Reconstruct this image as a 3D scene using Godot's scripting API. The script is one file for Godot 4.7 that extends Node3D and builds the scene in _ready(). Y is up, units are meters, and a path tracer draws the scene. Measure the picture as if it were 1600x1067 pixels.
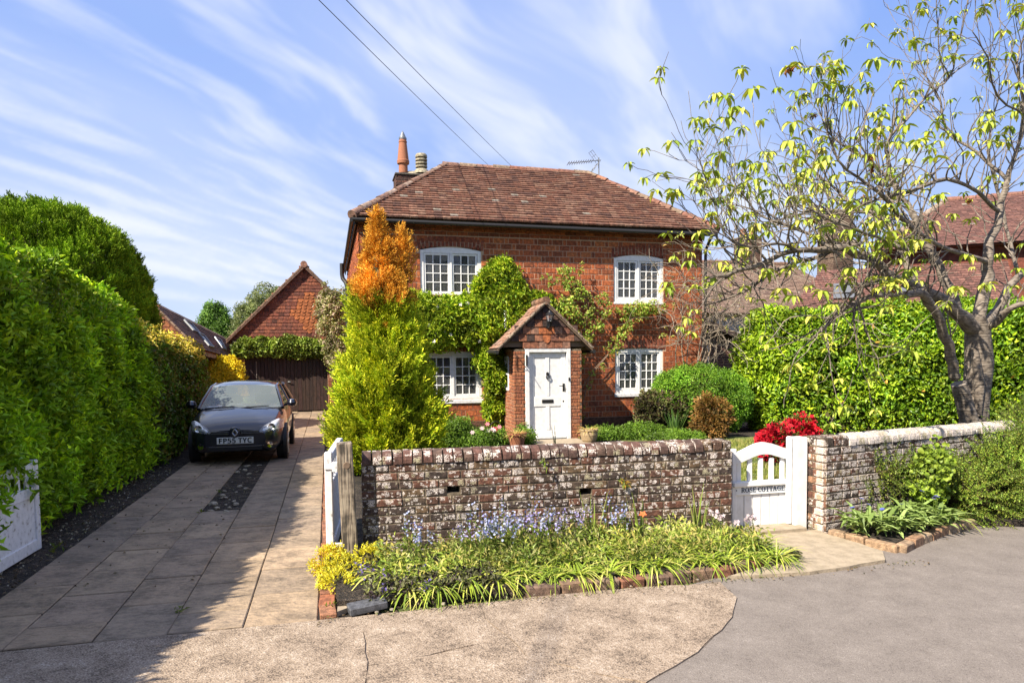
extends Node3D

var rng := RandomNumberGenerator.new()
var M := {}
var noise := FastNoiseLite.new()


func V(x: float, y: float, z: float, w := 0.0) -> Vector4:
	return Vector4(x, y, z, w)


func rf(a: float, b: float) -> float:
	return rng.randf_range(a, b)


# ---------------------------------------------------------------- mesh builder
class MB:
	var v := PackedVector3Array()
	var n := PackedVector3Array()
	var c := PackedColorArray()

	func tri(a: Vector3, b: Vector3, d: Vector3, col := Color.WHITE) -> void:  # counterclockwise from outside
		var nn := (b - a).cross(d - a).normalized()
		v.append(a); v.append(d); v.append(b)
		for i in 3:
			n.append(nn); c.append(col)

	func tri_n(a: Vector3, b: Vector3, d: Vector3, na: Vector3, nb: Vector3, nd: Vector3, col := Color.WHITE) -> void:
		v.append(a); v.append(d); v.append(b)
		n.append(na); n.append(nd); n.append(nb)
		for i in 3:
			c.append(col)

	func quad(a: Vector3, b: Vector3, d: Vector3, e: Vector3, col := Color.WHITE) -> void:
		tri(a, b, d, col)
		tri(a, d, e, col)

	func quad_out(a: Vector3, b: Vector3, d: Vector3, e: Vector3, mid: Vector3, col: Color) -> void:
		if (b - a).cross(d - a).dot((a + d) * 0.5 - mid) >= 0.0:
			quad(a, b, d, e, col)
		else:
			quad(a, e, d, b, col)

	func tri_out(a: Vector3, b: Vector3, d: Vector3, mid: Vector3, col: Color) -> void:
		if (b - a).cross(d - a).dot((a + b + d) / 3.0 - mid) >= 0.0:
			tri(a, b, d, col)
		else:
			tri(a, d, b, col)

	func box(lo: Vector3, hi: Vector3, col := Color.WHITE, ch := 0.0, xf := Transform3D()) -> void:
		var m := (lo + hi) * 0.5
		var h := (hi - lo) * 0.5
		var mid := xf * m
		ch = minf(ch, minf(h.x, minf(h.y, h.z)) * 0.9)
		var P := []
		for k in 8:
			var s := Vector3(1 if k & 1 else -1, 1 if k & 2 else -1, 1 if k & 4 else -1)
			var row := []
			for a in 3:
				var q := h
				for b in 3:
					if b != a:
						q[b] -= ch
				row.append(xf * (m + s * q))
			P.append(row)
		for a in 3:
			var b := (a + 1) % 3
			var d := (a + 2) % 3
			for s in 2:
				var k0 := s << a
				quad_out(P[k0][a], P[k0 | (1 << b)][a], P[k0 | (1 << b) | (1 << d)][a], P[k0 | (1 << d)][a], mid, col)
		if ch <= 0.0:
			return
		for a in 3:
			var b := (a + 1) % 3
			var d := (a + 2) % 3
			for sa in 2:
				for sb in 2:
					var k := (sa << a) | (sb << b)
					var k2 := k | (1 << d)
					quad_out(P[k][a], P[k][b], P[k2][b], P[k2][a], mid, col)
		for k in 8:
			tri_out(P[k][0], P[k][1], P[k][2], mid, col)

	func bar(a: Vector3, b: Vector3, w: float, h: float, col := Color.WHITE, ch := 0.0, up := Vector3.UP) -> void:
		var z := (b - a)
		var l := z.length()
		z /= l
		if absf(z.dot(up)) > 0.98:
			up = Vector3.RIGHT
		var x := up.cross(z).normalized()
		var y := z.cross(x)
		box(Vector3(-w / 2, -h / 2, 0), Vector3(w / 2, h / 2, l), col, ch, Transform3D(Basis(x, y, z), a))

	func tube(p: Array, r: Array, sides := 6, col := Color.WHITE, cap := true) -> void:
		var rings := []
		var norms := []
		var prev := Vector3.ZERO
		for i in p.size():
			var t: Vector3 = (p[mini(i + 1, p.size() - 1)] - p[maxi(i - 1, 0)]).normalized()
			var x: Vector3 = prev if prev != Vector3.ZERO else (Vector3.RIGHT if absf(t.x) < 0.8 else Vector3.UP)
			x = (x - t * x.dot(t)).normalized()
			prev = x
			var y := t.cross(x)
			var ring := []
			var nr := []
			for k in sides:
				var a := TAU * k / sides
				var d := x * cos(a) + y * sin(a)
				nr.append(d)
				ring.append(p[i] + d * r[i])
			rings.append(ring)
			norms.append(nr)
		for i in p.size() - 1:
			for k in sides:
				var k2 := (k + 1) % sides
				tri_n(rings[i][k], rings[i][k2], rings[i + 1][k2], norms[i][k], norms[i][k2], norms[i + 1][k2], col)
				tri_n(rings[i][k], rings[i + 1][k2], rings[i + 1][k], norms[i][k], norms[i + 1][k2], norms[i + 1][k], col)
		if cap:
			for k in sides:
				var k2 := (k + 1) % sides
				tri(p[0], rings[0][k2], rings[0][k], col)
				tri(p[-1], rings[-1][k], rings[-1][k2], col)

	func lathe(prof: PackedVector2Array, sides: int, xf := Transform3D(), col := Color.WHITE) -> void:  # profile runs upwards: (radius, y)
		for i in prof.size() - 1:
			var a := prof[i]
			var b := prof[i + 1]
			var d := b - a
			var nn := Vector2(d.y, -d.x).normalized()
			for k in sides:
				var u0 := Vector3(cos(TAU * k / sides), 0, -sin(TAU * k / sides))
				var u1 := Vector3(cos(TAU * (k + 1) / sides), 0, -sin(TAU * (k + 1) / sides))
				var n0 := xf.basis * (u0 * nn.x + Vector3.UP * nn.y)
				var n1 := xf.basis * (u1 * nn.x + Vector3.UP * nn.y)
				var p0 := xf * (u0 * a.x + Vector3.UP * a.y)
				var p1 := xf * (u1 * a.x + Vector3.UP * a.y)
				var q0 := xf * (u0 * b.x + Vector3.UP * b.y)
				var q1 := xf * (u1 * b.x + Vector3.UP * b.y)
				tri_n(p0, p1, q1, n0, n1, n1, col)
				tri_n(p0, q1, q0, n0, n1, n0, col)

	func prism(poly: PackedVector2Array, z0: float, z1: float, col := Color.WHITE, xf := Transform3D()) -> void:
		if Geometry2D.is_polygon_clockwise(poly):
			poly = poly.duplicate()
			poly.reverse()
		var idx := Geometry2D.triangulate_polygon(poly)
		var mid := Vector3(0, 0, (z0 + z1) / 2)
		for i in range(0, idx.size(), 3):
			var a := poly[idx[i]]
			var b := poly[idx[i + 1]]
			var d := poly[idx[i + 2]]
			if (b - a).cross(d - a) < 0:
				var s := b
				b = d
				d = s
			tri(xf * Vector3(a.x, a.y, z1), xf * Vector3(b.x, b.y, z1), xf * Vector3(d.x, d.y, z1), col)
			tri(xf * Vector3(a.x, a.y, z0), xf * Vector3(d.x, d.y, z0), xf * Vector3(b.x, b.y, z0), col)
		for i in poly.size():
			var a := poly[i]
			var b := poly[(i + 1) % poly.size()]
			quad(xf * Vector3(a.x, a.y, z0), xf * Vector3(b.x, b.y, z0), xf * Vector3(b.x, b.y, z1), xf * Vector3(a.x, a.y, z1), col)

	# a leaf blade from its stalk along d, its face towards up, folded along the midrib and drooping at the tip
	func leaf(p: Vector3, d: Vector3, up: Vector3, l: float, w: float, col: Color, fold := 0.25, droop := 0.2, fine := false) -> void:
		var s := d.cross(up).normalized()
		var u := s.cross(d).normalized()
		var lift := u * w * fold
		if not fine:
			var tip := p + d * l - u * l * droop
			var m := p + d * l * 0.45
			var a := m + s * w * 0.5 + lift
			var b := m - s * w * 0.5 + lift
			tri(p, a, tip, col)
			tri(p, tip, b, col)
			return
		var m1 := p + d * l * 0.35 + u * l * droop * 0.1
		var m2 := p + d * l * 0.72 - u * l * droop * 0.35
		var tp := p + d * l - u * l * droop
		for k in [-1.0, 1.0]:
			var e1: Vector3 = m1 + s * w * 0.46 * k + lift
			var e2: Vector3 = m2 + s * w * 0.42 * k + lift * 0.8
			if k > 0:
				tri(p, e1, m1, col); tri(m1, e1, e2, col); tri(m1, e2, m2, col); tri(m2, e2, tp, col)
			else:
				tri(p, m1, e1, col); tri(m1, e2, e1, col); tri(m1, m2, e2, col); tri(m2, tp, e2, col)

	# an arching strap leaf
	func blade(p: Vector3, d: Vector3, l: float, w: float, bend: float, col: Color, seg := 5) -> void:
		var dir := d.normalized()
		var s := dir.cross(Vector3.UP)
		s = s.normalized() if s.length() > 0.05 else Vector3.RIGHT
		var q := p
		var pl := q - s * w * 0.5
		var pr := q + s * w * 0.5
		for i in seg:
			dir = (dir + Vector3.DOWN * bend / seg).normalized()
			q += dir * l / seg
			var ww := w * (1.0 - pow(float(i + 1) / seg, 2.5)) * 0.5 + 0.0008
			var nl := q - s * ww
			var nr := q + s * ww
			quad(pl, pr, nr, nl, col)
			pl = nl
			pr = nr

	func mesh() -> ArrayMesh:
		var a := []
		a.resize(Mesh.ARRAY_MAX)
		a[Mesh.ARRAY_VERTEX] = v
		a[Mesh.ARRAY_NORMAL] = n
		a[Mesh.ARRAY_COLOR] = c
		var m := ArrayMesh.new()
		if v.size():
			m.add_surface_from_arrays(Mesh.PRIMITIVE_TRIANGLES, a)
		return m


# ---------------------------------------------------------------- scene tree
func tag(o: Node3D, label: String, cat: String, group := "", kind := "") -> Node3D:
	if label: o.set_meta("label", label)
	if cat: o.set_meta("category", cat)
	if group: o.set_meta("group", group)
	if kind: o.set_meta("kind", kind)
	return o


func thing(called: String, label: String, cat: String, at := Vector3.ZERO, turn := 0.0, group := "") -> Node3D:
	var o := Node3D.new()
	o.name = called
	add_child(o, true)
	o.position = at
	o.rotation.y = turn
	return tag(o, label, cat, group)


func node(called: String, parent: Node, xf := Transform3D()) -> Node3D:
	var o := Node3D.new()
	o.name = called
	o.transform = xf
	parent.add_child(o, true)
	return o


func inst(called: String, mesh: Mesh, mat: Material, parent: Node = null, xf := Transform3D(), label := "") -> MeshInstance3D:
	var o := MeshInstance3D.new()
	o.name = called
	o.mesh = mesh
	o.material_override = mat
	o.transform = xf
	(parent if parent else self).add_child(o, true)
	if label: o.set_meta("label", label)
	return o


func part(called: String, b: MB, mat: Material, parent: Node = null, xf := Transform3D(), label := "") -> MeshInstance3D:
	return inst(called, b.mesh(), mat, parent, xf, label)


func ground_piece(called: String, b: MB, mat: Material) -> MeshInstance3D:
	var o := part(called, b, mat)
	o.set_meta("kind", "structure")
	return o


func multi(called: String, mesh: Mesh, mat: Material, parent: Node, xfs: Array, cols: Array, stuff := true) -> MultiMeshInstance3D:
	var mm := MultiMesh.new()
	mm.transform_format = MultiMesh.TRANSFORM_3D
	mm.use_colors = true
	mm.mesh = mesh
	mm.instance_count = xfs.size()
	for i in xfs.size():
		mm.set_instance_transform(i, xfs[i])
		mm.set_instance_color(i, cols[i] if cols.size() > 1 else cols[0])
	var o := MultiMeshInstance3D.new()
	o.name = called
	o.multimesh = mm
	o.material_override = mat
	(parent if parent else self).add_child(o, true)
	if stuff: o.set_meta("kind", "stuff")
	return o


# ---------------------------------------------------------------- brick cache
var cache := {}


func brick_mesh(size: Vector3, tone: int, tones: Array, ch := 0.0042) -> ArrayMesh:
	var key := "%.3f/%.3f/%.3f/%d/%d" % [size.x, size.y, size.z, tone, hash(tones)]
	if not cache.has(key):
		var b := MB.new()
		b.box(-size / 2, size / 2, tones[tone], ch)
		cache[key] = b.mesh()
	return cache[key]


# ---------------------------------------------------------------- textures and materials
func noise_bytes(size: int, freq: float, octaves: int, sd: int, kind := FastNoiseLite.TYPE_SIMPLEX_SMOOTH) -> PackedByteArray:
	var f := FastNoiseLite.new()
	f.noise_type = kind
	f.seed = sd
	f.frequency = freq
	f.fractal_octaves = octaves
	var im := f.get_seamless_image(size, size)
	im.convert(Image.FORMAT_L8)
	return im.get_data()


func stretched_bytes(size: int, freq: float, octaves: int, sd: int, sx: int, sy: int) -> PackedByteArray:
	var f := FastNoiseLite.new()
	f.seed = sd
	f.noise_type = FastNoiseLite.TYPE_SIMPLEX_SMOOTH
	f.frequency = freq
	f.fractal_octaves = octaves
	var im := f.get_seamless_image(size / sx, size / sy)
	im.convert(Image.FORMAT_L8)
	im.resize(size, size, Image.INTERPOLATE_CUBIC)
	return im.get_data()


# grey value = sum of weight * (noise - 0.5) + 0.5 ; layers: [bytes, weight, ...]
func blend(size: int, layers: Array) -> PackedByteArray:
	var out := PackedByteArray()
	out.resize(size * size)
	var a: PackedByteArray = layers[0]
	var wa: float = layers[1]
	var b: PackedByteArray = layers[2]
	var wb: float = layers[3]
	var d: PackedByteArray = layers[4] if layers.size() > 4 else a
	var wd: float = layers[5] if layers.size() > 4 else 0.0
	for i in size * size:
		out[i] = clampi(int(128.0 + (a[i] - 128) * wa + (b[i] - 128) * wb + (d[i] - 128) * wd), 0, 255)
	return out


func ramp_tex(size: int, grey: PackedByteArray, stops: Array) -> ImageTexture:  # stops: [offset, linear colour] pairs
	var g := Gradient.new()
	g.offsets = PackedFloat32Array()
	var off := PackedFloat32Array()
	var col := PackedColorArray()
	for i in range(0, stops.size(), 2):
		off.append(stops[i])
		col.append((stops[i + 1] as Color).linear_to_srgb())
	g.offsets = off
	g.colors = col
	var lut := PackedByteArray()
	for i in 256:
		var k := g.sample(i / 255.0)
		lut.append(clampi(int(k.r * 255), 0, 255)); lut.append(clampi(int(k.g * 255), 0, 255)); lut.append(clampi(int(k.b * 255), 0, 255)); lut.append(clampi(int(k.a * 255), 0, 255))
	var out := PackedByteArray()
	out.resize(size * size * 4)
	for i in size * size:
		var j := grey[i] * 4
		var o := i * 4
		out[o] = lut[j]; out[o + 1] = lut[j + 1]; out[o + 2] = lut[j + 2]; out[o + 3] = lut[j + 3]
	return ImageTexture.create_from_image(Image.create_from_data(size, size, false, Image.FORMAT_RGBA8, out))


func grey_tex(size: int, grey: PackedByteArray) -> ImageTexture:
	return ImageTexture.create_from_image(Image.create_from_data(size, size, false, Image.FORMAT_L8, grey))


func lin(r: float, g: float, b: float) -> Color:
	return Color(r, g, b)


func mat(called: String, col: Color, rough := 0.85, o := {}) -> StandardMaterial3D:  # col is linear
	var m := StandardMaterial3D.new()
	m.resource_name = called
	var a := col.a
	m.albedo_color = col.linear_to_srgb()
	m.albedo_color.a = a
	m.roughness = rough
	m.vertex_color_use_as_albedo = o.get("vc", true)
	m.cull_mode = BaseMaterial3D.CULL_DISABLED if o.get("two", false) else BaseMaterial3D.CULL_BACK
	if o.has("tex"):
		m.albedo_texture = o.tex
	if o.has("scale"):
		m.uv1_triplanar = true
		m.uv1_world_triplanar = o.get("world", true)
		m.uv1_scale = o.scale if o.scale is Vector3 else Vector3.ONE * o.scale
		m.uv1_triplanar_sharpness = 8.0
	if o.has("bump"):
		m.heightmap_enabled = true
		m.heightmap_texture = o.bump
		m.heightmap_scale = o.get("depth", 0.5)
	if o.has("over"):
		m.detail_enabled = true
		m.detail_albedo = o.over
		m.detail_blend_mode = BaseMaterial3D.BLEND_MODE_MIX
		m.detail_uv_layer = BaseMaterial3D.DETAIL_UV_2
		m.uv2_triplanar = true
		m.uv2_world_triplanar = true
		m.uv2_scale = Vector3.ONE * o.get("over_scale", 1.0)
		m.uv2_triplanar_sharpness = 8.0
	m.metallic = o.get("metal", 0.0)
	m.metallic_specular = o.get("spec", 0.5)
	if o.has("back"):
		m.backlight_enabled = true
		m.backlight = o.back
	if o.has("coat"):
		m.clearcoat_enabled = true
		m.clearcoat = o.coat
		m.clearcoat_roughness = o.get("coat_rough", 0.05)
	M[called] = m
	return m


# ---------------------------------------------------------------- camera, sky, sun
func make_sky() -> Texture2D:
	var w := 2304
	var h := 1152
	var f := FastNoiseLite.new()
	f.seed = 11
	f.noise_type = FastNoiseLite.TYPE_SIMPLEX_SMOOTH
	f.fractal_octaves = 5
	f.fractal_gain = 0.55
	f.frequency = 1.0
	var g := FastNoiseLite.new()
	g.seed = 5
	g.noise_type = FastNoiseLite.TYPE_SIMPLEX_SMOOTH
	g.fractal_octaves = 3
	g.frequency = 0.55
	# contrails: two directions, half width (radians), strength, how ragged
	var trails := [
		[Vector3(-0.279, 0.394, -0.876), Vector3(-0.133, 0.222, -0.966), 0.0026, 0.85, 0.1],
		[Vector3(-0.207, 0.378, -0.902), Vector3(-0.018, 0.31, -0.951), 0.006, 0.48, 0.5],
		[Vector3(0.148, 0.413, -0.898), Vector3(0.404, 0.344, -0.848), 0.010, 0.50, 0.6],
		[Vector3(-0.065, 0.295, -0.953), Vector3(0.338, 0.386, -0.858), 0.004, 0.62, 0.35],
		[Vector3(-0.328, 0.349, -0.878), Vector3(-0.019, 0.288, -0.957), 0.016, 0.3, 0.8],
		[Vector3(-0.337, 0.292, -0.895), Vector3(-0.029, 0.222, -0.975), 0.018, 0.36, 0.8],
	]
	for t in trails:
		t.append((t[0] as Vector3).cross(t[1]).normalized())
	var out := PackedByteArray()
	out.resize(w * h * 3)
	var top := Vector3(0.19, 0.31, 0.76)
	var mid := Vector3(0.215, 0.375, 0.84)
	var low := Vector3(0.62, 0.735, 0.94)
	var white := Vector3(0.86, 0.89, 0.97)
	var ground := Vector3(0.30, 0.29, 0.26)
	for j in h:
		var el := PI / 2 - (j + 0.5) / h * PI
		var y := sin(el)
		var r := cos(el)
		var o := j * w * 3
		if el < -0.02:
			var gb := [lb(ground.x), lb(ground.y), lb(ground.z)]
			for i in w:
				out[o] = gb[0]; out[o + 1] = gb[1]; out[o + 2] = gb[2]
				o += 3
			continue
		var yy := maxf(y, 0.0) + 0.13
		var base := mid.lerp(top, smoothstep(0.30, 0.95, y)).lerp(low, pow(1.0 - clampf(y / 0.52, 0.0, 1.0), 1.6))
		for i in w:
			var az := ((i + 0.5) / w - 0.5) * TAU
			var dx := sin(az) * r
			var dz := -cos(az) * r
			var px := dx / yy
			var pz := dz / yy
			var al := px * 0.60 - pz * 0.80
			var ac := px * 0.80 + pz * 0.60
			var wob := g.get_noise_2d(al * 0.7, ac)
			var n := f.get_noise_2d(al * 1.0 + wob * 0.35, ac * 4.2 + wob * 1.1)
			var veil := g.get_noise_2d(al * 0.5 + 7.0, ac * 0.8 - 3.0)
			var k := smoothstep(-0.22, 0.85, n + veil * 0.55) * 0.50 + smoothstep(-0.35, 0.6, veil) * 0.30
			var d := Vector3(dx, y, dz)
			for t in trails:
				var e: float = absf(d.dot(t[5]))
				if e < t[2] * 3.0 and d.dot(t[0]) > 0.5:
					var u: float = (d - (t[0] as Vector3)).dot(((t[1] as Vector3) - (t[0] as Vector3))) / ((t[1] as Vector3) - (t[0] as Vector3)).length_squared()
					var ends := smoothstep(-0.25, 0.15, u) * (1.0 - smoothstep(0.75, 1.1, u))
					k += t[3] * ends * exp(-e * e / (t[2] * t[2])) * (1.0 - t[4] * clampf(0.5 - n * 1.2, 0.0, 1.0))
			var c := base.lerp(white, clampf(k, 0.0, 0.95))
			out[o] = lb(c.x); out[o + 1] = lb(c.y); out[o + 2] = lb(c.z)
			o += 3
	return ImageTexture.create_from_image(Image.create_from_data(w, h, false, Image.FORMAT_RGB8, out))


func lb(x: float) -> int:  # linear to an sRGB byte
	return clampi(int((x * 12.92 if x < 0.0031308 else 1.055 * pow(x, 0.41667) - 0.055) * 255.0 + 0.5), 0, 255)


func make_world() -> void:
	var cam := Camera3D.new()
	cam.name = "camera"
	cam.projection = Camera3D.PROJECTION_FRUSTUM
	cam.near = 0.1
	cam.far = 800.0
	cam.size = 0.1 * 1067.0 / 1100.0
	cam.frustum_offset = Vector2(0.0, 0.1 * 86.136 / 1100.0)
	cam.position = Vector3(0, 1.65, 0)
	cam.basis = Basis.from_euler(Vector3(deg_to_rad(-3.0), deg_to_rad(-14.624), deg_to_rad(-0.6)), EULER_ORDER_YXZ)
	cam.current = true
	add_child(cam)
	var env := Environment.new()
	env.background_mode = Environment.BG_SKY
	var sky := Sky.new()
	var pano := PanoramaSkyMaterial.new()
	pano.panorama = make_sky()
	pano.energy_multiplier = 1.0
	sky.sky_material = pano
	env.sky = sky
	env.background_energy_multiplier = 0.50
	env.tonemap_mode = Environment.TONE_MAPPER_LINEAR
	env.tonemap_exposure = 2.3
	env.sdfgi_enabled = true
	env.ssao_enabled = true
	env.ssil_enabled = true
	var we := WorldEnvironment.new()
	we.name = "world_environment"
	we.environment = env
	add_child(we)
	var sun := DirectionalLight3D.new()
	sun.name = "sun"
	sun.light_color = Color(1.0, 0.955, 0.88)
	sun.light_energy = 1.6
	sun.light_angular_distance = 0.5
	sun.shadow_enabled = true
	var to_sun := Vector3(-0.65, 0.70, 0.35).normalized()
	sun.basis = Basis.looking_at(-to_sun, Vector3.UP)
	add_child(sun)


func make_materials() -> void:
	var S := 512
	var fine := noise_bytes(S, 0.06, 3, 1)
	var mid := noise_bytes(S, 0.012, 4, 2)
	var grit := noise_bytes(S, 0.35, 2, 3)
	var blot := noise_bytes(S, 0.02, 2, 4)
	var grain := blend(S, [mid, 1.3, fine, 0.8, grit, 0.5])
	var t_grain := ramp_tex(S, grain, [0.1, lin(0.42, 0.42, 0.42), 0.5, lin(0.72, 0.72, 0.72), 0.9, lin(1, 1, 1)])
	var b_grain := grey_tex(S, grain)
	var t_soft := ramp_tex(S, blend(S, [mid, 1.0, fine, 0.5]), [0.1, lin(0.72, 0.72, 0.70), 0.6, lin(0.93, 0.93, 0.93), 0.9, lin(1, 1, 1)])
	# aggregate for the apron, tarmac
	var L := 1024
	var spk := grit_bytes(L, 2, 21)
	var big := noise_bytes(L, 0.006, 5, 22)
	var med := noise_bytes(L, 0.03, 3, 23)
	var agg := blend(L, [spk, 0.95, big, 0.45, med, 0.35])
	mat("apron", lin(0.780, 0.780, 0.780), 0.92, {"tex": ramp_tex(L, agg, [0.1, lin(0.10, 0.075, 0.055), 0.3, lin(0.22, 0.165, 0.12), 0.52, lin(0.34, 0.26, 0.19), 0.78, lin(0.43, 0.345, 0.265), 0.95, lin(0.58, 0.50, 0.42)]), "scale": 0.55, "bump": grey_tex(L, agg), "depth": 0.5})
	var tar := blend(L, [grit_bytes(L, 1, 31), 0.85, big, 0.22, med, 0.15])
	mat("tarmac", lin(1.000, 1.000, 1.000), 0.9, {"tex": ramp_tex(L, tar, [0.1, lin(0.069, 0.057, 0.050), 0.4, lin(0.151, 0.129, 0.113), 0.65, lin(0.193, 0.167, 0.147), 0.85, lin(0.292, 0.258, 0.231), 0.97, lin(0.429, 0.392, 0.353)]), "scale": 0.5, "bump": grey_tex(L, tar), "depth": 0.45})
	# riven paving: ripples across the slab
	var riv := blend(L, [stretched_bytes(L, 0.02, 4, 41, 2, 1), 1.5, med, 0.4, spk, 0.15])
	var riv_c := blend(L, [big, 0.8, med, 0.5, spk, 0.35])
	mat("paving", lin(0.740, 0.740, 0.740), 0.82, {"tex": ramp_tex(L, riv_c, [0.15, lin(0.5, 0.5, 0.5), 0.5, lin(0.82, 0.82, 0.82), 0.85, lin(1.1, 1.08, 1.05)]), "scale": 0.5, "bump": grey_tex(L, riv), "depth": 1.1})
	mat("path_slab", lin(0.350, 0.285, 0.205), 0.88, {"tex": t_soft, "scale": 1.2, "bump": b_grain, "depth": 0.25})
	mat("soil", lin(0.800, 0.800, 0.800), 0.95, {"tex": ramp_tex(L, blend(L, [spk, 1.2, big, 0.8, med, 0.7]), [0.1, lin(0.012, 0.009, 0.006), 0.5, lin(0.055, 0.038, 0.026), 0.85, lin(0.12, 0.09, 0.06), 0.97, lin(0.26, 0.21, 0.16)]), "scale": 0.8, "bump": grey_tex(L, blend(L, [spk, 0.8, med, 1.2])), "depth": 4.0})
	mat("turf", lin(0.800, 0.800, 0.800), 0.95, {"tex": ramp_tex(S, grain, [0.1, lin(0.06, 0.08, 0.015), 0.5, lin(0.13, 0.17, 0.03), 0.9, lin(0.24, 0.26, 0.06)]), "scale": 0.7})
	# bricks and tiles: the tone is in the vertex colours
	mat("brick", lin(0.800, 0.800, 0.800), 0.9, {"tex": t_grain, "scale": 2.3, "bump": b_grain, "depth": 0.25})
	mat("mortar", lin(0.50, 0.345, 0.235), 0.95, {"tex": t_soft, "scale": 3.0, "bump": b_grain, "depth": 0.2, "vc": false})
	mat("old_mortar", lin(0.236, 0.183, 0.124), 0.95, {"tex": t_grain, "scale": 3.0, "bump": b_grain, "depth": 0.6, "vc": false})
	mat("tile", lin(0.980, 0.980, 0.980), 0.88, {"tex": t_grain, "scale": 1.7, "bump": b_grain, "depth": 0.3})
	# lichen: round ragged rosettes, many small, some large
	var lich := lichen_tex(1024, 1400, 7, 1.15)
	mat("lichen_brick", lin(0.800, 0.800, 0.800), 0.95, {"tex": t_grain, "scale": 2.3, "bump": b_grain, "depth": 0.5, "over": lich, "over_scale": 0.9})
	mat("lichen_coping", lin(0.850, 0.850, 0.850), 0.95, {"tex": t_grain, "scale": 2.6, "bump": b_grain, "depth": 0.5, "over": lichen_tex(512, 130, 19, 2.2), "over_scale": 1.15})
	mat("pale_lichen_brick", lin(0.800, 0.800, 0.800), 0.95, {"tex": t_grain, "scale": 2.3, "bump": b_grain, "depth": 0.5, "over": lichen_tex(1024, 2200, 31, 1.5), "over_scale": 0.95})
	mat("white_coping", lin(0.850, 0.850, 0.850), 0.95, {"tex": t_grain, "scale": 2.6, "bump": b_grain, "depth": 0.5, "over": lichen_tex(1024, 2600, 23, 2.6), "over_scale": 1.1})
	mat("paint", lin(0.720, 0.720, 0.720), 0.42, {"tex": ramp_tex(S, blend(S, [blot, 0.8, fine, 0.3]), [0.1, lin(0.86, 0.86, 0.85), 0.6, lin(1, 1, 1)]), "scale": 0.9, "vc": false})
	mat("worn_paint", lin(0.702, 0.702, 0.720), 0.55, {"tex": ramp_tex(S, blend(S, [noise_bytes(S, 0.03, 4, 51), 1.4, grit, 0.4]), [0.03, lin(0.40, 0.37, 0.33), 0.08, lin(0.84, 0.84, 0.84), 0.6, lin(0.96, 0.96, 0.96), 0.9, lin(1, 1, 1)]), "scale": 0.9, "vc": false})
	mat("render_brown", lin(0.152, 0.072, 0.042), 0.9, {"tex": t_grain, "scale": 1.5, "bump": b_grain, "depth": 0.5, "vc": false})
	mat("rear_tile", lin(0.176, 0.068, 0.048), 0.9, {"tex": t_grain, "scale": 1.5, "vc": false})
	mat("sign_white", lin(0.72, 0.74, 0.75), 0.4, {"vc": false})
	mat("render", lin(0.592, 0.584, 0.560), 0.8, {"tex": t_soft, "scale": 0.5, "vc": false})
	# wood
	var wg := blend(S, [stretched_bytes(S, 0.05, 3, 61, 12, 1), 1.5, fine, 0.25, grit, 0.2])
	mat("post_wood", lin(0.800, 0.800, 0.800), 0.9, {"tex": ramp_tex(S, blend(S, [stretched_bytes(S, 0.03, 4, 61, 1, 1), 0.2, stretched_vertical(S, 62), 1.5, mid, 0.9]), [0.1, lin(0.08, 0.065, 0.05), 0.45, lin(0.24, 0.19, 0.14), 0.9, lin(0.42, 0.35, 0.26)]), "scale": 1.3, "bump": grey_tex(S, stretched_vertical(S, 62)), "depth": 0.5, "vc": false})
	mat("door_wood", lin(1, 1, 1), 0.7, {"tex": ramp_tex(S, blend(S, [stretched_vertical(S, 63), 1.3, mid, 0.6]), [0.1, lin(0.4, 0.4, 0.4), 0.5, lin(0.75, 0.75, 0.75), 0.9, lin(1.1, 1.1, 1.1)]), "scale": 0.9, "bump": grey_tex(S, stretched_vertical(S, 63)), "depth": 0.2})
	mat("bark", lin(0.672, 0.672, 0.672), 0.9, {"tex": ramp_tex(S, blend(S, [wg, 0.6, mid, 0.9, blot, 0.4]), [0.08, lin(0.126, 0.101, 0.080), 0.4, lin(0.252, 0.206, 0.164), 0.7, lin(0.319, 0.269, 0.218), 0.93, lin(0.403, 0.353, 0.294)]), "scale": 1.6, "bump": grey_tex(S, wg), "depth": 0.45})
	mat("twig", lin(0.850, 0.850, 0.850), 0.85, {"tex": t_grain, "scale": 4.0})
	mat("black_metal", lin(0.012, 0.012, 0.013), 0.4, {"vc": false})
	mat("gutter_black", lin(0.018, 0.017, 0.017), 0.5, {"vc": false})
	mat("grey_metal", lin(0.22, 0.23, 0.24), 0.45, {"metal": 0.7, "vc": false})
	mat("dark_interior", lin(0.16, 0.11, 0.075), 0.95, {"vc": false})
	mat("plaster", lin(0.26, 0.235, 0.20), 0.95, {"vc": false})
	mat("carpet", lin(0.09, 0.065, 0.05), 1.0, {"vc": false})
	mat("cloth", lin(0.240, 0.240, 0.248), 0.95, {"vc": false, "two": true})
	mat("terracotta", lin(0.336, 0.132, 0.068), 0.85, {"tex": t_soft, "scale": 4.0, "vc": false})
	mat("stoneware", lin(0.368, 0.272, 0.160), 0.8, {"tex": t_soft, "scale": 4.0, "vc": false})
	mat("pot_stone", lin(0.400, 0.352, 0.248), 0.9, {"tex": t_grain, "scale": 2.0, "vc": false})
	mat("slate", lin(0.104, 0.108, 0.122), 0.6, {"tex": t_grain, "scale": 3.0, "vc": false})
	mat("stone", lin(0.400, 0.344, 0.256), 0.9, {"tex": t_grain, "scale": 3.0, "vc": false})
	# plants: colours in the vertices and copies
	mat("leaf", lin(1, 1, 1), 0.5, {"two": true, "spec": 0.4, "back": Color(0.62, 0.66, 0.30)})
	mat("gloss_leaf", lin(1, 1, 1), 0.42, {"two": true, "spec": 0.4, "back": Color(0.52, 0.58, 0.22)})
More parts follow.
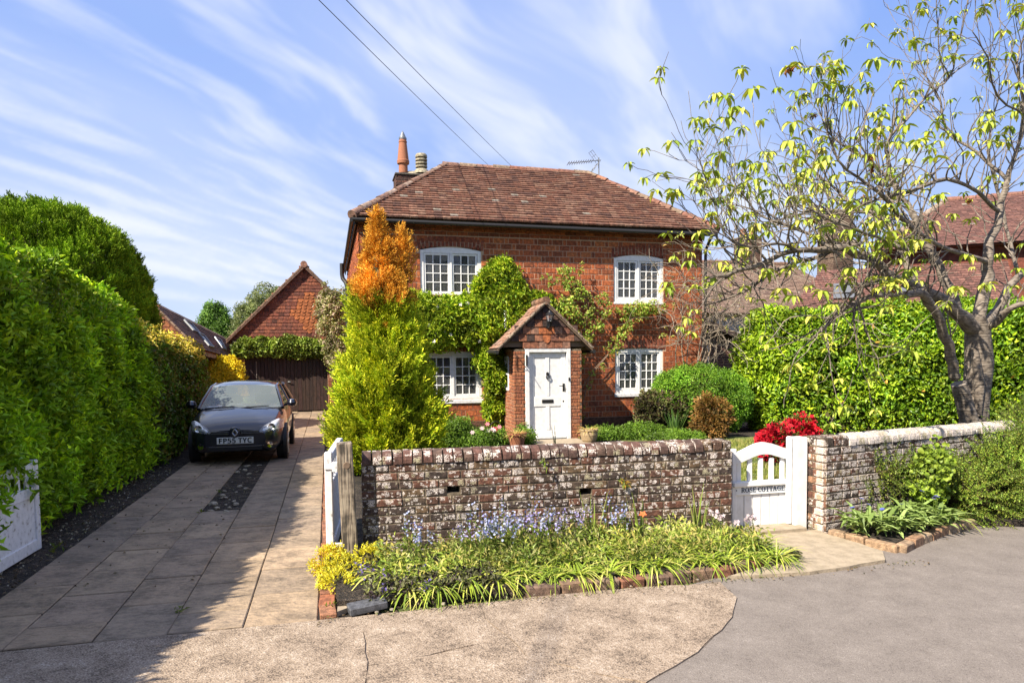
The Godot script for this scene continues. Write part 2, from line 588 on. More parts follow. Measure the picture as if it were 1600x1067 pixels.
	mat("needle", lin(1, 1, 1), 0.7, {"two": true, "spec": 0.25, "back": Color(0.5, 0.52, 0.2)})
	mat("petal", lin(1, 1, 1), 0.6, {"two": true, "spec": 0.3, "back": Color(0.6, 0.6, 0.6)})
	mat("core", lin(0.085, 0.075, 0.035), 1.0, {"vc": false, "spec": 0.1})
	# car
	mat("car_paint", lin(0.010, 0.012, 0.022), 0.28, {"vc": false, "coat": 1.0, "metal": 0.1})
	mat("trim", lin(0.012, 0.012, 0.013), 0.55, {"vc": false})
	mat("tyre", lin(0.014, 0.014, 0.014), 0.85, {"vc": false})
	mat("alloy", lin(0.55, 0.55, 0.56), 0.3, {"metal": 0.9, "vc": false})
	mat("chrome", lin(0.75, 0.76, 0.78), 0.12, {"metal": 1.0, "vc": false})
	mat("plate", lin(0.72, 0.72, 0.70), 0.45, {"vc": false})
	mat("ink", lin(0.01, 0.01, 0.012), 0.6, {"vc": false})
	mat("sign_ink", lin(0.025, 0.045, 0.075), 0.6, {"vc": false})
	mat("seat_cloth", lin(0.035, 0.036, 0.04), 0.9, {"vc": false})
	mat("paper", lin(0.7, 0.7, 0.68), 0.8, {"vc": false})
	mat("brick_plain", lin(0.208, 0.060, 0.036), 0.9, {"tex": t_grain, "scale": 0.9, "vc": false})
	mat("door_wood_v", lin(1, 1, 1), 0.6, {"tex": M.door_wood.albedo_texture, "scale": 0.9, "bump": M.door_wood.heightmap_texture, "depth": 0.2})
	mat("lamp_back", lin(0.62, 0.63, 0.64), 0.25, {"metal": 0.6, "vc": false})
	mat("grey_trim", lin(0.16, 0.16, 0.17), 0.35, {"metal": 0.4, "vc": false})
	var gl := mat("glass", Color(0.9, 0.95, 0.95, 0.06), 0.03, {"vc": false})
	gl.transparency = BaseMaterial3D.TRANSPARENCY_ALPHA
	var cg := mat("car_glass", Color(0.35, 0.42, 0.42, 0.25), 0.03, {"vc": false})
	cg.transparency = BaseMaterial3D.TRANSPARENCY_ALPHA
	var hl := mat("lamp_glass", Color(0.9, 0.92, 0.95, 0.18), 0.05, {"vc": false})
	hl.transparency = BaseMaterial3D.TRANSPARENCY_ALPHA


func grit_bytes(size: int, grain: int, sd: int) -> PackedByteArray:  # random grains of a few pixels
	var r := RandomNumberGenerator.new()
	r.seed = sd
	var n := size / grain
	var a := PackedByteArray()
	a.resize(n * n)
	for i in n * n:
		a[i] = r.randi() & 255
	var im := Image.create_from_data(n, n, false, Image.FORMAT_L8, a)
	im.resize(size / (grain + 1), size / (grain + 1), Image.INTERPOLATE_BILINEAR)
	im.resize(size, size, Image.INTERPOLATE_CUBIC)
	return im.get_data()


func stretched_vertical(size: int, sd: int) -> PackedByteArray:
	var f := FastNoiseLite.new()
	f.seed = sd
	f.noise_type = FastNoiseLite.TYPE_SIMPLEX_SMOOTH
	f.frequency = 0.05
	f.fractal_octaves = 3
	var im := f.get_seamless_image(size, size / 16)
	im.convert(Image.FORMAT_L8)
	im.resize(size, size, Image.INTERPOLATE_CUBIC)
	return im.get_data()


func lichen_tex(size: int, count: int, sd: int, big := 1.0) -> ImageTexture:
	var r := RandomNumberGenerator.new()
	r.seed = sd
	var out := PackedByteArray()
	out.resize(size * size * 4)
	var rag := noise_bytes(size, 0.09, 3, sd + 1)
	var patch := noise_bytes(size, 0.008, 2, sd + 2)
	for i in size * size:
		out[i * 4] = 200; out[i * 4 + 1] = 190; out[i * 4 + 2] = 178
	var px := size / 1024.0
	for k in count:
		var cx := r.randi() % size
		var cy := r.randi() % size
		if patch[cy * size + cx] < 105 and r.randf() < 0.75:
			continue
		var rad := (2.5 + 4.0 * r.randf() + 16.0 * pow(r.randf(), 5.0)) * big * px
		if big > 2.0:
			rad = (5.0 + 13.0 * r.randf() + 14.0 * pow(r.randf(), 4.0)) * big * px
		var tone := r.randf()
		var c := [232, 220, 212] if tone < 0.6 else ([214, 205, 200] if tone < 0.85 else [180, 172, 140])
		var al := 190 + r.randi() % 60
		var R := int(rad) + 2
		for dy in range(-R, R + 1):
			for dx in range(-R, R + 1):
				var x := posmod(cx + dx, size)
				var y := posmod(cy + dy, size)
				var i := y * size + x
				var d := sqrt(dx * dx + dy * dy) + (rag[i] - 128) * 0.03 * rad
				if d < rad:
					var j := i * 4
					var rim := 1.0 - 0.14 * absf(rag[i] - 128) / 64.0
					out[j] = int(c[0] * rim); out[j + 1] = int(c[1] * rim); out[j + 2] = int(c[2] * rim); out[j + 3] = al
	return ImageTexture.create_from_image(Image.create_from_data(size, size, false, Image.FORMAT_RGBA8, out))


# ---------------------------------------------------------------- ground
func flat(poly: Array, y0: float, y1: float, col := Color.WHITE) -> MB:  # a slab of outline poly (x, z) from y0 up to y1
	var b := MB.new()
	var p := PackedVector2Array()
	for q in poly:
		p.append(Vector2(q.x, -q.y))
	b.prism(p, y0, y1, col, Transform3D(Basis(Vector3.RIGHT, -PI / 2), Vector3.ZERO))
	return b


func make_setting() -> void:
	var g := MB.new()
	g.quad(Vector3(-260, -0.02, 200), Vector3(260, -0.02, 200), Vector3(260, -0.02, -400), Vector3(-260, -0.02, -400), Color.WHITE)
	ground_piece("ground", g, M.turf)
	# lane of tarmac in front
	var b := flat([Vector2(-40, 7.5), Vector2(40, 7.5), Vector2(40, -5.7), Vector2(4.4, -5.75), Vector2(3.0, -4.75), Vector2(2.2, -4.45), Vector2(-40, -4.4)], -0.2, -0.004)
	ground_piece("road", b, M.tarmac)
	# concrete apron, cracked into pieces
	var apron := node("pavement_apron", self)
	apron.set_meta("kind", "structure")
	var edge := []   # the curved edge against the tarmac
	var base := flat([Vector2(-7, -4.58), Vector2(0.15, -4.60), Vector2(1.8, -4.62), Vector2(2.75, -4.54), Vector2(2.68, -4.21), Vector2(2.45, -3.9), Vector2(1.97, -3.48), Vector2(1.53, -3.22), Vector2(0.9, -2.9), Vector2(-0.5, -2.5), Vector2(-7, -2.4)], -0.1, -0.0005)
	part("bedding", base, M.apron, apron)
	var slabs := [
		[Vector2(-7, -4.57), Vector2(-0.08, -4.565), Vector2(0.176, -4.565), Vector2(0.172, -3.86), Vector2(0.130, -3.4), Vector2(0.124, -2.7), Vector2(-0.5, -2.5), Vector2(-7, -2.4)],
		[Vector2(0.18, -4.565), Vector2(0.95, -4.60), Vector2(0.93, -4.3), Vector2(0.998, -3.985), Vector2(0.5, -3.852), Vector2(0.178, -3.81)],
		[Vector2(0.177, -3.80), Vector2(0.5, -3.845), Vector2(0.998, -3.978), Vector2(1.024, -3.7), Vector2(1.284, -3.415), Vector2(1.47, -3.19), Vector2(0.9, -2.9), Vector2(0.13, -2.7), Vector2(0.135, -3.4)],
		[Vector2(0.956, -4.60), Vector2(1.8, -4.62), Vector2(2.75, -4.54), Vector2(2.68, -4.21), Vector2(2.45, -3.9), Vector2(1.97, -3.48), Vector2(1.53, -3.22), Vector2(1.29, -3.41), Vector2(1.03, -3.7), Vector2(1.005, -3.98), Vector2(0.937, -4.3)],
	]
	for s in slabs:
		part("slab", flat(ragged(s, 0.012), -0.08, rf(0.005, 0.008)), M.apron, apron)
	# soil beside and under everything in the drive
	ground_piece("driveway_bed", flat([Vector2(-3.3, -4.56), Vector2(0.3, -4.56), Vector2(0.3, -26), Vector2(-3.3, -26)], -0.1, -0.006), M.soil)
	# paving of the drive
	var drive := node("driveway", self)
	drive.set_meta("kind", "structure")
	var cols := [[-0.548, -0.102], [-0.988, -0.552], [-1.398, -0.992], [-1.862, -1.402], [-2.275, -1.866]]
	var tone := [lin(0.44, 0.325, 0.215), lin(0.40, 0.30, 0.205), lin(0.47, 0.35, 0.235), lin(0.38, 0.29, 0.205), lin(0.43, 0.32, 0.22)]
	for k in cols.size():
		var z := -4.60 - (0.33 if k % 2 == 1 else 0.0) - k * 0.05
		var first := true
		while z > -24.0:
			var l := 0.62
			if first:
				l = 0.62
				z = -4.60
				if k % 2 == 1:
					l = 0.34
				first = false
			var strip: bool = k == 2 and z < -8.0 and z > -16.4
			if not strip:
				var a := MB.new()
				var x0: float = cols[k][0] + rf(0, 0.003)
				var x1: float = cols[k][1] - rf(0, 0.003)
				var h := rf(0.0, 0.007)
				var mid := Vector3((x0 + x1) * 0.5, 0, z - l * 0.5)
				a.box(Vector3(x0, -0.05, z - l + 0.015) - mid, Vector3(x1, h + 0.004, z) - mid, tone[rng.randi() % 5] * rf(0.92, 1.06), 0.006)
				part("slab", a, M.paving, drive, Transform3D(Basis.from_euler(Vector3(rf(-0.004, 0.004), rf(-0.004, 0.004), rf(-0.006, 0.006))), mid))
			z -= l
	# rubble and weeds in the strip under the car are left to the soil; a few loose stones lie on it
	for i in 34:
		var s := MB.new()
		var r := rf(0.012, 0.045)
		s.lathe(PackedVector2Array([Vector2(0.0, -r * 0.4), Vector2(r, -r * 0.1), Vector2(r * 0.8, r * 0.35), Vector2(0, r * 0.45)]), 6, Transform3D(Basis.from_euler(Vector3(rf(-0.3, 0.3), rf(0, 6), rf(-0.3, 0.3))).scaled(Vector3(1, 0.8, 1.4)), Vector3(rf(-1.36, -1.02), 0.005, rf(-12.0, -8.2))), lin(0.3, 0.24, 0.18) * rf(0.4, 1.2))
		tag(part("stone", s, M.stone), "small loose stone on the earth strip between the driveway slabs", "stone", "loose stones on the earth strip in the drive")
	# brick edging along the drive
	var edging := node("driveway_edging_kerb", self)
	edging.set_meta("kind", "structure")
	var eb := [lin(0.45, 0.16, 0.075), lin(0.40, 0.13, 0.07), lin(0.36, 0.15, 0.09), lin(0.48, 0.22, 0.12)]
	var ez := -4.62
	while ez > -12.5:
		inst("brick", brick_mesh(Vector3(0.105, 0.09, 0.20), rng.randi() % 4, eb), M.brick, edging, Transform3D(Basis.from_euler(Vector3(rf(-0.03, 0.03), rf(-0.05, 0.05), rf(-0.04, 0.04))), Vector3(-0.04 + rf(-0.006, 0.006), -0.028 + rf(0, 0.012), ez - 0.1)))
		ez -= 0.212
	# beds, lawn, paths
	ground_piece("flower_bed_soil", flat(ragged([Vector2(0.02, -4.72), Vector2(0.9, -4.70), Vector2(1.8, -4.72), Vector2(2.9, -4.74), Vector2(3.38, -4.88), Vector2(3.52, -5.62), Vector2(0.02, -6.0)], 0.02), -0.05, 0.07), M.soil)
	ground_piece("garden_soil", flat([Vector2(0.02, -6.05), Vector2(3.6, -5.85), Vector2(4.5, -5.8), Vector2(14, -7.6), Vector2(16, -16), Vector2(0.02, -16)], -0.05, 0.03), M.soil)
	ground_piece("lawn", flat(ragged([Vector2(3.9, -6.6), Vector2(8.5, -8.0), Vector2(8.8, -12.2), Vector2(6.2, -13.2), Vector2(5.4, -12.5), Vector2(4.2, -9.0)], 0.08), -0.04, 0.045), M.turf)
	ground_piece("garden_path", flat([Vector2(3.72, -5.6), Vector2(4.3, -5.6), Vector2(4.85, -9.0), Vector2(4.85, -13.4), Vector2(3.7, -13.4), Vector2(4.1, -9.0)], -0.05, 0.05), M.path_slab)
	ground_piece("gate_path", flat(ragged([Vector2(2.85, -4.60), Vector2(3.5, -4.52), Vector2(4.28, -4.62), Vector2(4.46, -4.85), Vector2(4.42, -5.62), Vector2(3.52, -5.62), Vector2(3.40, -4.86)], 0.012), -0.06, 0.022), M.path_slab)
	ground_piece("right_bed_soil", flat([Vector2(4.45, -5.5), Vector2(4.62, -4.92), Vector2(5.3, -5.2), Vector2(5.95, -5.42), Vector2(6.5, -5.2), Vector2(9, -5.6), Vector2(9, -6.4)], -0.05, 0.05), M.soil)
	# low kerbs of brick at the two beds
	kerb("front_bed_kerb", [Vector2(1.3, -4.66), Vector2(1.8, -4.665), Vector2(2.4, -4.68), Vector2(2.95, -4.70), Vector2(3.3, -4.80)], [lin(0.30, 0.19, 0.12), lin(0.25, 0.16, 0.11), lin(0.36, 0.25, 0.17), lin(0.32, 0.14, 0.08)])
	kerb("right_bed_kerb", [Vector2(4.44, -5.46), Vector2(4.52, -5.1), Vector2(4.62, -4.83), Vector2(5.0, -5.02), Vector2(5.5, -5.24), Vector2(5.95, -5.36)], [lin(0.52, 0.34, 0.20), lin(0.47, 0.32, 0.2), lin(0.44, 0.26, 0.15), lin(0.55, 0.4, 0.26)])


func ragged(poly: Array, amp: float) -> Array:
	var out := []
	for i in poly.size():
		var a: Vector2 = poly[i]
		var b: Vector2 = poly[(i + 1) % poly.size()]
		var n := maxi(1, int(a.distance_to(b) / 0.12)) if a.distance_to(b) < 3.0 else 1
		for k in n:
			var p := a.lerp(b, float(k) / n)
			out.append(p + (Vector2(rf(-amp, amp), rf(-amp, amp)) if k else Vector2.ZERO))
	return out


func kerb(called: String, line: Array, tones: Array) -> void:
	var k := node(called, self)
	k.set_meta("kind", "structure")
	for i in line.size() - 1:
		var a: Vector2 = line[i]
		var b: Vector2 = line[i + 1]
		var n := maxi(1, roundi(a.distance_to(b) / 0.205))
		for j in n:
			var p := a.lerp(b, (j + 0.5) / n)
			var d := b - a
			inst("brick", brick_mesh(Vector3(a.distance_to(b) / n - 0.012, 0.13, 0.09), rng.randi() % tones.size(), tones, 0.01), M.brick, k, Transform3D(Basis.from_euler(Vector3(rf(-0.06, 0.06), -d.angle() + rf(-0.04, 0.04), rf(-0.04, 0.04))), Vector3(p.x, 0.008 + rf(-0.015, 0.008), p.y)))


# ---------------------------------------------------------------- walls of bricks
const RED := [Color(0.584, 0.152, 0.048), Color(0.507, 0.128, 0.043), Color(0.640, 0.175, 0.056), Color(0.433, 0.116, 0.044), Color(0.676, 0.209, 0.067), Color(0.375, 0.106, 0.043)]
const ORANGE := [Color(0.546, 0.202, 0.090), Color(0.481, 0.163, 0.072), Color(0.598, 0.234, 0.108), Color(0.429, 0.150, 0.078), Color(0.520, 0.221, 0.120)]
const TILES := [Color(0.237, 0.103, 0.062), Color(0.205, 0.082, 0.048), Color(0.268, 0.129, 0.080), Color(0.173, 0.073, 0.045), Color(0.237, 0.116, 0.077), Color(0.134, 0.060, 0.041), Color(0.284, 0.156, 0.102), Color(0.213, 0.095, 0.055)]


func courses(x0: float, x1: float, y0: float, y1: float, h: float, sl: float, hl: float, holes: Array, bond := 0) -> Array:  # rectangles (x0, y0, x1, y1) of bricks
	var out := []
	var j := 0.0125
	var rows := int((y1 - y0) / h + 0.01)
	for r in rows:
		var ya := y0 + r * h + j * 0.5
		var yb := y0 + (r + 1) * h - j * 0.5
		var x := x0 - (0.0 if r % 2 == 0 else (sl + hl) * 0.5 + j if bond == 0 else sl * 0.5)
		var k := 0
		while x < x1:
			var l := sl
			if bond == 0 and k % 2 == 1: l = hl
			if bond == 2: l = [sl, sl, hl, sl, sl * 0.86, hl][rng.randi() % 6]
			k += 1
			var a := maxf(x, x0)
			var b := minf(x + l, x1)
			x += l + j
			var spans := [[a, b]]
			for q in holes:
				if minf(yb, q[3]) - maxf(ya, q[1]) > h * 0.35:
					var nxt := []
					for s in spans:
						if s[1] <= q[0] or s[0] >= q[2]:
							nxt.append(s)
							continue
						if s[0] < q[0] - 0.02: nxt.append([s[0], q[0] - 0.006])
						if s[1] > q[2] + 0.02: nxt.append([q[2] + 0.006, s[1]])
					spans = nxt
			for s in spans:
				if s[1] - s[0] > 0.03:
					out.append([s[0], ya, s[1], yb])
	return out


# lays bricks on the plane z = 0 of xf; those for which keep(x, y) is highest become parts of their own
func lay(parent: Node3D, xf: Transform3D, list: Array, tones: Array, m: Material, most: int, keep: Callable, depth := 0.06, called := "brick") -> void:
	var order := []
	for q in list:
		order.append([keep.call((q[0] + q[2]) * 0.5, (q[1] + q[3]) * 0.5) + (q[2] - q[0]) * 0.5, q])
	order.sort_custom(func(a, b): return a[0] > b[0])
	var rest := MB.new()
	for i in order.size():
		var q: Array = order[i][1]
		var t := rng.randi() % tones.size()
		var proud := rf(-0.002, 0.003)
		var at := Vector3((q[0] + q[2]) * 0.5, (q[1] + q[3]) * 0.5, proud - depth * 0.5)
		var size := Vector3(snappedf(q[2] - q[0], 0.005), q[3] - q[1], depth)
		if i < most and order[i][0] > 0.0:
			inst(called, brick_mesh(size, t, tones), m, parent, xf * Transform3D(Basis.from_euler(Vector3(rf(-0.01, 0.01), rf(-0.012, 0.012), rf(-0.006, 0.006))), at))
		else:
			rest.box(at - size / 2, at + size / 2, tones[t] * rf(0.9, 1.1), 0.0, xf)
	if rest.v.size():
		part("bricks", rest, m, parent).set_meta("kind", "stuff")


# a wall of thickness z0..z1 with rectangular openings
func panel(b: MB, x0: float, x1: float, y0: float, y1: float, holes: Array, z0: float, z1: float, xf := Transform3D()) -> void:
	var xs := [x0, x1]
	for q in holes:
		xs.append(q[0])
		xs.append(q[2])
	xs.sort()
	for i in xs.size() - 1:
		if xs[i + 1] - xs[i] < 0.001 or xs[i] < x0 or xs[i + 1] > x1:
			continue
		var m: float = (xs[i] + xs[i + 1]) * 0.5
		var cuts := []
		for q in holes:
			if q[0] < m and q[2] > m: cuts.append([q[1], q[3]])
		cuts.sort_custom(func(a, c): return a[0] < c[0])
		var y := y0
		for c in cuts:
			if c[0] > y: b.box(Vector3(xs[i], y, z0), Vector3(xs[i + 1], c[0], z1), Color.WHITE, 0.0, xf)
			y = c[1]
		if y < y1: b.box(Vector3(xs[i], y, z0), Vector3(xs[i + 1], y1, z1), Color.WHITE, 0.0, xf)


# tiles in courses up a slope: o = lower left corner, u along the eave, v up the slope, w outwards
func tile_slope(parent: Node3D, called: String, o: Vector3, u: Vector3, v: Vector3, lo: Callable, hi: Callable, height: float, gauge: float, width: float, tones: Array, thick := 0.013, tilt := 0.10, single := false, mesh: Mesh = null) -> void:
	var w := u.cross(v).normalized()
	var xfs := []
	var cols := []
	var rows := int(height / gauge)
	for r in rows:
		var y := r * gauge
		var a: float = lo.call(y)
		var b: float = hi.call(y)
		var x := a + (width * 0.5 if r % 2 else 0.0) - width * 0.5
		var drift := rf(-0.006, 0.006)
		while x < b:
			var x0 := maxf(x, a)
			var x1 := minf(x + width, b)
			if x1 - x0 > 0.035:
				var s := (x1 - x0 - 0.004) / (width - 0.004)
				var at := o + u * (x0 + x1) * 0.5 + v * (y + gauge * 0.72 + drift + rf(-0.004, 0.004)) + w * (thick * 0.8 + rf(0, 0.006))
				var bas := Basis(u * s, v, w) * Basis.from_euler(Vector3(-tilt + rf(-0.03, 0.03), rf(-0.03, 0.03), rf(-0.012, 0.012)))
				xfs.append(Transform3D(bas, at))
				var t: Color = tones[rng.randi() % tones.size()]
				t = t * rf(0.93, 1.08)
				if rng.randf() < 0.008: t = lin(0.36, 0.31, 0.25)
				if rng.randf() < 0.02: t = t * 0.6
				cols.append(t)
			x += width
	if mesh == null:
		var m := MB.new()
		m.box(Vector3(-width / 2 + 0.002, -gauge * 0.8, -thick / 2), Vector3(width / 2 - 0.002, gauge * 0.8, thick / 2), Color.WHITE, 0.003)
		mesh = m.mesh()
	if single:
		for i in xfs.size():
			var key := "tile%d%d" % [rng.randi() % 8, mesh.get_rid().get_id()]
			if not cache.has(key):
				var mm: StandardMaterial3D = M.tile.duplicate()
				mm.albedo_color = (cols[i] as Color).linear_to_srgb()
				cache[key] = mm
			inst(called, mesh, cache[key], parent, xfs[i])
	else:
		multi(called, mesh, M.tile, parent, xfs, cols)


func run_of_ridge_tiles(parent: Node3D, called: String, a: Vector3, b: Vector3, r: float, l: float, tones: Array) -> void:
	var n := maxi(1, roundi(a.distance_to(b) / l))
	for i in n:
		var p := a.lerp(b, float(i) / n)
		var q := a.lerp(b, (i + 0.93) / n)
		var jit := Vector3(rf(-0.006, 0.006), rf(-0.008, 0.008), rf(-0.006, 0.006))
		var m := MB.new()
		m.tube([p + jit, p + jit + (q - p) * 0.12, q + jit], [r * 1.1, r * 1.06, r * 0.97], 10, (tones[rng.randi() % tones.size()] as Color) * rf(0.85, 1.15))
		part(called, m, M.tile, parent)


func hip_body(x0: float, x1: float, z0: float, z1: float, ye: float, rx0: float, rx1: float, rz: float, yr: float) -> MB:  # z0 is the front (larger z)
	var b := MB.new()
	var f0 := Vector3(x0, ye, z0)
	var f1 := Vector3(x1, ye, z0)
	var k0 := Vector3(x0, ye, z1)
	var k1 := Vector3(x1, ye, z1)
	var r0 := Vector3(rx0, yr, rz)
	var r1 := Vector3(rx1, yr, rz)
	b.quad(f0, f1, r1, r0)
	b.quad(k1, k0, r0, r1)
	b.tri(k0, f0, r0)
	b.tri(f1, k1, r1)
	b.quad(f0, k0, k1, f1)
	return b


# ---------------------------------------------------------------- windows
func arch_y(x: float, x0: float, x1: float, y: float, crown: float) -> float:
	var t := (x - (x0 + x1) * 0.5) / ((x1 - x0) * 0.5)
	return y + crown * (1.0 - t * t)


func make_window(parent: Node3D, x0: float, x1: float, y0: float, y1: float, crown: float, zf: float, sill: bool, sash: float) -> void:
	var w := node("window", parent)
	var fr := MB.new()
	var side := 0.075
	var bot := 0.07
	var topin := y1 - 0.055
	fr.box(Vector3(x0, y0, zf - 0.07), Vector3(x0 + side, y1, zf), Color.WHITE, 0.004)
	fr.box(Vector3(x1 - side, y0, zf - 0.07), Vector3(x1, y1, zf), Color.WHITE, 0.004)
	fr.box(Vector3(x0 + side, y0, zf - 0.07), Vector3(x1 - side, y0 + bot, zf - 0.001), Color.WHITE, 0.004)
	var mid := (x0 + x1) * 0.5
	fr.box(Vector3(mid - 0.022, y0 + bot, zf - 0.07), Vector3(mid + 0.022, topin, zf - 0.001), Color.WHITE, 0.003)
	var head := PackedVector2Array([Vector2(x0, y1 + 0.001), Vector2(x0 + side, topin), Vector2(x1 - side, topin), Vector2(x1, y1 + 0.001)])
	for i in range(11, -1, -1):
		var x := lerpf(x0, x1, i / 11.0)
		if i > 0 and i < 11:
			head.append(Vector2(x, arch_y(x, x0, x1, y1, crown)))
	fr.prism(head, zf - 0.07, zf - 0.002)
	part("frame", fr, M.paint, w)
	var cr := MB.new()
	var sw := 0.038
	var i0 := [x0 + side, mid + 0.022]
	var i1 := [mid - 0.022, x1 - side]
	for k in 2:
		var a: float = i0[k] + 0.004
		var b: float = i1[k] - 0.004
		var ya := y0 + bot + 0.004
		var yb := topin - 0.004
		var zz := zf - 0.012 if k == 0 else zf - 0.02
		var c := MB.new()
		c.box(Vector3(a, ya, zz - 0.045), Vector3(a + sw, yb, zz), Color.WHITE, 0.003)
		c.box(Vector3(b - sw, ya, zz - 0.045), Vector3(b, yb, zz), Color.WHITE, 0.003)
		c.box(Vector3(a + sw, ya, zz - 0.045), Vector3(b - sw, ya + sw, zz - 0.001), Color.WHITE, 0.003)
		c.box(Vector3(a + sw, yb - sw, zz - 0.045), Vector3(b - sw, yb, zz - 0.001), Color.WHITE, 0.003)
		var gx0 := a + sw
		var gx1 := b - sw
		var gy0 := ya + sw
		var gy1 := yb - sw
		for i in range(1, 3):
			var x := lerpf(gx0, gx1, i / 3.0)
			c.box(Vector3(x - 0.010, gy0, zz - 0.032), Vector3(x + 0.010, gy1, zz - 0.006), Color.WHITE, 0.003)
		for i in range(1, 4):
			var y := lerpf(gy0, gy1, i / 4.0)
			c.box(Vector3(gx0, y - 0.010, zz - 0.033), Vector3(gx1, y + 0.010, zz - 0.007), Color.WHITE, 0.003)
		part("casement", c, M.paint, w)
		for i in 3:
			for j in 4:
				var pw := (gx1 - gx0) / 3.0 - 0.02
				var ph := (gy1 - gy0) / 4.0 - 0.02
				var p := MB.new()
				p.quad(Vector3(-pw / 2, -ph / 2, 0), Vector3(pw / 2, -ph / 2, 0), Vector3(pw / 2, ph / 2, 0), Vector3(-pw / 2, ph / 2, 0))
				part("pane", p, M.glass, w, Transform3D(Basis.from_euler(Vector3(rf(-0.022, 0.022), rf(-0.022, 0.022), 0)), Vector3(lerpf(gx0, gx1, (i + 0.5) / 3.0), lerpf(gy0, gy1, (j + 0.5) / 4.0), zz - 0.02)))
	if sill:
		var s := MB.new()
		s.box(Vector3(x0 - 0.03, y0 - 0.09, zf - 0.06), Vector3(x1 + 0.03, y0 - 0.002, zf + 0.055), Color.WHITE, 0.012)
		part("sill", s, M.worn_paint, w)
	else:
		var s := MB.new()
		s.box(Vector3(x0 - 0.005, y0 - 0.05, zf - 0.06), Vector3(x1 + 0.005, y0 - 0.002, zf + 0.03), Color.WHITE, 0.008)
		part("sill", s, M.worn_paint, w)
	# curtains drawn to the sides
	for k in 2:
		var cu := MB.new()
		var a: float = x0 + 0.05 if k == 0 else x1 - 0.05
		var wd := sash if k == 1 else sash * 0.55
		var sgn := 1.0 if k == 0 else -1.0
		var n := 14
		var pts := []
		for i in n + 1:
			pts.append(Vector3(a + sgn * wd * i / n, 0, zf - 0.22 + 0.03 * sin(i * 1.9)))
		for i in n:
			cu.quad(pts[i] + Vector3.UP * y0, pts[i + 1] + Vector3.UP * y0, pts[i + 1] + Vector3.UP * (y1 + 0.02), pts[i] + Vector3.UP * (y1 + 0.02))
		part("curtain", cu, M.cloth, w)


func soldiers(parent: Node3D, xf: Transform3D, x0: float, x1: float, y1: float, crown: float, h: float, tones: Array, n: int) -> void:
	for i in n:
		var x := lerpf(x0 - 0.05, x1 + 0.05, (i + 0.5) / n)
		var w := (x1 - x0 + 0.1) / n - 0.015
		var y := arch_y(clampf(x, x0, x1), x0, x1, y1, crown) + 0.012
		var turn := Basis.from_euler(Vector3(0, 0, -(x - (x0 + x1) * 0.5) * 0.16))
		var pieces := [[0.0, h]] if i % 2 == 0 else [[0.0, h * 0.5 - 0.005], [h * 0.5 + 0.005, h]]
		for p in pieces:
			var size := Vector3(snappedf(w, 0.002), snappedf(p[1] - p[0], 0.002), 0.06)
			inst("brick", brick_mesh(size, rng.randi() % tones.size(), tones), M.brick, parent, xf * Transform3D(turn, Vector3(x, y, -0.024) + turn * Vector3(0, (p[0] + p[1]) * 0.5, 0)))


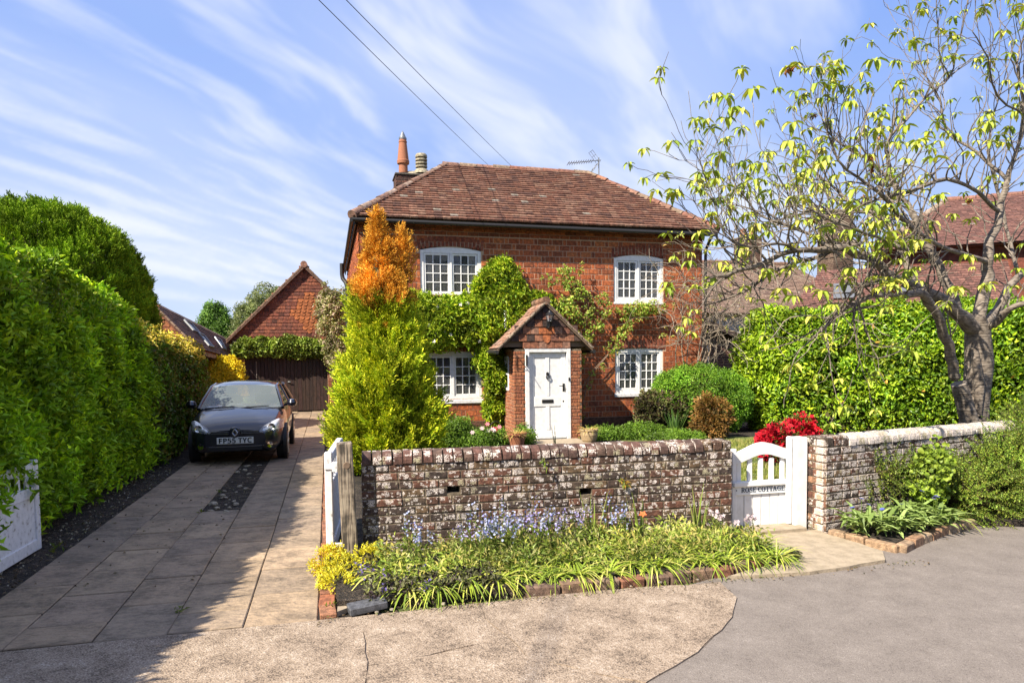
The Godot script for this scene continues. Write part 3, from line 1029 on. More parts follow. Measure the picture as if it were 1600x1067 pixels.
# ---------------------------------------------------------------- the cottage
func make_cottage() -> void:
	var t := thing("cottage", "red brick two-storey cottage with white small-paned windows and a hipped tile roof", "house")
	var zf := -14.55
	var X0 := 0.67
	var X1 := 8.31
	var wins := [[1.88, 3.16, 2.97, 3.92, 0.075], [6.15, 7.345, 2.90, 3.87, 0.07], [1.93, 3.14, 0.83, 1.80, 0.03], [6.18, 7.34, 0.88, 1.84, 0.03]]
	var holes := []
	var bholes := []
	for w in wins:
		holes.append([w[0], w[2], w[1], w[3] + w[4]])
		bholes.append([w[0], w[2], w[1], w[3]])
		bholes.append([w[0] - 0.052, w[3] - 0.02, w[1] + 0.052, w[3] + 0.205])
	var doorway := [3.80, -1.0, 4.73, 1.86]
	holes.append(doorway)
	bholes.append([3.53, -1.0, 5.0, 2.2])
	var wall := node("wall", t)
	var b := MB.new()
	panel(b, X0, X1, -0.1, 4.50, holes, zf - 0.26, zf - 0.005)
	part("front_wall", b, M.mortar, wall)
	var keep := func(x, y):  # what the plants leave in sight
		if x > 3.45 and x < 6.3 and y > 2.5: return 3.0
		if x > 5.0 and x < 6.2 and y > 0.5: return 2.5
		if x > 1.0 and x < 3.5 and y > 3.7: return 2.0
		if x > 6.0 and x < 7.6: return 1.5
		return 0.2
	lay(wall, Transform3D(Basis(), Vector3(0, 0, zf)), courses(X0, X1, 0.36, 4.22, 0.1205, 0.228, 0.072, bholes), RED, M.brick, 210, keep)
	for i in wins.size():
		var w: Array = wins[i]
		soldiers(wall, Transform3D(Basis(), Vector3(0, 0, zf)), w[0], w[1], w[3], w[4], 0.205, [lin(0.36, 0.10, 0.05), lin(0.31, 0.075, 0.038), lin(0.40, 0.125, 0.065)], 17 if i != 1 else 16)
	# plinth, rendered, and the corbelled courses under the eaves
	var pl := MB.new()
	panel(pl, X0 - 0.01, X1 + 0.01, -0.1, 0.355, [doorway, [3.53, -1, 5.0, 2]], zf - 0.2, zf + 0.012)
	part("plinth", pl, M.render_brown, wall)
	var cor := MB.new()
	var row := 0
	for y in [4.235, 4.315, 4.395]:
		var x := X0 - 0.02 - (0.1 if row % 2 else 0.0)
		while x < X1 + 0.02:
			var a := maxf(x, X0 - 0.02)
			var e := minf(x + 0.212, X1 + 0.02)
			if e - a > 0.03:
				cor.box(Vector3(a, y, zf - 0.1), Vector3(e, y + 0.068, zf + 0.012 + 0.018 * row), RED[rng.randi() % 6] * rf(0.6, 0.95), 0.005)
			x += 0.224
		row += 1
	part("corbel_bricks", cor, M.brick, wall).set_meta("kind", "stuff")
	# the other walls
	var s := MB.new()
	s.box(Vector3(X0, -0.1, -22.4), Vector3(X0 + 0.25, 4.5, zf - 0.262))
	s.box(Vector3(X1 - 0.25, -0.1, -19.2), Vector3(X1, 4.5, zf - 0.262))
	s.box(Vector3(X0 + 0.252, -0.1, -19.2), Vector3(X1 - 0.252, 4.5, -18.95))
	s.box(Vector3(X0 + 0.252, -0.1, -22.4), Vector3(5.2, 4.4, -22.15))
	s.box(Vector3(4.95, -0.1, -22.148), Vector3(5.2, 4.4, -19.202))
	part("side_walls", s, M.mortar, wall)
	var sx := Transform3D(Basis(Vector3(0, 0, 1), Vector3.UP, Vector3(-1, 0, 0)), Vector3(X0, 0, -22.4))
	lay(wall, sx, courses(0.0, 7.85, 0.36, 2.3, 0.1205, 0.228, 0.072, []), RED, M.brick, 0, func(_x, _y): return 0.0)
	tile_slope(wall, "hung_tiles", Vector3(X0 - 0.01, 2.3, -22.4), Vector3(0, 0, 1), Vector3.UP, func(_y): return 0.0, func(_y): return 7.85, 2.15, 0.105, 0.165, RED, 0.014, 0.09)
	var sr := Transform3D(Basis(Vector3(0, 0, -1), Vector3.UP, Vector3(1, 0, 0)), Vector3(X1, 0, zf))
	lay(wall, sr, courses(0.0, 4.65, 0.36, 4.4, 0.1205, 0.228, 0.072, []), RED, M.brick, 0, func(_x, _y): return 0.0)
	# floors and a partition keep the rooms dark
	var inn := MB.new()
	inn.box(Vector3(X0 + 0.26, 2.35, -18.9), Vector3(X1 - 0.26, 2.5, zf - 0.27))
	inn.box(Vector3(X0 + 0.26, 4.30, -18.9), Vector3(X1 - 0.26, 4.4, zf - 0.27))
	inn.box(Vector3(X0 + 0.26, 0.0, -18.9), Vector3(X1 - 0.26, 0.1, zf - 0.27))
	inn.box(Vector3(4.1, 0.1, -18.9), Vector3(4.2, 2.34, zf - 1.6))
	inn.box(Vector3(4.9, 2.51, -18.9), Vector3(5.0, 4.29, zf - 0.27))
	part("rooms", inn, M.plaster, t)
	var car := MB.new()
	for y in [0.105, 2.505]:
		car.box(Vector3(X0 + 0.27, y, -18.88), Vector3(X1 - 0.27, y + 0.015, zf - 0.28))
	part("carpets", car, M.carpet, t)
	for i in 4:
		var w: Array = wins[i]
		make_window(t, w[0], w[1], w[2], w[3], w[4], zf - 0.022, i >= 2, [0.20, 0.10, 0.10, 0.12][i])
	# roof
	var roof := node("roof", t)
	var ez := -14.30
	var e0 := 0.58
	var e1 := 8.46
	var ye := 4.47
	var rx0 := 2.86
	var rx1 := 6.40
	var rz := -16.9
	var yr := 6.27
	part("roof_deck", hip_body(e0, e1, ez, -19.5, ye, rx0, rx1, rz, yr), M.dark_interior, roof)
	var run := ez - rz
	var rise := yr - ye
	var slope := sqrt(run * run + rise * rise)
	var v := Vector3(0, rise, -run) / slope
	tile_slope(roof, "roof_tiles", Vector3(e0, ye, ez + 0.04), Vector3.RIGHT, v, func(y): return (rx0 - e0) * y / slope, func(y): return (e1 - e0) - (e1 - rx1) * y / slope, slope, 0.125, 0.165, TILES, 0.042, 0.24)
	var lrun := rx0 - e0
	var ls := sqrt(lrun * lrun + rise * rise)
	tile_slope(roof, "roof_tiles", Vector3(e0 - 0.03, ye, -19.5), Vector3(0, 0, 1), Vector3(lrun, rise, 0) / ls, func(y): return 2.6 * y / ls, func(y): return 5.3 - run * y / ls, ls, 0.098, 0.165, TILES, 0.015, 0.12)
	var rrun := e1 - rx1
	var rs := sqrt(rrun * rrun + rise * rise)
	tile_slope(roof, "roof_tiles", Vector3(e1 + 0.03, ye, ez), Vector3(0, 0, -1), Vector3(-rrun, rise, 0) / rs, func(y): return run * y / rs, func(y): return 5.3 - 2.6 * y / rs, rs, 0.098, 0.165, TILES, 0.015, 0.12)
	var rt := [lin(0.34, 0.14, 0.085), lin(0.27, 0.12, 0.08), lin(0.30, 0.16, 0.11), lin(0.38, 0.17, 0.10), lin(0.30, 0.21, 0.14)]
	run_of_ridge_tiles(roof, "ridge_tile", Vector3(rx0 - 0.1, yr + 0.01, rz), Vector3(rx1 + 0.1, yr + 0.01, rz), 0.10, 0.40, rt)
	var grey := [lin(0.27, 0.17, 0.12), lin(0.31, 0.22, 0.17), lin(0.25, 0.14, 0.10), lin(0.34, 0.25, 0.2)]
	run_of_ridge_tiles(roof, "hip_tile", Vector3(e0 - 0.06, ye + 0.03, ez + 0.05), Vector3(rx0, yr + 0.02, rz), 0.095, 0.33, grey)
	run_of_ridge_tiles(roof, "hip_tile", Vector3(e1 + 0.08, ye + 0.03, ez + 0.05), Vector3(rx1, yr + 0.02, rz), 0.095, 0.33, rt)
	run_of_ridge_tiles(roof, "hip_tile", Vector3(e0, ye + 0.03, -19.5), Vector3(rx0, yr + 0.02, rz), 0.095, 0.45, grey)
	# mortar pointing seen as pale dabs along the ridge
	var dab := MB.new()
	for x in [4.75, 5.2, 5.45, 3.2, 4.05]:
		dab.box(Vector3(x, yr - 0.10, rz + 0.10), Vector3(x + rf(0.08, 0.16), yr - 0.05, rz + 0.15), Color.WHITE, 0.01)
	part("mortar_dabs", dab, M.old_mortar, roof)
	part("rear_roof", hip_body(e0 + 0.02, 5.5, -19.52, -22.75, ye - 0.01, 1.9, 4.0, -21.1, 5.75), M.rear_tile, roof)
	# gutters
	var gu := MB.new()
	gu.tube([Vector3(e0 - 0.05, ye - 0.045, ez + 0.055), Vector3(e1 + 0.05, ye - 0.075, ez + 0.055)], [0.042, 0.042], 8)
	gu.tube([Vector3(e0 - 0.06, ye - 0.05, ez + 0.06), Vector3(e0 - 0.06, ye - 0.07, -22.7)], [0.045, 0.045], 8)
	gu.box(Vector3(e0 + 0.02, ye - 0.08, ez - 0.02), Vector3(e1 - 0.02, ye - 0.002, ez + 0.005))
	gu.box(Vector3(e0 - 0.005, ye - 0.13, -22.7), Vector3(e0 + 0.018, ye - 0.004, ez - 0.022))
	gu.box(Vector3(e0 + 0.02, ye - 0.03, zf + 0.06), Vector3(e1 - 0.02, ye - 0.003, ez - 0.024))
	part("gutter", gu, M.gutter_black, roof)
	var dp := MB.new()
	dp.tube([Vector3(e1 - 0.06, 4.40, ez + 0.05), Vector3(e1 - 0.10, 4.28, ez + 0.0), Vector3(8.36, 4.08, -14.48), Vector3(8.37, 3.9, -14.50), Vector3(8.37, 0.1, -14.50)], [0.035, 0.035, 0.035, 0.035, 0.035], 8)
	part("downpipe", dp, M.gutter_black, t)
	make_chimney(t)
	make_porch(t)


func stack(parent: Node3D, x0: float, x1: float, z0: float, z1: float, y0: float, y1: float, tones: Array, m: Material, sides := [true, true, false], sl := 0.2, single := true) -> void:  # z0 is the front
	var c := MB.new()
	c.box(Vector3(x0 + 0.009, y0, z1 + 0.009), Vector3(x1 - 0.009, y1 - 0.004, z0 - 0.009))
	part("brick_core", c, M.old_mortar, parent)
	var most := 400 if single else 0
	lay(parent, Transform3D(Basis(), Vector3(0, 0, z0)), courses(x0, x1, y0, y1, 0.07, sl, sl * 0.48, [], 0), tones, m, most, func(_x, _y): return 1.0)
	if sides[0]:
		lay(parent, Transform3D(Basis(Vector3(0, 0, 1), Vector3.UP, Vector3(-1, 0, 0)), Vector3(x0, 0, z1)), courses(0.0, z0 - z1 - 0.012, y0, y1, 0.07, sl, sl * 0.48, [], 0), tones, m, most if sides[1] else 0, func(_x, _y): return 1.0)
	if sides[2]:
		lay(parent, Transform3D(Basis(Vector3(0, 0, -1), Vector3.UP, Vector3(1, 0, 0)), Vector3(x1, 0, z0 - 0.012)), courses(0.0, z0 - z1 - 0.012, y0, y1, 0.07, sl, sl * 0.48, [], 0), tones, m, 0, func(_x, _y): return 1.0)


func make_chimney(t: Node3D) -> void:
	var c := node("chimney", t)
	var dark := [lin(0.12, 0.055, 0.04), lin(0.16, 0.065, 0.045), lin(0.10, 0.05, 0.04), lin(0.2, 0.085, 0.055)]
	stack(c, 1.99, 2.80, -19.55, -20.15, 5.0, 6.40, RED, M.brick, [true, false, true])
	stack(c, 1.90, 2.89, -19.46, -20.24, 6.40, 6.68, dark, M.brick, [true, false, true])
	var cap := MB.new()
	cap.box(Vector3(1.87, 6.683, -20.27), Vector3(2.92, 6.735, -19.43), lin(0.14, 0.12, 0.10), 0.012)
	part("cap_course", cap, M.brick, c)
	var fl := MB.new()
	fl.lathe(PackedVector2Array([Vector2(0.46, 6.735), Vector2(0.30, 6.80), Vector2(0.22, 6.86), Vector2(0, 6.86)]), 14, Transform3D(Basis.from_scale(Vector3(1, 1, 0.75)), Vector3(2.40, 0, -14.9)), Color.WHITE)
	part("flaunching", fl, M.pot_stone, c, Transform3D(Basis(), Vector3(0.02, 0, -4.95)))
	var p := MB.new()
	p.lathe(PackedVector2Array([Vector2(0.125, 6.80), Vector2(0.12, 7.03), Vector2(0.165, 7.05), Vector2(0.17, 7.13), Vector2(0.155, 7.15), Vector2(0.105, 7.62), Vector2(0.115, 7.63), Vector2(0.115, 7.66), Vector2(0.10, 7.67), Vector2(0.098, 7.71), Vector2(0, 7.71)]), 18, Transform3D(Basis(), Vector3(2.13, 0, -19.75)))
	var pot := part("chimney_pot", p, M.terracotta, c, Transform3D(), "tall tapered terracotta pot with a pointed grey cowl")
	var k := MB.new()
	k.lathe(PackedVector2Array([Vector2(0.105, 7.705), Vector2(0.108, 7.75), Vector2(0.095, 7.76), Vector2(0.03, 7.90), Vector2(0, 7.95)]), 12, Transform3D(Basis(), Vector3(2.13, 0, -19.75)))
	part("chimney_cowl", k, M.grey_metal, c)
	var q := MB.new()
	var prof := PackedVector2Array([Vector2(0.24, 6.80), Vector2(0.185, 6.90), Vector2(0.155, 6.93)])
	for i in 4:
		var y := 6.95 + i * 0.09
		prof.append_array(PackedVector2Array([Vector2(0.10, y), Vector2(0.10, y + 0.025), Vector2(0.165, y + 0.03), Vector2(0.165, y + 0.075)]))
	prof.append_array(PackedVector2Array([Vector2(0.15, 7.33), Vector2(0.13, 7.35), Vector2(0.0, 7.36)]))
	q.lathe(prof, 18, Transform3D(Basis(), Vector3(2.63, 0, -19.75)))
	part("chimney_pot", q, M.pot_stone, c, Transform3D(), "short louvred stone-coloured pot")


func make_porch(t: Node3D) -> void:
	var p := node("porch", t)
	var z0 := -13.46
	var zw := -14.538
	# brick piers and side walls
	stack(p, 3.56, 3.79, z0, -13.7, 0.0, 1.86, ORANGE, M.brick, [false, false, false])
	stack(p, 4.74, 4.98, z0, -13.7, 0.0, 1.86, ORANGE, M.brick, [false, false, true])
	var win := [0.30, 1.02, 0.66, 1.72]
	var side := Transform3D(Basis(Vector3(0, 0, 1), Vector3.UP, Vector3(-1, 0, 0)), Vector3(3.56, 0, zw))
	lay(p, side, courses(0.0, 1.06, 0.0, 1.86, 0.07, 0.2, 0.096, [win]), ORANGE, M.brick, 200, func(_x, _y): return 1.0)
	var sw := MB.new()
	panel(sw, 0.0, 0.834, 0.0, 1.86, [win], -0.2, -0.009, side)
	sw.box(Vector3(4.75, 0, zw), Vector3(4.97, 1.86, -13.702))
	part("side_wall", sw, M.mortar, p)
	var wf := MB.new()
	for q in [[0.30, 1.02, 0.36, 1.72], [0.60, 1.02, 0.66, 1.72], [0.36, 1.02, 0.60, 1.08], [0.36, 1.66, 0.60, 1.72], [0.36, 1.34, 0.60, 1.37]]:
		wf.box(Vector3(q[0], q[1], -0.1), Vector3(q[2], q[3], 0.012), Color.WHITE, 0.004, side)
	part("window_frame", wf, M.paint, p)
	var wp := MB.new()
	wp.quad(side * Vector3(0.36, 1.08, -0.05), side * Vector3(0.60, 1.08, -0.05), side * Vector3(0.60, 1.66, -0.05), side * Vector3(0.36, 1.66, -0.05))
	part("pane", wp, M.glass, p)
	# roof: two slopes
	var zr := -13.62 + 0.24
	var apex := Vector3(4.21, 2.80, zr)
	for s in [-1, 1]:
		var run := 0.99
		var rise := 0.92
		var sl := sqrt(run * run + rise * rise)
		var deck := MB.new()
		deck.prism(PackedVector2Array([Vector2(0, 2.775), Vector2(s * run, 2.775 - rise), Vector2(s * run, 2.73 - rise), Vector2(0, 2.73)]), zw, zr - 0.02, Color.WHITE, Transform3D(Basis(), Vector3(4.21, 0, 0)))
		part("roof_deck", deck, M.dark_interior, p)
		var o := Vector3(4.21 + s * run, 2.785 - rise, zw if s < 0 else zr)
		tile_slope(p, "roof_tile", o, Vector3(0, 0, -s), Vector3(-s * run, rise, 0) / sl, func(_y): return 0.0, func(_y): return zr - zw, sl, 0.105, 0.168, [lin(0.34, 0.17, 0.11), lin(0.40, 0.22, 0.15), lin(0.28, 0.14, 0.10), lin(0.24, 0.14, 0.11), lin(0.36, 0.24, 0.18)], 0.016, 0.11, s < 0)
		# verge: the tile ends bedded in pale mortar
		for i in 9:
			var a := Vector2(4.21 + s * run * (i + 0.05) / 9.0, 2.79 - rise * (i + 0.05) / 9.0)
			var c := Vector2(4.21 + s * run * (i + 0.97) / 9.0, 2.79 - rise * (i + 0.97) / 9.0)
			var m := MB.new()
			m.bar(Vector3(a.x, a.y, zr - 0.02), Vector3(c.x, c.y - 0.006, zr - 0.02), 0.05, 0.035, [lin(0.30, 0.22, 0.16), lin(0.24, 0.17, 0.12), lin(0.36, 0.29, 0.21)][rng.randi() % 3], 0.008)
			part("verge_tile", m, M.tile, p)
	run_of_ridge_tiles(p, "ridge_tile", Vector3(4.21, 2.81, zr), Vector3(4.21, 2.81, zw), 0.075, 0.3, [lin(0.33, 0.2, 0.13), lin(0.3, 0.16, 0.1)])
	var soff := MB.new()
	soff.prism(PackedVector2Array([Vector2(3.27, 1.90), Vector2(5.15, 1.90), Vector2(4.21, 2.74)]), zw, z0 - 0.045)
	part("gable_wall", soff, M.dark_interior, p)
	# gable hung with plain and shaped tiles
	var gt := [lin(0.30, 0.115, 0.06), lin(0.36, 0.15, 0.085), lin(0.07, 0.04, 0.032), lin(0.24, 0.095, 0.06), lin(0.33, 0.17, 0.11)]
	for r in 6:
		var y := 1.885 + r * 0.142
		var half := (2.70 - y) * 0.99 / 0.92
		if r == 0: half = 0.50
		if r > 0: half = minf(half, 0.74 - (r - 1) * 0.16)
		var w := 0.166
		var n := int(half * 2.0 / w + 0.55)
		if r == 1 and n % 2 == 0: n += 1
		if r == 2 and n % 2 == 1: n += 1
		for i in n:
			var x := 4.24 + (i - (n - 1) * 0.5) * w
			var tone: Color = gt[rng.randi() % 5]
			if r in [1, 2] and absf(x - 4.24) < 0.13: tone = lin(0.45, 0.14, 0.05)
			if absf(x - 4.24) > half - 0.12 and r > 0: tone = gt[2] * rf(0.8, 1.5)
			var m := MB.new()
			var h := 0.175
			if r == 1 and absf(x - 4.24) < 0.05:
				m.prism(PackedVector2Array([Vector2(-w / 2 + 0.003, h), Vector2(-w / 2 + 0.003, 0.03), Vector2(-w / 4, -0.02), Vector2(0, -0.045), Vector2(w / 4, -0.02), Vector2(w / 2 - 0.003, 0.03), Vector2(w / 2 - 0.003, h)]), -0.008, 0.008, tone)
			else:
				m.box(Vector3(-w / 2 + 0.003, 0, -0.008), Vector3(w / 2 - 0.003, h, 0.008), tone, 0.003)
			part("hung_tile", m, M.tile, p, Transform3D(Basis.from_euler(Vector3(-0.11 + rf(-0.02, 0.02), rf(-0.02, 0.02), rf(-0.02, 0.02))), Vector3(x, y - 0.015, z0 + 0.012)))
	var gu := MB.new()
	gu.tube([Vector3(3.20, 1.80, zr + 0.0), Vector3(3.20, 1.82, zw)], [0.04, 0.04], 8)
	gu.tube([Vector3(5.22, 1.80, zr), Vector3(5.22, 1.82, zw)], [0.04, 0.04], 8)
	part("gutter", gu, M.gutter_black, p)
	# door frame and door
	var fr := MB.new()
	fr.box(Vector3(3.79, 0.0, z0 - 0.12), Vector3(3.875, 1.87, z0 + 0.012), Color.WHITE, 0.006)
	fr.box(Vector3(4.66, 0.0, z0 - 0.12), Vector3(4.742, 1.87, z0 + 0.012), Color.WHITE, 0.006)
	fr.box(Vector3(3.875, 1.79, z0 - 0.12), Vector3(4.66, 1.87, z0 + 0.010), Color.WHITE, 0.006)
	part("door_frame", fr, M.paint, p)
	var d := MB.new()
	var za := z0 - 0.045
	d.box(Vector3(3.88, 0.03, za - 0.035), Vector3(4.655, 1.785, za - 0.014))
	for q in [[3.88, 0.03, 3.985, 1.785], [4.55, 0.03, 4.655, 1.785], [3.985, 1.68, 4.55, 1.785], [3.985, 0.70, 4.55, 0.90], [3.985, 0.03, 4.55, 0.21], [4.225, 0.21, 4.31, 0.70], [4.225, 0.90, 4.31, 1.68]]:
		d.box(Vector3(q[0], q[1], za - 0.02), Vector3(q[2], q[3], za), Color.WHITE, 0.008)
	d.box(Vector3(3.88, 0.045, za), Vector3(4.655, 0.12, za + 0.035), Color.WHITE, 0.015)
	var door := part("door", d, M.paint, p)
	var st := MB.new()
	st.box(Vector3(3.72, -0.05, z0 - 0.1), Vector3(4.82, 0.028, z0 + 0.10), Color.WHITE, 0.008)
	part("step", st, M.pot_stone, p)
	var lp := MB.new()
	lp.box(Vector3(4.145, 0.775, za), Vector3(4.385, 0.842, za + 0.012), Color.WHITE, 0.004)
	lp.box(Vector3(4.17, 0.79, za + 0.012), Vector3(4.36, 0.827, za + 0.018), Color.WHITE, 0.003)
	part("letter_plate", lp, M.black_metal, p)
	var kn := MB.new()
	kn.lathe(PackedVector2Array([Vector2(0.0, 0.0), Vector2(0.035, 0.004), Vector2(0.03, 0.02), Vector2(0, 0.026)]), 12, Transform3D(Basis(Vector3.RIGHT, PI / 2), Vector3(4.265, 1.36, za)))
	var ring := []
	var rr := []
	for i in 15:
		ring.append(Vector3(4.265 + 0.036 * cos(TAU * i / 14.0), 1.30 + 0.042 * sin(TAU * i / 14.0), za + 0.02))
		rr.append(0.010)
	kn.tube(ring, rr, 6)
	part("door_knocker", kn, M.black_metal, p)
	var hd := MB.new()
	hd.box(Vector3(4.585, 1.00, za), Vector3(4.63, 1.16, za + 0.010), Color.WHITE, 0.003)
	hd.tube([Vector3(4.607, 1.11, za + 0.01), Vector3(4.607, 1.11, za + 0.05), Vector3(4.50, 1.115, za + 0.055)], [0.011, 0.011, 0.009], 8)
	hd.lathe(PackedVector2Array([Vector2(0, 0), Vector2(0.018, 0.003), Vector2(0, 0.008)]), 10, Transform3D(Basis(Vector3.RIGHT, PI / 2), Vector3(4.60, 0.80, za)))
	part("door_handle", hd, M.black_metal, p)
	var bell := MB.new()
	bell.box(Vector3(4.69, 1.21, z0 + 0.012), Vector3(4.72, 1.28, z0 + 0.03), Color.WHITE, 0.006)
	part("door_bell", bell, M.black_metal, p)
	var hinge := MB.new()
	hinge.box(Vector3(3.80, 1.52, z0 + 0.012), Vector3(3.83, 1.74, z0 + 0.05), Color.WHITE, 0.006)
	part("door_bracket", hinge, M.black_metal, p)


func make_house_fittings() -> void:
	# lantern on the porch gable
	var l := thing("wall_lantern", "black coach lantern fixed to the tiled gable above the front door", "lantern", Vector3(4.27, 2.24, -13.44))
	var b := MB.new()
	b.box(Vector3(-0.035, 0.02, -0.01), Vector3(0.035, 0.20, 0.02), Color.WHITE, 0.006)
	b.tube([Vector3(0, 0.06, 0.02), Vector3(0, 0.02, 0.06), Vector3(0, 0.06, 0.10), Vector3(0, 0.14, 0.11)], [0.012, 0.012, 0.012, 0.012], 8)
	part("bracket", b, M.black_metal, l)
	var c := MB.new()
	c.lathe(PackedVector2Array([Vector2(0, 0.13), Vector2(0.045, 0.14), Vector2(0.05, 0.16)]), 6, Transform3D(Basis(), Vector3(0, 0, 0.11)))
	c.lathe(PackedVector2Array([Vector2(0.095, 0.285), Vector2(0.095, 0.295), Vector2(0.04, 0.345), Vector2(0.035, 0.36), Vector2(0.012, 0.375), Vector2(0.014, 0.39), Vector2(0, 0.40)]), 6, Transform3D(Basis(), Vector3(0, 0, 0.11)))
	for i in 6:
		var a := TAU * i / 6.0
		c.tube([Vector3(0.05 * cos(a), 0.16, 0.11 - 0.05 * sin(a)), Vector3(0.085 * cos(a), 0.285, 0.11 - 0.085 * sin(a))], [0.006, 0.006], 5)
	part("lantern_frame", c, M.black_metal, l)
	var g := MB.new()
	g.lathe(PackedVector2Array([Vector2(0.046, 0.162), Vector2(0.081, 0.284)]), 6, Transform3D(Basis(), Vector3(0, 0, 0.11)))
	part("glass", g, M.lamp_glass, l)
	# aerial on the roof
	var a := thing("television_aerial", "thin metal television aerial on a short mast by the right end of the ridge", "aerial", Vector3(6.74, 6.0, -16.9))
	var m := MB.new()
	m.tube([Vector3(0, 0, 0), Vector3(0, 0.72, 0)], [0.016, 0.016], 6)
	part("mast", m, M.grey_metal, a)
	var e := MB.new()
	e.tube([Vector3(0.06, 0.66, 0), Vector3(-0.86, 0.50, 0.10)], [0.010, 0.010], 5)
	for i in 11:
		var q := Vector3(0.0, 0.65, 0.01).lerp(Vector3(-0.85, 0.50, 0.10), 0.22 + i * 0.078)
		e.tube([q + Vector3(-0.01, -0.03, -0.07), q + Vector3(0.01, 0.03, 0.07)], [0.009, 0.009], 4)
	part("boom", e, M.grey_metal, a)
	var r := MB.new()
	for i in 6:
		var k := i / 5.0
		var y := lerpf(-0.02, 0.28, k)
		r.tube([Vector3(-0.02 - 0.26 * absf(k - 0.5) * 1.6, 0.36 + y * 1.75, -0.10), Vector3(-0.02 - 0.26 * absf(k - 0.5) * 1.6, 0.36 + y * 1.75, 0.16)], [0.006, 0.006], 4)
	for z in [-0.10, 0.03, 0.16]:
		r.tube([Vector3(-0.23, 0.325, z), Vector3(-0.02, 0.59, z), Vector3(-0.23, 0.85, z)], [0.006, 0.006, 0.006], 4)
	part("reflector", r, M.grey_metal, a)
	# soil pipe at the side
	var f := MB.new()
	f.tube([Vector3(0.56, 2.2, -20.4), Vector3(0.56, 3.76, -20.4), Vector3(0.54, 3.86, -20.42), Vector3(0.46, 3.98, -20.5), Vector3(0.44, 4.10, -20.5), Vector3(0.44, 4.40, -20.5)], [0.055, 0.055, 0.06, 0.06, 0.058, 0.058], 10)
	tag(part("flue_pipe", f, M.gutter_black), "black vent pipe with an elbow on the left side wall of the cottage", "pipe")
	# overhead cables down to the ridge
	var ends := [[Vector3(-0.00, 7.44, -12.00), Vector3(6.17, 9.20, -27.00)], [Vector3(0.43, 7.49, -12.00), Vector3(7.19, 9.14, -27.00)]]
	for i in 2:
		var p: Vector3 = ends[i][0]
		var q: Vector3 = ends[i][1]
		var dir := (q - p)
		var pts := []
		var rad := []
		for k in 25:
			var s := k / 24.0 * 2.2 - 1.0
			pts.append(p + dir * s + Vector3.DOWN * 0.10 * (0.25 - (s - 0.5) * (s - 0.5)))
			rad.append(0.0072)
		var w := MB.new()
		w.tube(pts, rad, 5)
		tag(part("overhead_cable", w, M.gutter_black), ["thin black overhead cable to the roof ridge, the left of the two", "thin black overhead cable to the roof ridge, the right of the two"][i], "cable", "overhead cables to the ridge")
	# hanging basket bracket and the spiral that hangs by the porch
	var br := MB.new()
	br.tube([Vector3(3.60, 1.46, -13.44), Vector3(3.60, 1.76, -13.44)], [0.008, 0.008], 5)
	br.tube([Vector3(3.60, 1.74, -13.44), Vector3(3.56, 1.75, -13.30), Vector3(3.54, 1.70, -13.20)], [0.008, 0.008, 0.007], 5)
	br.tube([Vector3(3.60, 1.52, -13.44), Vector3(3.58, 1.62, -13.36), Vector3(3.56, 1.73, -13.30)], [0.006, 0.006, 0.006], 5)
	tag(part("hanging_bracket", br, M.black_metal), "empty black iron hanging bracket on the left brick pier of the porch", "bracket")
	var sp := MB.new()
	var sq := []
	var sr := []
	for i in 40:
		sq.append(Vector3(3.50 + 0.03 * cos(i * 0.9), 2.28 + i * 0.0095, -13.9 + 0.03 * sin(i * 0.9)))
		sr.append(0.006)
	sp.tube(sq, sr, 5)
	tag(part("wind_spiral", sp, M.chrome), "silvery twisted wind spiral hanging in the creeper left of the porch roof", "wind ornament")


# ---------------------------------------------------------------- the other buildings
func tile_patch(parent: Node3D, called: String, p00: Vector3, p10: Vector3, p01: Vector3, p11: Vector3, gauge: float, width: float, tones: Array) -> void:  # eave p00-p10, top p01-p11
	var xfs := []
	var cols := []
	var rows := int(((p01 - p00).length() + (p11 - p10).length()) * 0.5 / gauge)
	var w0 := (p10 - p00).cross(p01 - p00).normalized()
	for r in rows:
		var k := (r + 0.6) / rows
		var a := p00.lerp(p01, k)
		var b := p10.lerp(p11, k)
		var n := maxi(1, int(a.distance_to(b) / width))
		for i in n:
			var p := a.lerp(b, (i + (0.5 if r % 2 else 0.2)) / n)
			var u := (b - a).normalized()
			var v := w0.cross(u)
			xfs.append(Transform3D(Basis(u, v, w0) * Basis.from_euler(Vector3(-0.11 + rf(-0.03, 0.03), 0, rf(-0.02, 0.02))), p + w0 * 0.02))
			cols.append((tones[rng.randi() % tones.size()] as Color) * rf(0.75, 1.2))
	var m := MB.new()
	m.box(Vector3(-width / 2 + 0.002, -gauge * 0.8, -0.008), Vector3(width / 2 - 0.002, gauge * 0.8, 0.008), Color.WHITE, 0.003)
	multi(called, m.mesh(), M.tile, parent, xfs, cols)


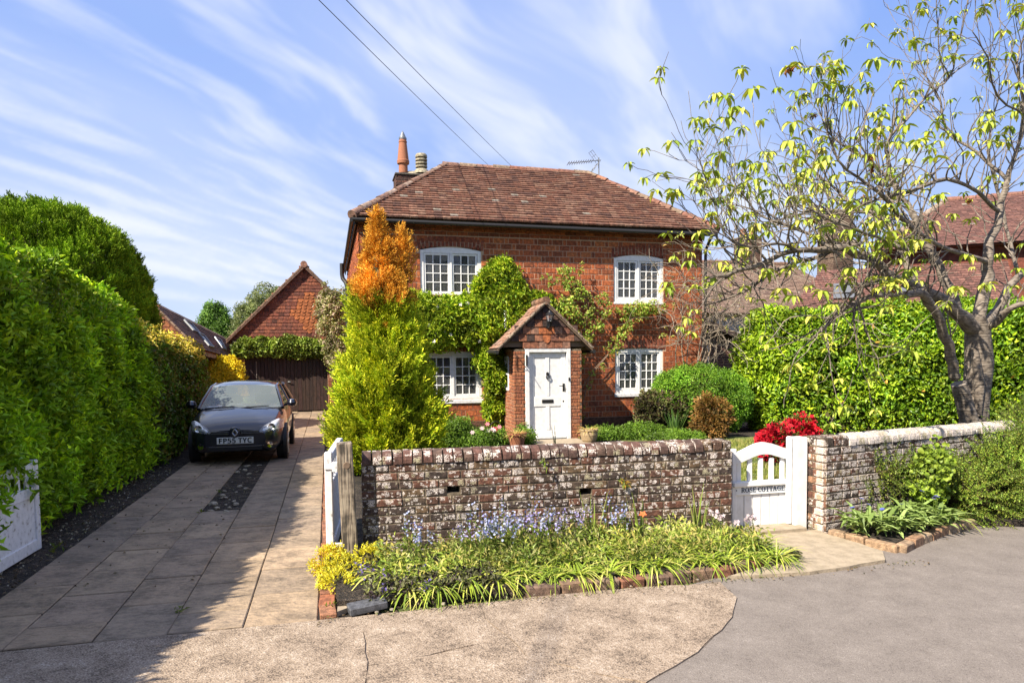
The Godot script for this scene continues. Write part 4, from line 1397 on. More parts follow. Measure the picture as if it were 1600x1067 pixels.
func make_garage() -> void:
	var t := thing("garage", "brick garage at the end of the drive with a tile-hung gable and dark plank doors", "garage")
	var z := -24.2
	var cx := -0.68
	var L := -2.95
	var R := 1.59
	var ye := 2.42
	var ya := 4.78
	var wl := MB.new()
	panel(wl, L, R, -0.1, 2.36, [[-2.60, -1.0, -0.02, 1.93]], z - 0.22, z - 0.009)
	wl.box(Vector3(L, -0.1, -30), Vector3(L + 0.2, ye, z - 0.222))
	wl.box(Vector3(R - 0.2, -0.1, -30), Vector3(R, ye, z - 0.222))
	wl.box(Vector3(L + 0.2, -0.1, -30), Vector3(R - 0.2, ye, -29.8))
	part("wall", wl, M.mortar, t)
	var pier := node("brick_piers", t)
	lay(pier, Transform3D(Basis(), Vector3(0, 0, z)), courses(L, R, 0.0, 2.3, 0.07, 0.2, 0.096, [[-2.60, -1.0, -0.02, 1.93]]), ORANGE, M.brick, 110, func(x, y): return 1.0 if y < 2.0 and x < 0.5 else 0.1)
	lay(pier, Transform3D(Basis(Vector3(0, 0, 1), Vector3.UP, Vector3(-1, 0, 0)), Vector3(L, 0, -30)), courses(0.0, 5.78, 0.0, 2.3, 0.07, 0.2, 0.096, []), ORANGE, M.brick, 0, func(_x, _y): return 0.0)
	# doors of boards
	var n := 22
	for i in n:
		var x0 := lerpf(-2.59, -0.03, float(i) / n)
		var x1 := lerpf(-2.59, -0.03, float(i + 1) / n) - 0.006
		var b := MB.new()
		b.box(Vector3(x0, 0.04, z - 0.10), Vector3(x1, 1.92, z - 0.07 + rf(0, 0.004)), lin(0.042, 0.020, 0.015) * rf(0.75, 1.2), 0.005)
		part("board", b, M.door_wood_v, t)
	var hb := MB.new()
	hb.box(Vector3(-2.60, 0.02, z - 0.13), Vector3(-0.02, 1.925, z - 0.102), lin(0.012, 0.008, 0.007))
	hb.box(Vector3(-2.27, 0.9, z - 0.068), Vector3(-2.245, 1.68, z - 0.05), lin(0.32, 0.28, 0.24), 0.003)
	part("door_backing", hb, M.door_wood_v, t)
	var hd := MB.new()
	hd.tube([Vector3(-1.28, 0.98, z - 0.065), Vector3(-1.28, 1.0, z - 0.02), Vector3(-1.20, 1.0, z - 0.02)], [0.02, 0.016, 0.014], 6)
	part("handle", hd, M.grey_metal, t)
	# roof
	var zo := z + 0.14
	for s in [-1, 1]:
		var deck := MB.new()
		var run := (cx - L) + 0.18
		deck.prism(PackedVector2Array([Vector2(0, ya + 0.03), Vector2(s * run, ye - 0.08), Vector2(s * run, ye - 0.16), Vector2(0, ya - 0.07)]), -30.1, zo, lin(0.20, 0.11, 0.08), Transform3D(Basis(), Vector3(cx, 0, 0)))
		part("roof", deck, M.tile, t)
		var rise := ya + 0.03 - (ye - 0.08)
		var sl := sqrt(run * run + rise * rise)
		tile_slope(t, "roof_tiles", Vector3(cx + s * run, ye - 0.07, -30.1 if s < 0 else zo), Vector3(0, 0, -s), Vector3(-s * run, rise, 0) / sl, func(_y): return 0.0, func(_y): return zo + 30.1, sl, 0.1, 0.165, TILES, 0.014, 0.1)
		for i in 16:
			var a := Vector3(cx + s * run * (i + 0.04) / 16.0, ya + 0.04 - rise * (i + 0.04) / 16.0, zo - 0.04)
			var c := Vector3(cx + s * run * (i + 0.97) / 16.0, ya + 0.035 - rise * (i + 0.97) / 16.0, zo - 0.04)
			var m := MB.new()
			m.bar(a, c, 0.09, 0.06, lin(0.27, 0.17, 0.11) * rf(0.75, 1.2), 0.01)
			part("verge_tile", m, M.tile, t)
	run_of_ridge_tiles(t, "ridge_tile", Vector3(cx, ya + 0.04, zo + 0.02), Vector3(cx, ya + 0.04, -30.0), 0.10, 0.42, [lin(0.3, 0.15, 0.1), lin(0.26, 0.12, 0.08)])
	# gable: hung tiles, a lozenge of bright scallops in the middle
	var gb := MB.new()
	gb.prism(PackedVector2Array([Vector2(L - 0.05, 2.34), Vector2(R + 0.05, 2.34), Vector2(cx, ya - 0.04)]), z - 0.2, z - 0.012)
	part("gable_wall", gb, M.dark_interior, t)
	var plain := MB.new()
	plain.box(Vector3(-0.081, -0.088, -0.007), Vector3(0.081, 0.088, 0.007), Color.WHITE, 0.004)
	var scal := MB.new()
	var pts := PackedVector2Array([Vector2(-0.081, 0.088), Vector2(-0.081, -0.02)])
	for i in 7:
		pts.append(Vector2(-0.081 * cos(PI * i / 6.0), -0.02 - 0.078 * sin(PI * i / 6.0)))
	pts.append(Vector2(0.081, 0.088))
	scal.prism(pts, -0.007, 0.007)
	var px := []
	var pc := []
	var sxf := []
	var sc := []
	var rows := int((ya - 2.40) / 0.112)
	for r in rows:
		var y := 2.40 + r * 0.112
		var half := (ya - 0.05 - y) * (cx - L + 0.05) / (ya - 2.38)
		var x := -half + (0.083 if r % 2 else 0.0)
		while x < half:
			var at := Vector3(cx + x, y + 0.06, z + 0.014)
			var bas := Basis.from_euler(Vector3(-0.115 + rf(-0.035, 0.035), rf(-0.03, 0.03), rf(-0.02, 0.02)))
			var dia := absf(x - 0.14) / 0.60 + absf(y - 3.24) / 0.78
			if dia < 1.0:
				sxf.append(Transform3D(bas, at)); sc.append(lin(0.47, 0.145, 0.045) * rf(0.8, 1.2))
			else:
				px.append(Transform3D(bas, at))
				var c := [lin(0.28, 0.085, 0.045), lin(0.24, 0.07, 0.04), lin(0.32, 0.105, 0.055), lin(0.21, 0.07, 0.045)][rng.randi() % 4] as Color
				pc.append(c * (0.45 if rng.randf() < 0.05 else rf(0.85, 1.15)))
			x += 0.166
	multi("hung_tiles", plain.mesh(), M.tile, t, px, pc)
	multi("scalloped_tiles", scal.mesh(), M.tile, t, sxf, sc)


func make_bungalow() -> void:
	var t := thing("bungalow", "low brown-tiled bungalow with rooflights behind the left hedge, beside the garage", "house")
	var p00 := Vector3(-3.42, 2.04, -20.7)
	var p10 := Vector3(-2.98, 1.80, -24.6)
	var p01 := Vector3(-4.62, 3.35, -20.9)
	var p11 := Vector3(-3.34, 2.46, -25.6)
	var b := MB.new()
	b.quad(p00, p10, p11, p01)
	b.quad(p00 + Vector3.DOWN * 0.1, p01 + Vector3.DOWN * 0.1, p11 + Vector3.DOWN * 0.1, p10 + Vector3.DOWN * 0.1)
	b.quad(p00, p00 + Vector3.DOWN * 0.1, p10 + Vector3.DOWN * 0.1, p10)
	b.quad(p01 + Vector3.DOWN * 0.1, p00 + Vector3.DOWN * 0.1, p00, p01)
	var ql := Vector3(-6.2, 1.9, -20.9)
	var qf := Vector3(-5.6, 1.8, -25.6)
	b.quad(p01, p11, qf, ql)
	part("roof", b, M.rear_tile, t)
	var tones := [lin(0.20, 0.125, 0.09), lin(0.16, 0.10, 0.075), lin(0.24, 0.155, 0.115), lin(0.13, 0.085, 0.065)]
	tile_patch(t, "roof_tiles", p00, p10, p01, p11, 0.115, 0.165, tones)
	var w := MB.new()
	w.quad(Vector3(-6.0, 0, -20.95), Vector3(-3.55, 0, -20.95), Vector3(-3.55, 1.95, -20.95), Vector3(-6.0, 1.95, -20.95))
	w.tri(Vector3(-6.0, 1.95, -20.95), Vector3(-3.55, 1.95, -20.95), Vector3(-4.60, 3.22, -20.95))
	w.quad(Vector3(-3.55, 0, -20.95), Vector3(-3.2, 0, -24.5), Vector3(-3.2, 1.85, -24.5), Vector3(-3.55, 1.95, -20.95))
	w.quad(Vector3(-3.2, 0, -24.5), Vector3(-6.0, 0, -24.5), Vector3(-5.8, 1.85, -24.5), Vector3(-3.2, 1.85, -24.5))
	part("wall", w, M.brick_plain, t)
	var hx := []
	var hc := []
	for r in 12:
		var y := 1.98 + r * 0.105
		var x0 := lerpf(-5.9, -4.62, (y - 1.95) / 1.27)
		var x1 := lerpf(-3.50, -4.60, (y - 1.95) / 1.27)
		var x := x0
		while x < x1:
			hx.append(Transform3D(Basis.from_euler(Vector3(-0.1, 0, 0)), Vector3(x + (0.08 if r % 2 else 0.0), y, -20.93)))
			hc.append([lin(0.46, 0.17, 0.08), lin(0.40, 0.14, 0.07), lin(0.5, 0.2, 0.1)][rng.randi() % 3])
			x += 0.166
	var ht := MB.new()
	ht.box(Vector3(-0.081, -0.085, -0.007), Vector3(0.081, 0.085, 0.007), Color.WHITE, 0.004)
	multi("hung_tiles", ht.mesh(), M.tile, t, hx, hc)
	# verge, rafter ends, rooflights
	for i in 9:
		var m := MB.new()
		m.bar(p00.lerp(p01, i / 9.0) + Vector3(0, 0.02, 0.05), p00.lerp(p01, (i + 0.95) / 9.0) + Vector3(0, 0.02, 0.05), 0.08, 0.05, lin(0.34, 0.23, 0.16) * rf(0.8, 1.2), 0.01)
		part("verge_tile", m, M.tile, t)
	var fb := MB.new()
	fb.bar(p00 + Vector3(0.05, -0.12, 0), p10 + Vector3(0.05, -0.12, 0), 0.03, 0.10, lin(0.30, 0.22, 0.16))
	for i in 9:
		var q := p00.lerp(p10, (i + 0.5) / 9.0)
		fb.bar(q + Vector3(-0.35, 0.12, 0), q + Vector3(0.02, -0.16, 0), 0.05, 0.09, lin(0.26, 0.19, 0.14))
	part("rafter_ends", fb, M.tile, t)
	var n := (p10 - p00).cross(p01 - p00).normalized()
	for spec in [[0.30, 0.52, 0.40, 0.80], [0.36, 0.14, 0.46, 0.50], [0.72, 0.22, 0.82, 0.66]]:
		var f := MB.new()
		var c := []
		for q in [[0, 1], [2, 1], [2, 3], [0, 3]]:
			c.append(p00.lerp(p10, spec[q[0]]).lerp(p01.lerp(p11, spec[q[0]]), spec[q[1]]) + n * 0.06)
		for i in 4:
			f.bar(c[i], c[(i + 1) % 4], 0.05, 0.06, Color.WHITE, 0.008, n)
		var o := part("rooflight", f, M.grey_metal, t)
		var g := MB.new()
		g.quad(c[0], c[1], c[2], c[3])
		part("pane", g, M.car_glass, o)


func simple_window(parent: Node3D, x0: float, x1: float, y0: float, y1: float, z: float, bars := 1) -> void:
	var f := MB.new()
	var s := 0.06
	f.box(Vector3(x0, y0, z - 0.05), Vector3(x0 + s, y1, z + 0.02), Color.WHITE, 0.005)
	f.box(Vector3(x1 - s, y0, z - 0.05), Vector3(x1, y1, z + 0.02), Color.WHITE, 0.005)
	f.box(Vector3(x0 + s, y0, z - 0.05), Vector3(x1 - s, y0 + s, z + 0.018), Color.WHITE, 0.005)
	f.box(Vector3(x0 + s, y1 - s, z - 0.05), Vector3(x1 - s, y1, z + 0.018), Color.WHITE, 0.005)
	for i in bars:
		var x := lerpf(x0 + s, x1 - s, (i + 1.0) / (bars + 1.0))
		f.box(Vector3(x - 0.02, y0 + s, z - 0.045), Vector3(x + 0.02, y1 - s, z + 0.012), Color.WHITE, 0.004)
	var w := part("window", f, M.paint, parent)
	var g := MB.new()
	g.quad(Vector3(x0 + s, y0 + s, z - 0.02), Vector3(x1 - s, y0 + s, z - 0.02), Vector3(x1 - s, y1 - s, z - 0.02), Vector3(x0 + s, y1 - s, z - 0.02))
	part("pane", g, M.glass, w)
	var d := MB.new()
	d.box(Vector3(x0 + s, y0 + s, z - 0.3), Vector3(x1 - s, y1 - s, z - 0.28))
	part("room", d, M.plaster, w)


func make_right_side() -> void:
	# brick outbuilding joined on at the right of the cottage
	var o := thing("outbuilding", "low dark-roofed brick outbuilding with a small white window right of the cottage", "outbuilding")
	var w := MB.new()
	panel(w, 8.6, 12.4, -0.1, 2.02, [[10.13, 1.36, 10.55, 1.98]], -18.2, -18.009)
	w.box(Vector3(12.2, -0.1, -21), Vector3(12.4, 2.0, -18.21))
	w.box(Vector3(8.6, -0.1, -21), Vector3(12.19, 2.0, -20.8))
	part("wall", w, M.mortar, o)
	lay(o, Transform3D(Basis(), Vector3(0, 0, -18.0)), courses(8.6, 12.4, 0.0, 2.02, 0.0735, 0.21, 0.1, [[10.13, 1.36, 10.55, 1.98]]), [lin(0.15, 0.07, 0.05), lin(0.19, 0.085, 0.055), lin(0.12, 0.06, 0.045)], M.brick, 40, func(x, y): return 1.0 if x > 10.1 and x < 11.3 and y > 1.0 else -1.0)
	simple_window(o, 10.13, 10.55, 1.36, 1.98, -18.03, 0)
	var r := MB.new()
	r.prism(PackedVector2Array([Vector2(8.7, 3.25), Vector2(12.8, 1.75), Vector2(12.8, 1.65), Vector2(8.7, 3.12)]), -21.2, -17.7, lin(0.08, 0.05, 0.04))
	part("roof", r, M.tile, o)
	var sl := Vector2(4.1, -1.5).length()
	tile_slope(o, "roof_tiles", Vector3(12.8, 1.76, -17.7), Vector3(0, 0, -1), Vector3(-4.1, 1.5, 0) / sl, func(_y): return 0.0, func(_y): return 3.5, sl, 0.1, 0.165, [lin(0.09, 0.055, 0.045), lin(0.12, 0.07, 0.055)], 0.014, 0.1)
	var g := MB.new()
	g.prism(PackedVector2Array([Vector2(8.7, 2.02), Vector2(12.05, 2.02), Vector2(8.7, 3.1)]), -18.1, -18.02)
	part("gable_wall", g, M.dark_interior, o)
	# long house behind with white rendered wall
	var h := thing("long_house", "long brown-roofed house with white rendered wall behind the right of the cottage", "house")
	var wl := MB.new()
	wl.box(Vector3(12.6, -0.1, -29.5), Vector3(21.5, 3.35, -24.3))
	part("wall", wl, M.render, h)
	simple_window(h, 13.2, 14.0, 2.1, 3.0, -24.25, 1)
	var lt := [lin(0.25, 0.165, 0.12), lin(0.21, 0.135, 0.10), lin(0.29, 0.20, 0.15), lin(0.18, 0.115, 0.09)]
	part("roof_deck", hip_body(12.3, 21.8, -24.0, -29.8, 3.32, 12.4, 19.6, -26.9, 5.65), M.rear_tile, h)
	var sv := Vector3(0, 2.33, -2.9)
	tile_slope(h, "roof_tiles", Vector3(12.3, 3.33, -23.98), Vector3.RIGHT, sv.normalized(), func(y): return 0.1 * y / sv.length(), func(y): return 9.5 - 2.2 * y / sv.length(), sv.length(), 0.105, 0.165, lt, 0.014, 0.1)
	run_of_ridge_tiles(h, "ridge_tile", Vector3(12.4, 5.66, -26.9), Vector3(19.6, 5.66, -26.9), 0.11, 0.45, [lin(0.3, 0.17, 0.12), lin(0.26, 0.15, 0.1)])
	var c := node("chimney", h)
	stack(c, 17.0, 17.9, -26.4, -27.1, 4.8, 6.75, [lin(0.22, 0.13, 0.09), lin(0.18, 0.1, 0.07), lin(0.26, 0.16, 0.11)], M.brick, [true, false, false], 0.2, false)
	for i in 2:
		var p := MB.new()
		p.lathe(PackedVector2Array([Vector2(0.14, 6.75), Vector2(0.13, 7.0), Vector2(0.15, 7.03), Vector2(0.15, 7.08), Vector2(0.11, 7.08), Vector2(0, 7.0)]), 14, Transform3D(Basis(), Vector3(17.22 + i * 0.42, 0, -26.75)))
		part("chimney_pot", p, M.terracotta, c)
	var c2 := node("chimney", h)
	stack(c2, 20.0, 20.95, -24.6, -25.6, 3.4, 7.55, [lin(0.24, 0.16, 0.11), lin(0.19, 0.12, 0.085), lin(0.29, 0.2, 0.14)], M.brick, [true, false, false], 0.2, false)
	# house on the right behind the tree, turned towards the lane
	var k := thing("right_house", "red-brick house with plum tile hipped roof behind the tree at right", "house", Vector3(17.4, 0, -18.9), deg_to_rad(-38))
	var kw := MB.new()
	kw.box(Vector3(0, -0.1, -6), Vector3(11.5, 5.0, 0))
	part("wall", kw, M.brick_plain, k)
	simple_window(k, 1.2, 2.4, 2.9, 4.2, 0.03, 2)
	part("roof_deck", hip_body(-0.4, 12.0, 0.4, -6.4, 4.95, 2.0, 9.0, -3.0, 6.95), M.rear_tile, k)
	var kv := Vector3(0, 2.0, -3.4)
	var plum := [lin(0.20, 0.09, 0.07), lin(0.17, 0.075, 0.06), lin(0.23, 0.11, 0.085), lin(0.14, 0.065, 0.052)]
	tile_slope(k, "roof_tiles", Vector3(-0.4, 4.97, 0.42), Vector3.RIGHT, kv.normalized(), func(y): return 2.4 * y / kv.length(), func(y): return 12.4 - 3.0 * y / kv.length(), kv.length(), 0.12, 0.165, plum, 0.02, 0.14)
	run_of_ridge_tiles(k, "hip_tile", Vector3(-0.42, 5.0, 0.42), Vector3(2.0, 6.98, -3.0), 0.11, 0.4, [lin(0.36, 0.17, 0.11), lin(0.4, 0.3, 0.22)])
	run_of_ridge_tiles(k, "ridge_tile", Vector3(2.0, 6.98, -3.0), Vector3(9.0, 6.98, -3.0), 0.11, 0.45, [lin(0.34, 0.16, 0.11), lin(0.3, 0.14, 0.1)])
	part("lean_to_roof", hip_body(-2.9, 3.2, 1.9, -0.2, 2.95, -1.9, 3.1, 0.2, 4.45), M.rear_tile, k)
	var lv := Vector3(0, 1.5, -1.7)
	tile_slope(k, "lean_to_tiles", Vector3(-2.9, 2.97, 1.92), Vector3.RIGHT, lv.normalized(), func(y): return 1.0 * y / lv.length(), func(_y): return 6.05, lv.length(), 0.12, 0.165, plum, 0.02, 0.14)
	var lw := MB.new()
	lw.box(Vector3(-2.5, -0.1, 0.01), Vector3(3.0, 2.94, 1.6))
	part("lean_to_wall", lw, M.brick_plain, k)
	for x in [-1.3, 0.2]:
		var rl := MB.new()
		var a := Vector3(x, 2.97, 1.92) + lv.normalized() * 0.6 + Vector3(0, 0.07, 0.06)
		rl.bar(a, a + lv.normalized() * 0.75, 0.6, 0.05, Color.WHITE, 0.01, Vector3(0, 0.75, 0.66))
		part("rooflight", rl, M.grey_metal, k)
	# a corner of roof above the clipped dome at the far left
	var f := thing("far_left_house", "dark tiled roof tip just showing above the clipped evergreen dome, far left", "house")
	var fb := MB.new()
	fb.box(Vector3(-19, -0.1, -30), Vector3(-11.4, 5.2, -25))
	part("wall", fb, M.brick_plain, f)
	part("roof", hip_body(-19.4, -11.0, -24.7, -30.3, 5.15, -16.5, -11.9, -27.5, 7.55), M.rear_tile, f)


# ---------------------------------------------------------------- the car
func loft(b: MB, rows: Array) -> void:
	var nr := rows.size()
	var nc: int = rows[0].size()
	var nm := []
	for i in nr:
		var row := []
		for j in nc:
			var du: Vector3 = rows[i][mini(j + 1, nc - 1)] - rows[i][maxi(j - 1, 0)]
			var dv: Vector3 = rows[mini(i + 1, nr - 1)][j] - rows[maxi(i - 1, 0)][j]
			row.append(du.cross(dv).normalized())
		nm.append(row)
	for i in nr - 1:
		for j in nc - 1:
			b.tri_n(rows[i][j], rows[i][j + 1], rows[i + 1][j + 1], nm[i][j], nm[i][j + 1], nm[i + 1][j + 1])
			b.tri_n(rows[i][j], rows[i + 1][j + 1], rows[i + 1][j], nm[i][j], nm[i + 1][j + 1], nm[i + 1][j])


func front_z(x: float, y: float) -> float:
	var ax := absf(x)
	var tw := 0.0
	for s in [[0.0, 0.0, 0.48, 0.02], [0.48, 0.02, 0.62, 0.07], [0.62, 0.07, 0.71, 0.17], [0.71, 0.17, 0.78, 0.40], [0.78, 0.40, 0.82, 0.8]]:
		if ax >= s[0]: tw = lerpf(s[1], s[3], clampf((ax - s[0]) / (s[2] - s[0]), 0, 1))
	var ty := 0.0
	for s in [[0.56, 0.0, 0.64, 0.05], [0.64, 0.05, 0.71, 0.15], [0.71, 0.15, 0.80, 0.42], [0.80, 0.42, 0.9, 0.8]]:
		if y >= s[0]: ty = lerpf(s[1], s[3], clampf((y - s[0]) / (s[2] - s[0]), 0, 1))
	return -(maxf(tw, ty) + 0.25 * minf(tw, ty))


func front_patch(x0: float, x1: float, lo: Callable, hi: Callable, off: float, nx := 8, ny := 4) -> MB:
	var b := MB.new()
	var rows := []
	for j in ny + 1:
		var row := []
		for i in nx + 1:
			var x := lerpf(x0, x1, float(i) / nx)
			var y: float = lerpf(lo.call(x), hi.call(x), float(j) / ny)
			row.append(Vector3(x, y, front_z(x, y) + off))
		rows.append(row)
	loft(b, rows)
	return b


func text(parent: Node3D, s: String, font_name: String, bold: bool, height: float, depth: float, m: Material, xf: Transform3D, widen := 1.0, called := "lettering") -> void:
	var f := SystemFont.new()
	f.font_names = PackedStringArray([font_name])
	f.font_weight = 700 if bold else 400
	var t := TextMesh.new()
	t.text = s
	t.font = f
	t.font_size = 64
	t.pixel_size = height / 46.0
	t.depth = depth
	inst(called, t, m, parent, xf * Transform3D(Basis.from_scale(Vector3(widen, 1, 1)), Vector3.ZERO))


func make_car() -> void:
	var t := thing("parked_car", "black hatchback parked on the drive facing the lane beside the hedge", "car", Vector3(-1.47, 0.006, -12.02))
	t.scale = Vector3.ONE * 0.925
	var st := [[0.0, 0.50, 0.30, 0.57], [0.05, 0.63, 0.235, 0.64], [0.15, 0.71, 0.21, 0.71], [0.40, 0.78, 0.20, 0.80], [0.75, 0.81, 0.20, 0.88], [1.0, 0.82, 0.20, 0.925], [1.5, 0.825, 0.20, 0.95], [2.4, 0.825, 0.20, 0.975], [3.1, 0.81, 0.22, 1.0], [3.55, 0.78, 0.25, 1.0], [3.75, 0.70, 0.30, 0.95], [3.81, 0.58, 0.38, 0.85]]
	var rows := []
	for s in st:
		var half := []
		var w: float = s[1]
		var yb: float = s[2]
		var yt: float = s[3]
		for q in [[0.0, 0.0, 0.0], [0.80, 0.0, 0.0], [0.94, 0.12, 0.0], [0.99, 0.3, 0.0], [1.0, 0.55, 0.0], [0.985, 0.75, 0.0], [0.93, 0.92, 0.0], [0.80, 1.0, 0.0], [0.5, 1.0, 0.03], [0.0, 1.0, 0.045]]:
			half.append(Vector3(q[0] * w, lerpf(yb, yt, q[1]) + q[2], -s[0]))
		var ring := []
		for i in half.size():
			ring.append(half[i])
		for i in range(half.size() - 2, -1, -1):
			ring.append(Vector3(-half[i].x, half[i].y, half[i].z))
		rows.append(ring)
	var body := MB.new()
	loft(body, rows)
	for e in [0, rows.size() - 1]:
		var c := Vector3(0, (st[e][2] + st[e][3]) * 0.5, -st[e][0])
		for j in rows[e].size() - 1:
			body.tri_out(rows[e][j], rows[e][j + 1], c, Vector3(0, 0.5, -1.9), Color.WHITE)
	part("body", body, M.car_paint, t)
	# roof and pillars
	var rr := []
	for s in [[1.62, 1.345], [1.8, 1.385], [2.2, 1.415], [2.8, 1.405], [3.12, 1.36], [3.2, 1.33]]:
		var row := []
		for x in [0.60, 0.56, 0.42, 0.2, 0.0, -0.2, -0.42, -0.56, -0.60]:
			row.append(Vector3(x, s[1] - 0.055 * pow(absf(x) / 0.6, 3.0) - (0.03 if absf(x) > 0.58 else 0.0), -s[0]))
		rr.append(row)
	var roof := MB.new()
	loft(roof, rr)
	for x in [-1.0, 1.0]:
		roof.tube([Vector3(0.735 * x, 0.92, -0.98), Vector3(0.70 * x, 1.05, -1.17), Vector3(0.595 * x, 1.31, -1.60), Vector3(0.60 * x, 1.345, -2.2), Vector3(0.59 * x, 1.32, -2.9), Vector3(0.60 * x, 1.28, -3.18)], [0.036, 0.034, 0.032, 0.034, 0.036, 0.05], 8)
		roof.tube([Vector3(0.775 * x, 0.96, -2.25), Vector3(0.60 * x, 1.34, -2.3)], [0.035, 0.03], 8)
		roof.tube([Vector3(0.74 * x, 0.97, -3.45), Vector3(0.60 * x, 1.30, -3.12)], [0.09, 0.07], 8)
	part("roof", roof, M.car_paint, t)
	# glass
	var ws := MB.new()
	var wr := []
	for j in 6:
		var row := []
		for i in 9:
			var u := i / 8.0 * 2 - 1
			var k := j / 5.0
			row.append(Vector3(u * lerpf(0.71, 0.56, k), lerpf(0.935, 1.345, k), -lerpf(0.96, 1.63, k) + 0.11 * (1 - u * u) * lerpf(1.0, 0.3, k) + 0.025 * sin(PI * k)))
		wr.append(row)
	loft(ws, wr)
	part("windscreen", ws, M.car_glass, t)
	for x in [-1.0, 1.0]:
		var sg := MB.new()
		sg.quad(Vector3(0.765 * x, 0.95, -1.12), Vector3(0.785 * x, 0.97, -2.22), Vector3(0.605 * x, 1.33, -2.25), Vector3(0.60 * x, 1.31, -1.66))
		sg.quad(Vector3(0.785 * x, 0.97, -2.28), Vector3(0.75 * x, 0.98, -3.40), Vector3(0.60 * x, 1.30, -3.08), Vector3(0.605 * x, 1.33, -2.32))
		part("side_window", sg, M.car_glass, t)
	var rg := MB.new()
	rg.quad(Vector3(0.66, 1.0, -3.62), Vector3(-0.66, 1.0, -3.62), Vector3(-0.55, 1.32, -3.22), Vector3(0.55, 1.32, -3.22))
	part("rear_window", rg, M.car_glass, t)
	# inside
	var inn := MB.new()
	inn.box(Vector3(-0.70, 0.55, -1.35), Vector3(0.70, 0.95, -0.95), Color.WHITE, 0.04)
	for x in [-0.34, 0.34]:
		inn.box(Vector3(x - 0.24, 0.4, -2.35), Vector3(x + 0.24, 0.60, -1.75), Color.WHITE, 0.05)
		inn.box(Vector3(x - 0.22, 0.6, -2.42), Vector3(x + 0.22, 1.12, -2.28), Color.WHITE, 0.06)
		inn.box(Vector3(x - 0.12, 1.14, -2.42), Vector3(x + 0.12, 1.29, -2.33), Color.WHITE, 0.04)
	inn.box(Vector3(-0.60, 0.6, -3.25), Vector3(0.60, 1.05, -3.12), Color.WHITE, 0.05)
	part("seats", inn, M.seat_cloth, t)
	var sw := MB.new()
	var ring := []
	var rad := []
	for i in 19:
		ring.append(Vector3(-0.34 + 0.17 * cos(TAU * i / 18.0), 0.97 + 0.15 * sin(TAU * i / 18.0), -1.42 - 0.06 * sin(TAU * i / 18.0)))
		rad.append(0.016)
	sw.tube(ring, rad, 6)
	part("steering_wheel", sw, M.trim, t)
	var pa := MB.new()
	pa.box(Vector3(-0.60, 0.952, -1.20), Vector3(-0.42, 0.965, -1.02))
	pa.box(Vector3(-0.05, 0.952, -1.16), Vector3(0.08, 0.965, -0.98))
	part("papers", pa, M.paper, t)
	for s in [[-0.62, -0.10], [-0.02, 0.50]]:
		var wi := MB.new()
		wi.tube([Vector3(s[0], 0.935, -0.86 - 0.10 * absf(s[0])), Vector3((s[0] + s[1]) * 0.5, 0.955, -0.845), Vector3(s[1], 0.965, -0.86 - 0.08 * absf(s[1]))], [0.012, 0.014, 0.008], 5)
		part("wiper", wi, M.trim, t)
	# front
	for x in [-1.0, 1.0]:
		var a: float = 0.40 * x
		var e: float = 0.785 * x
		var lo := func(px): return lerpf(0.545, 0.60, (absf(px) - 0.40) / 0.385)
		var hi := func(px): return lerpf(0.59, 0.80, pow((absf(px) - 0.40) / 0.385, 0.65)) - (0.06 * maxf(0.0, (absf(px) - 0.70) / 0.085))
		var patch := front_patch(minf(a, e), maxf(a, e), lo, hi, 0.008, 10, 5)
		var hl := part("headlight", patch, M.lamp_back, t)
		part("lens", front_patch(minf(a, e), maxf(a, e), lo, hi, 0.03, 10, 5), M.lamp_glass, hl)
		var bulb := MB.new()
		bulb.lathe(PackedVector2Array([Vector2(0, 0.0), Vector2(0.055, 0.01), Vector2(0.06, 0.03), Vector2(0.045, 0.02), Vector2(0, 0.012)]), 14, Transform3D(Basis(Vector3.RIGHT, PI / 2), Vector3(0.60 * x, 0.645, front_z(0.60, 0.645) + 0.0)))
		part("reflector", bulb, M.chrome, hl)
		part("grille", front_patch(minf(0.10 * x, 0.39 * x), maxf(0.10 * x, 0.39 * x), func(_p): return 0.525, func(_p): return 0.60, 0.014, 4, 2), M.trim, t)
		for y in [0.548, 0.578]:
			var sl := MB.new()
			sl.bar(Vector3(0.10 * x, y, front_z(0.1, y) + 0.026), Vector3(0.39 * x, y + 0.006, front_z(0.39, y) + 0.026), 0.012, 0.010)
			part("grille_bar", sl, M.grey_trim, t)
		var fg := MB.new()
		fg.lathe(PackedVector2Array([Vector2(0.055, 0.0), Vector2(0.052, 0.022), Vector2(0.042, 0.02), Vector2(0, 0.012)]), 16, Transform3D(Basis(Vector3.RIGHT, PI / 2).rotated(Vector3.UP, 0.35 * x), Vector3(0.56 * x, 0.335, front_z(0.56, 0.335) + 0.005)))
		part("fog_lamp", fg, M.chrome, t)
		var mi := MB.new()
		mi.lathe(PackedVector2Array([Vector2(0, -0.075), Vector2(0.06, -0.06), Vector2(0.085, 0.0), Vector2(0.06, 0.06), Vector2(0, 0.075)]), 12, Transform3D(Basis.from_scale(Vector3(1.15, 1, 0.7)), Vector3(0.90 * x, 1.0, -1.2)))
		mi.bar(Vector3(0.76 * x, 0.95, -1.22), Vector3(0.86 * x, 0.985, -1.2), 0.05, 0.04)
		part("wing_mirror", mi, M.car_paint, t)
	part("bumper_intake", front_patch(-0.44, 0.44, func(_p): return 0.255, func(_p): return 0.315, 0.012, 8, 2), M.trim, t)
	var bl := MB.new()
	bl.bar(Vector3(-0.47, 0.325, front_z(-0.47, 0.3) + 0.012), Vector3(0.0, 0.32, 0.014), 0.012, 0.012)
	bl.bar(Vector3(0.0, 0.32, 0.014), Vector3(0.47, 0.325, front_z(0.47, 0.3) + 0.012), 0.012, 0.012)
	part("bumper_strip", bl, M.grey_trim, t)
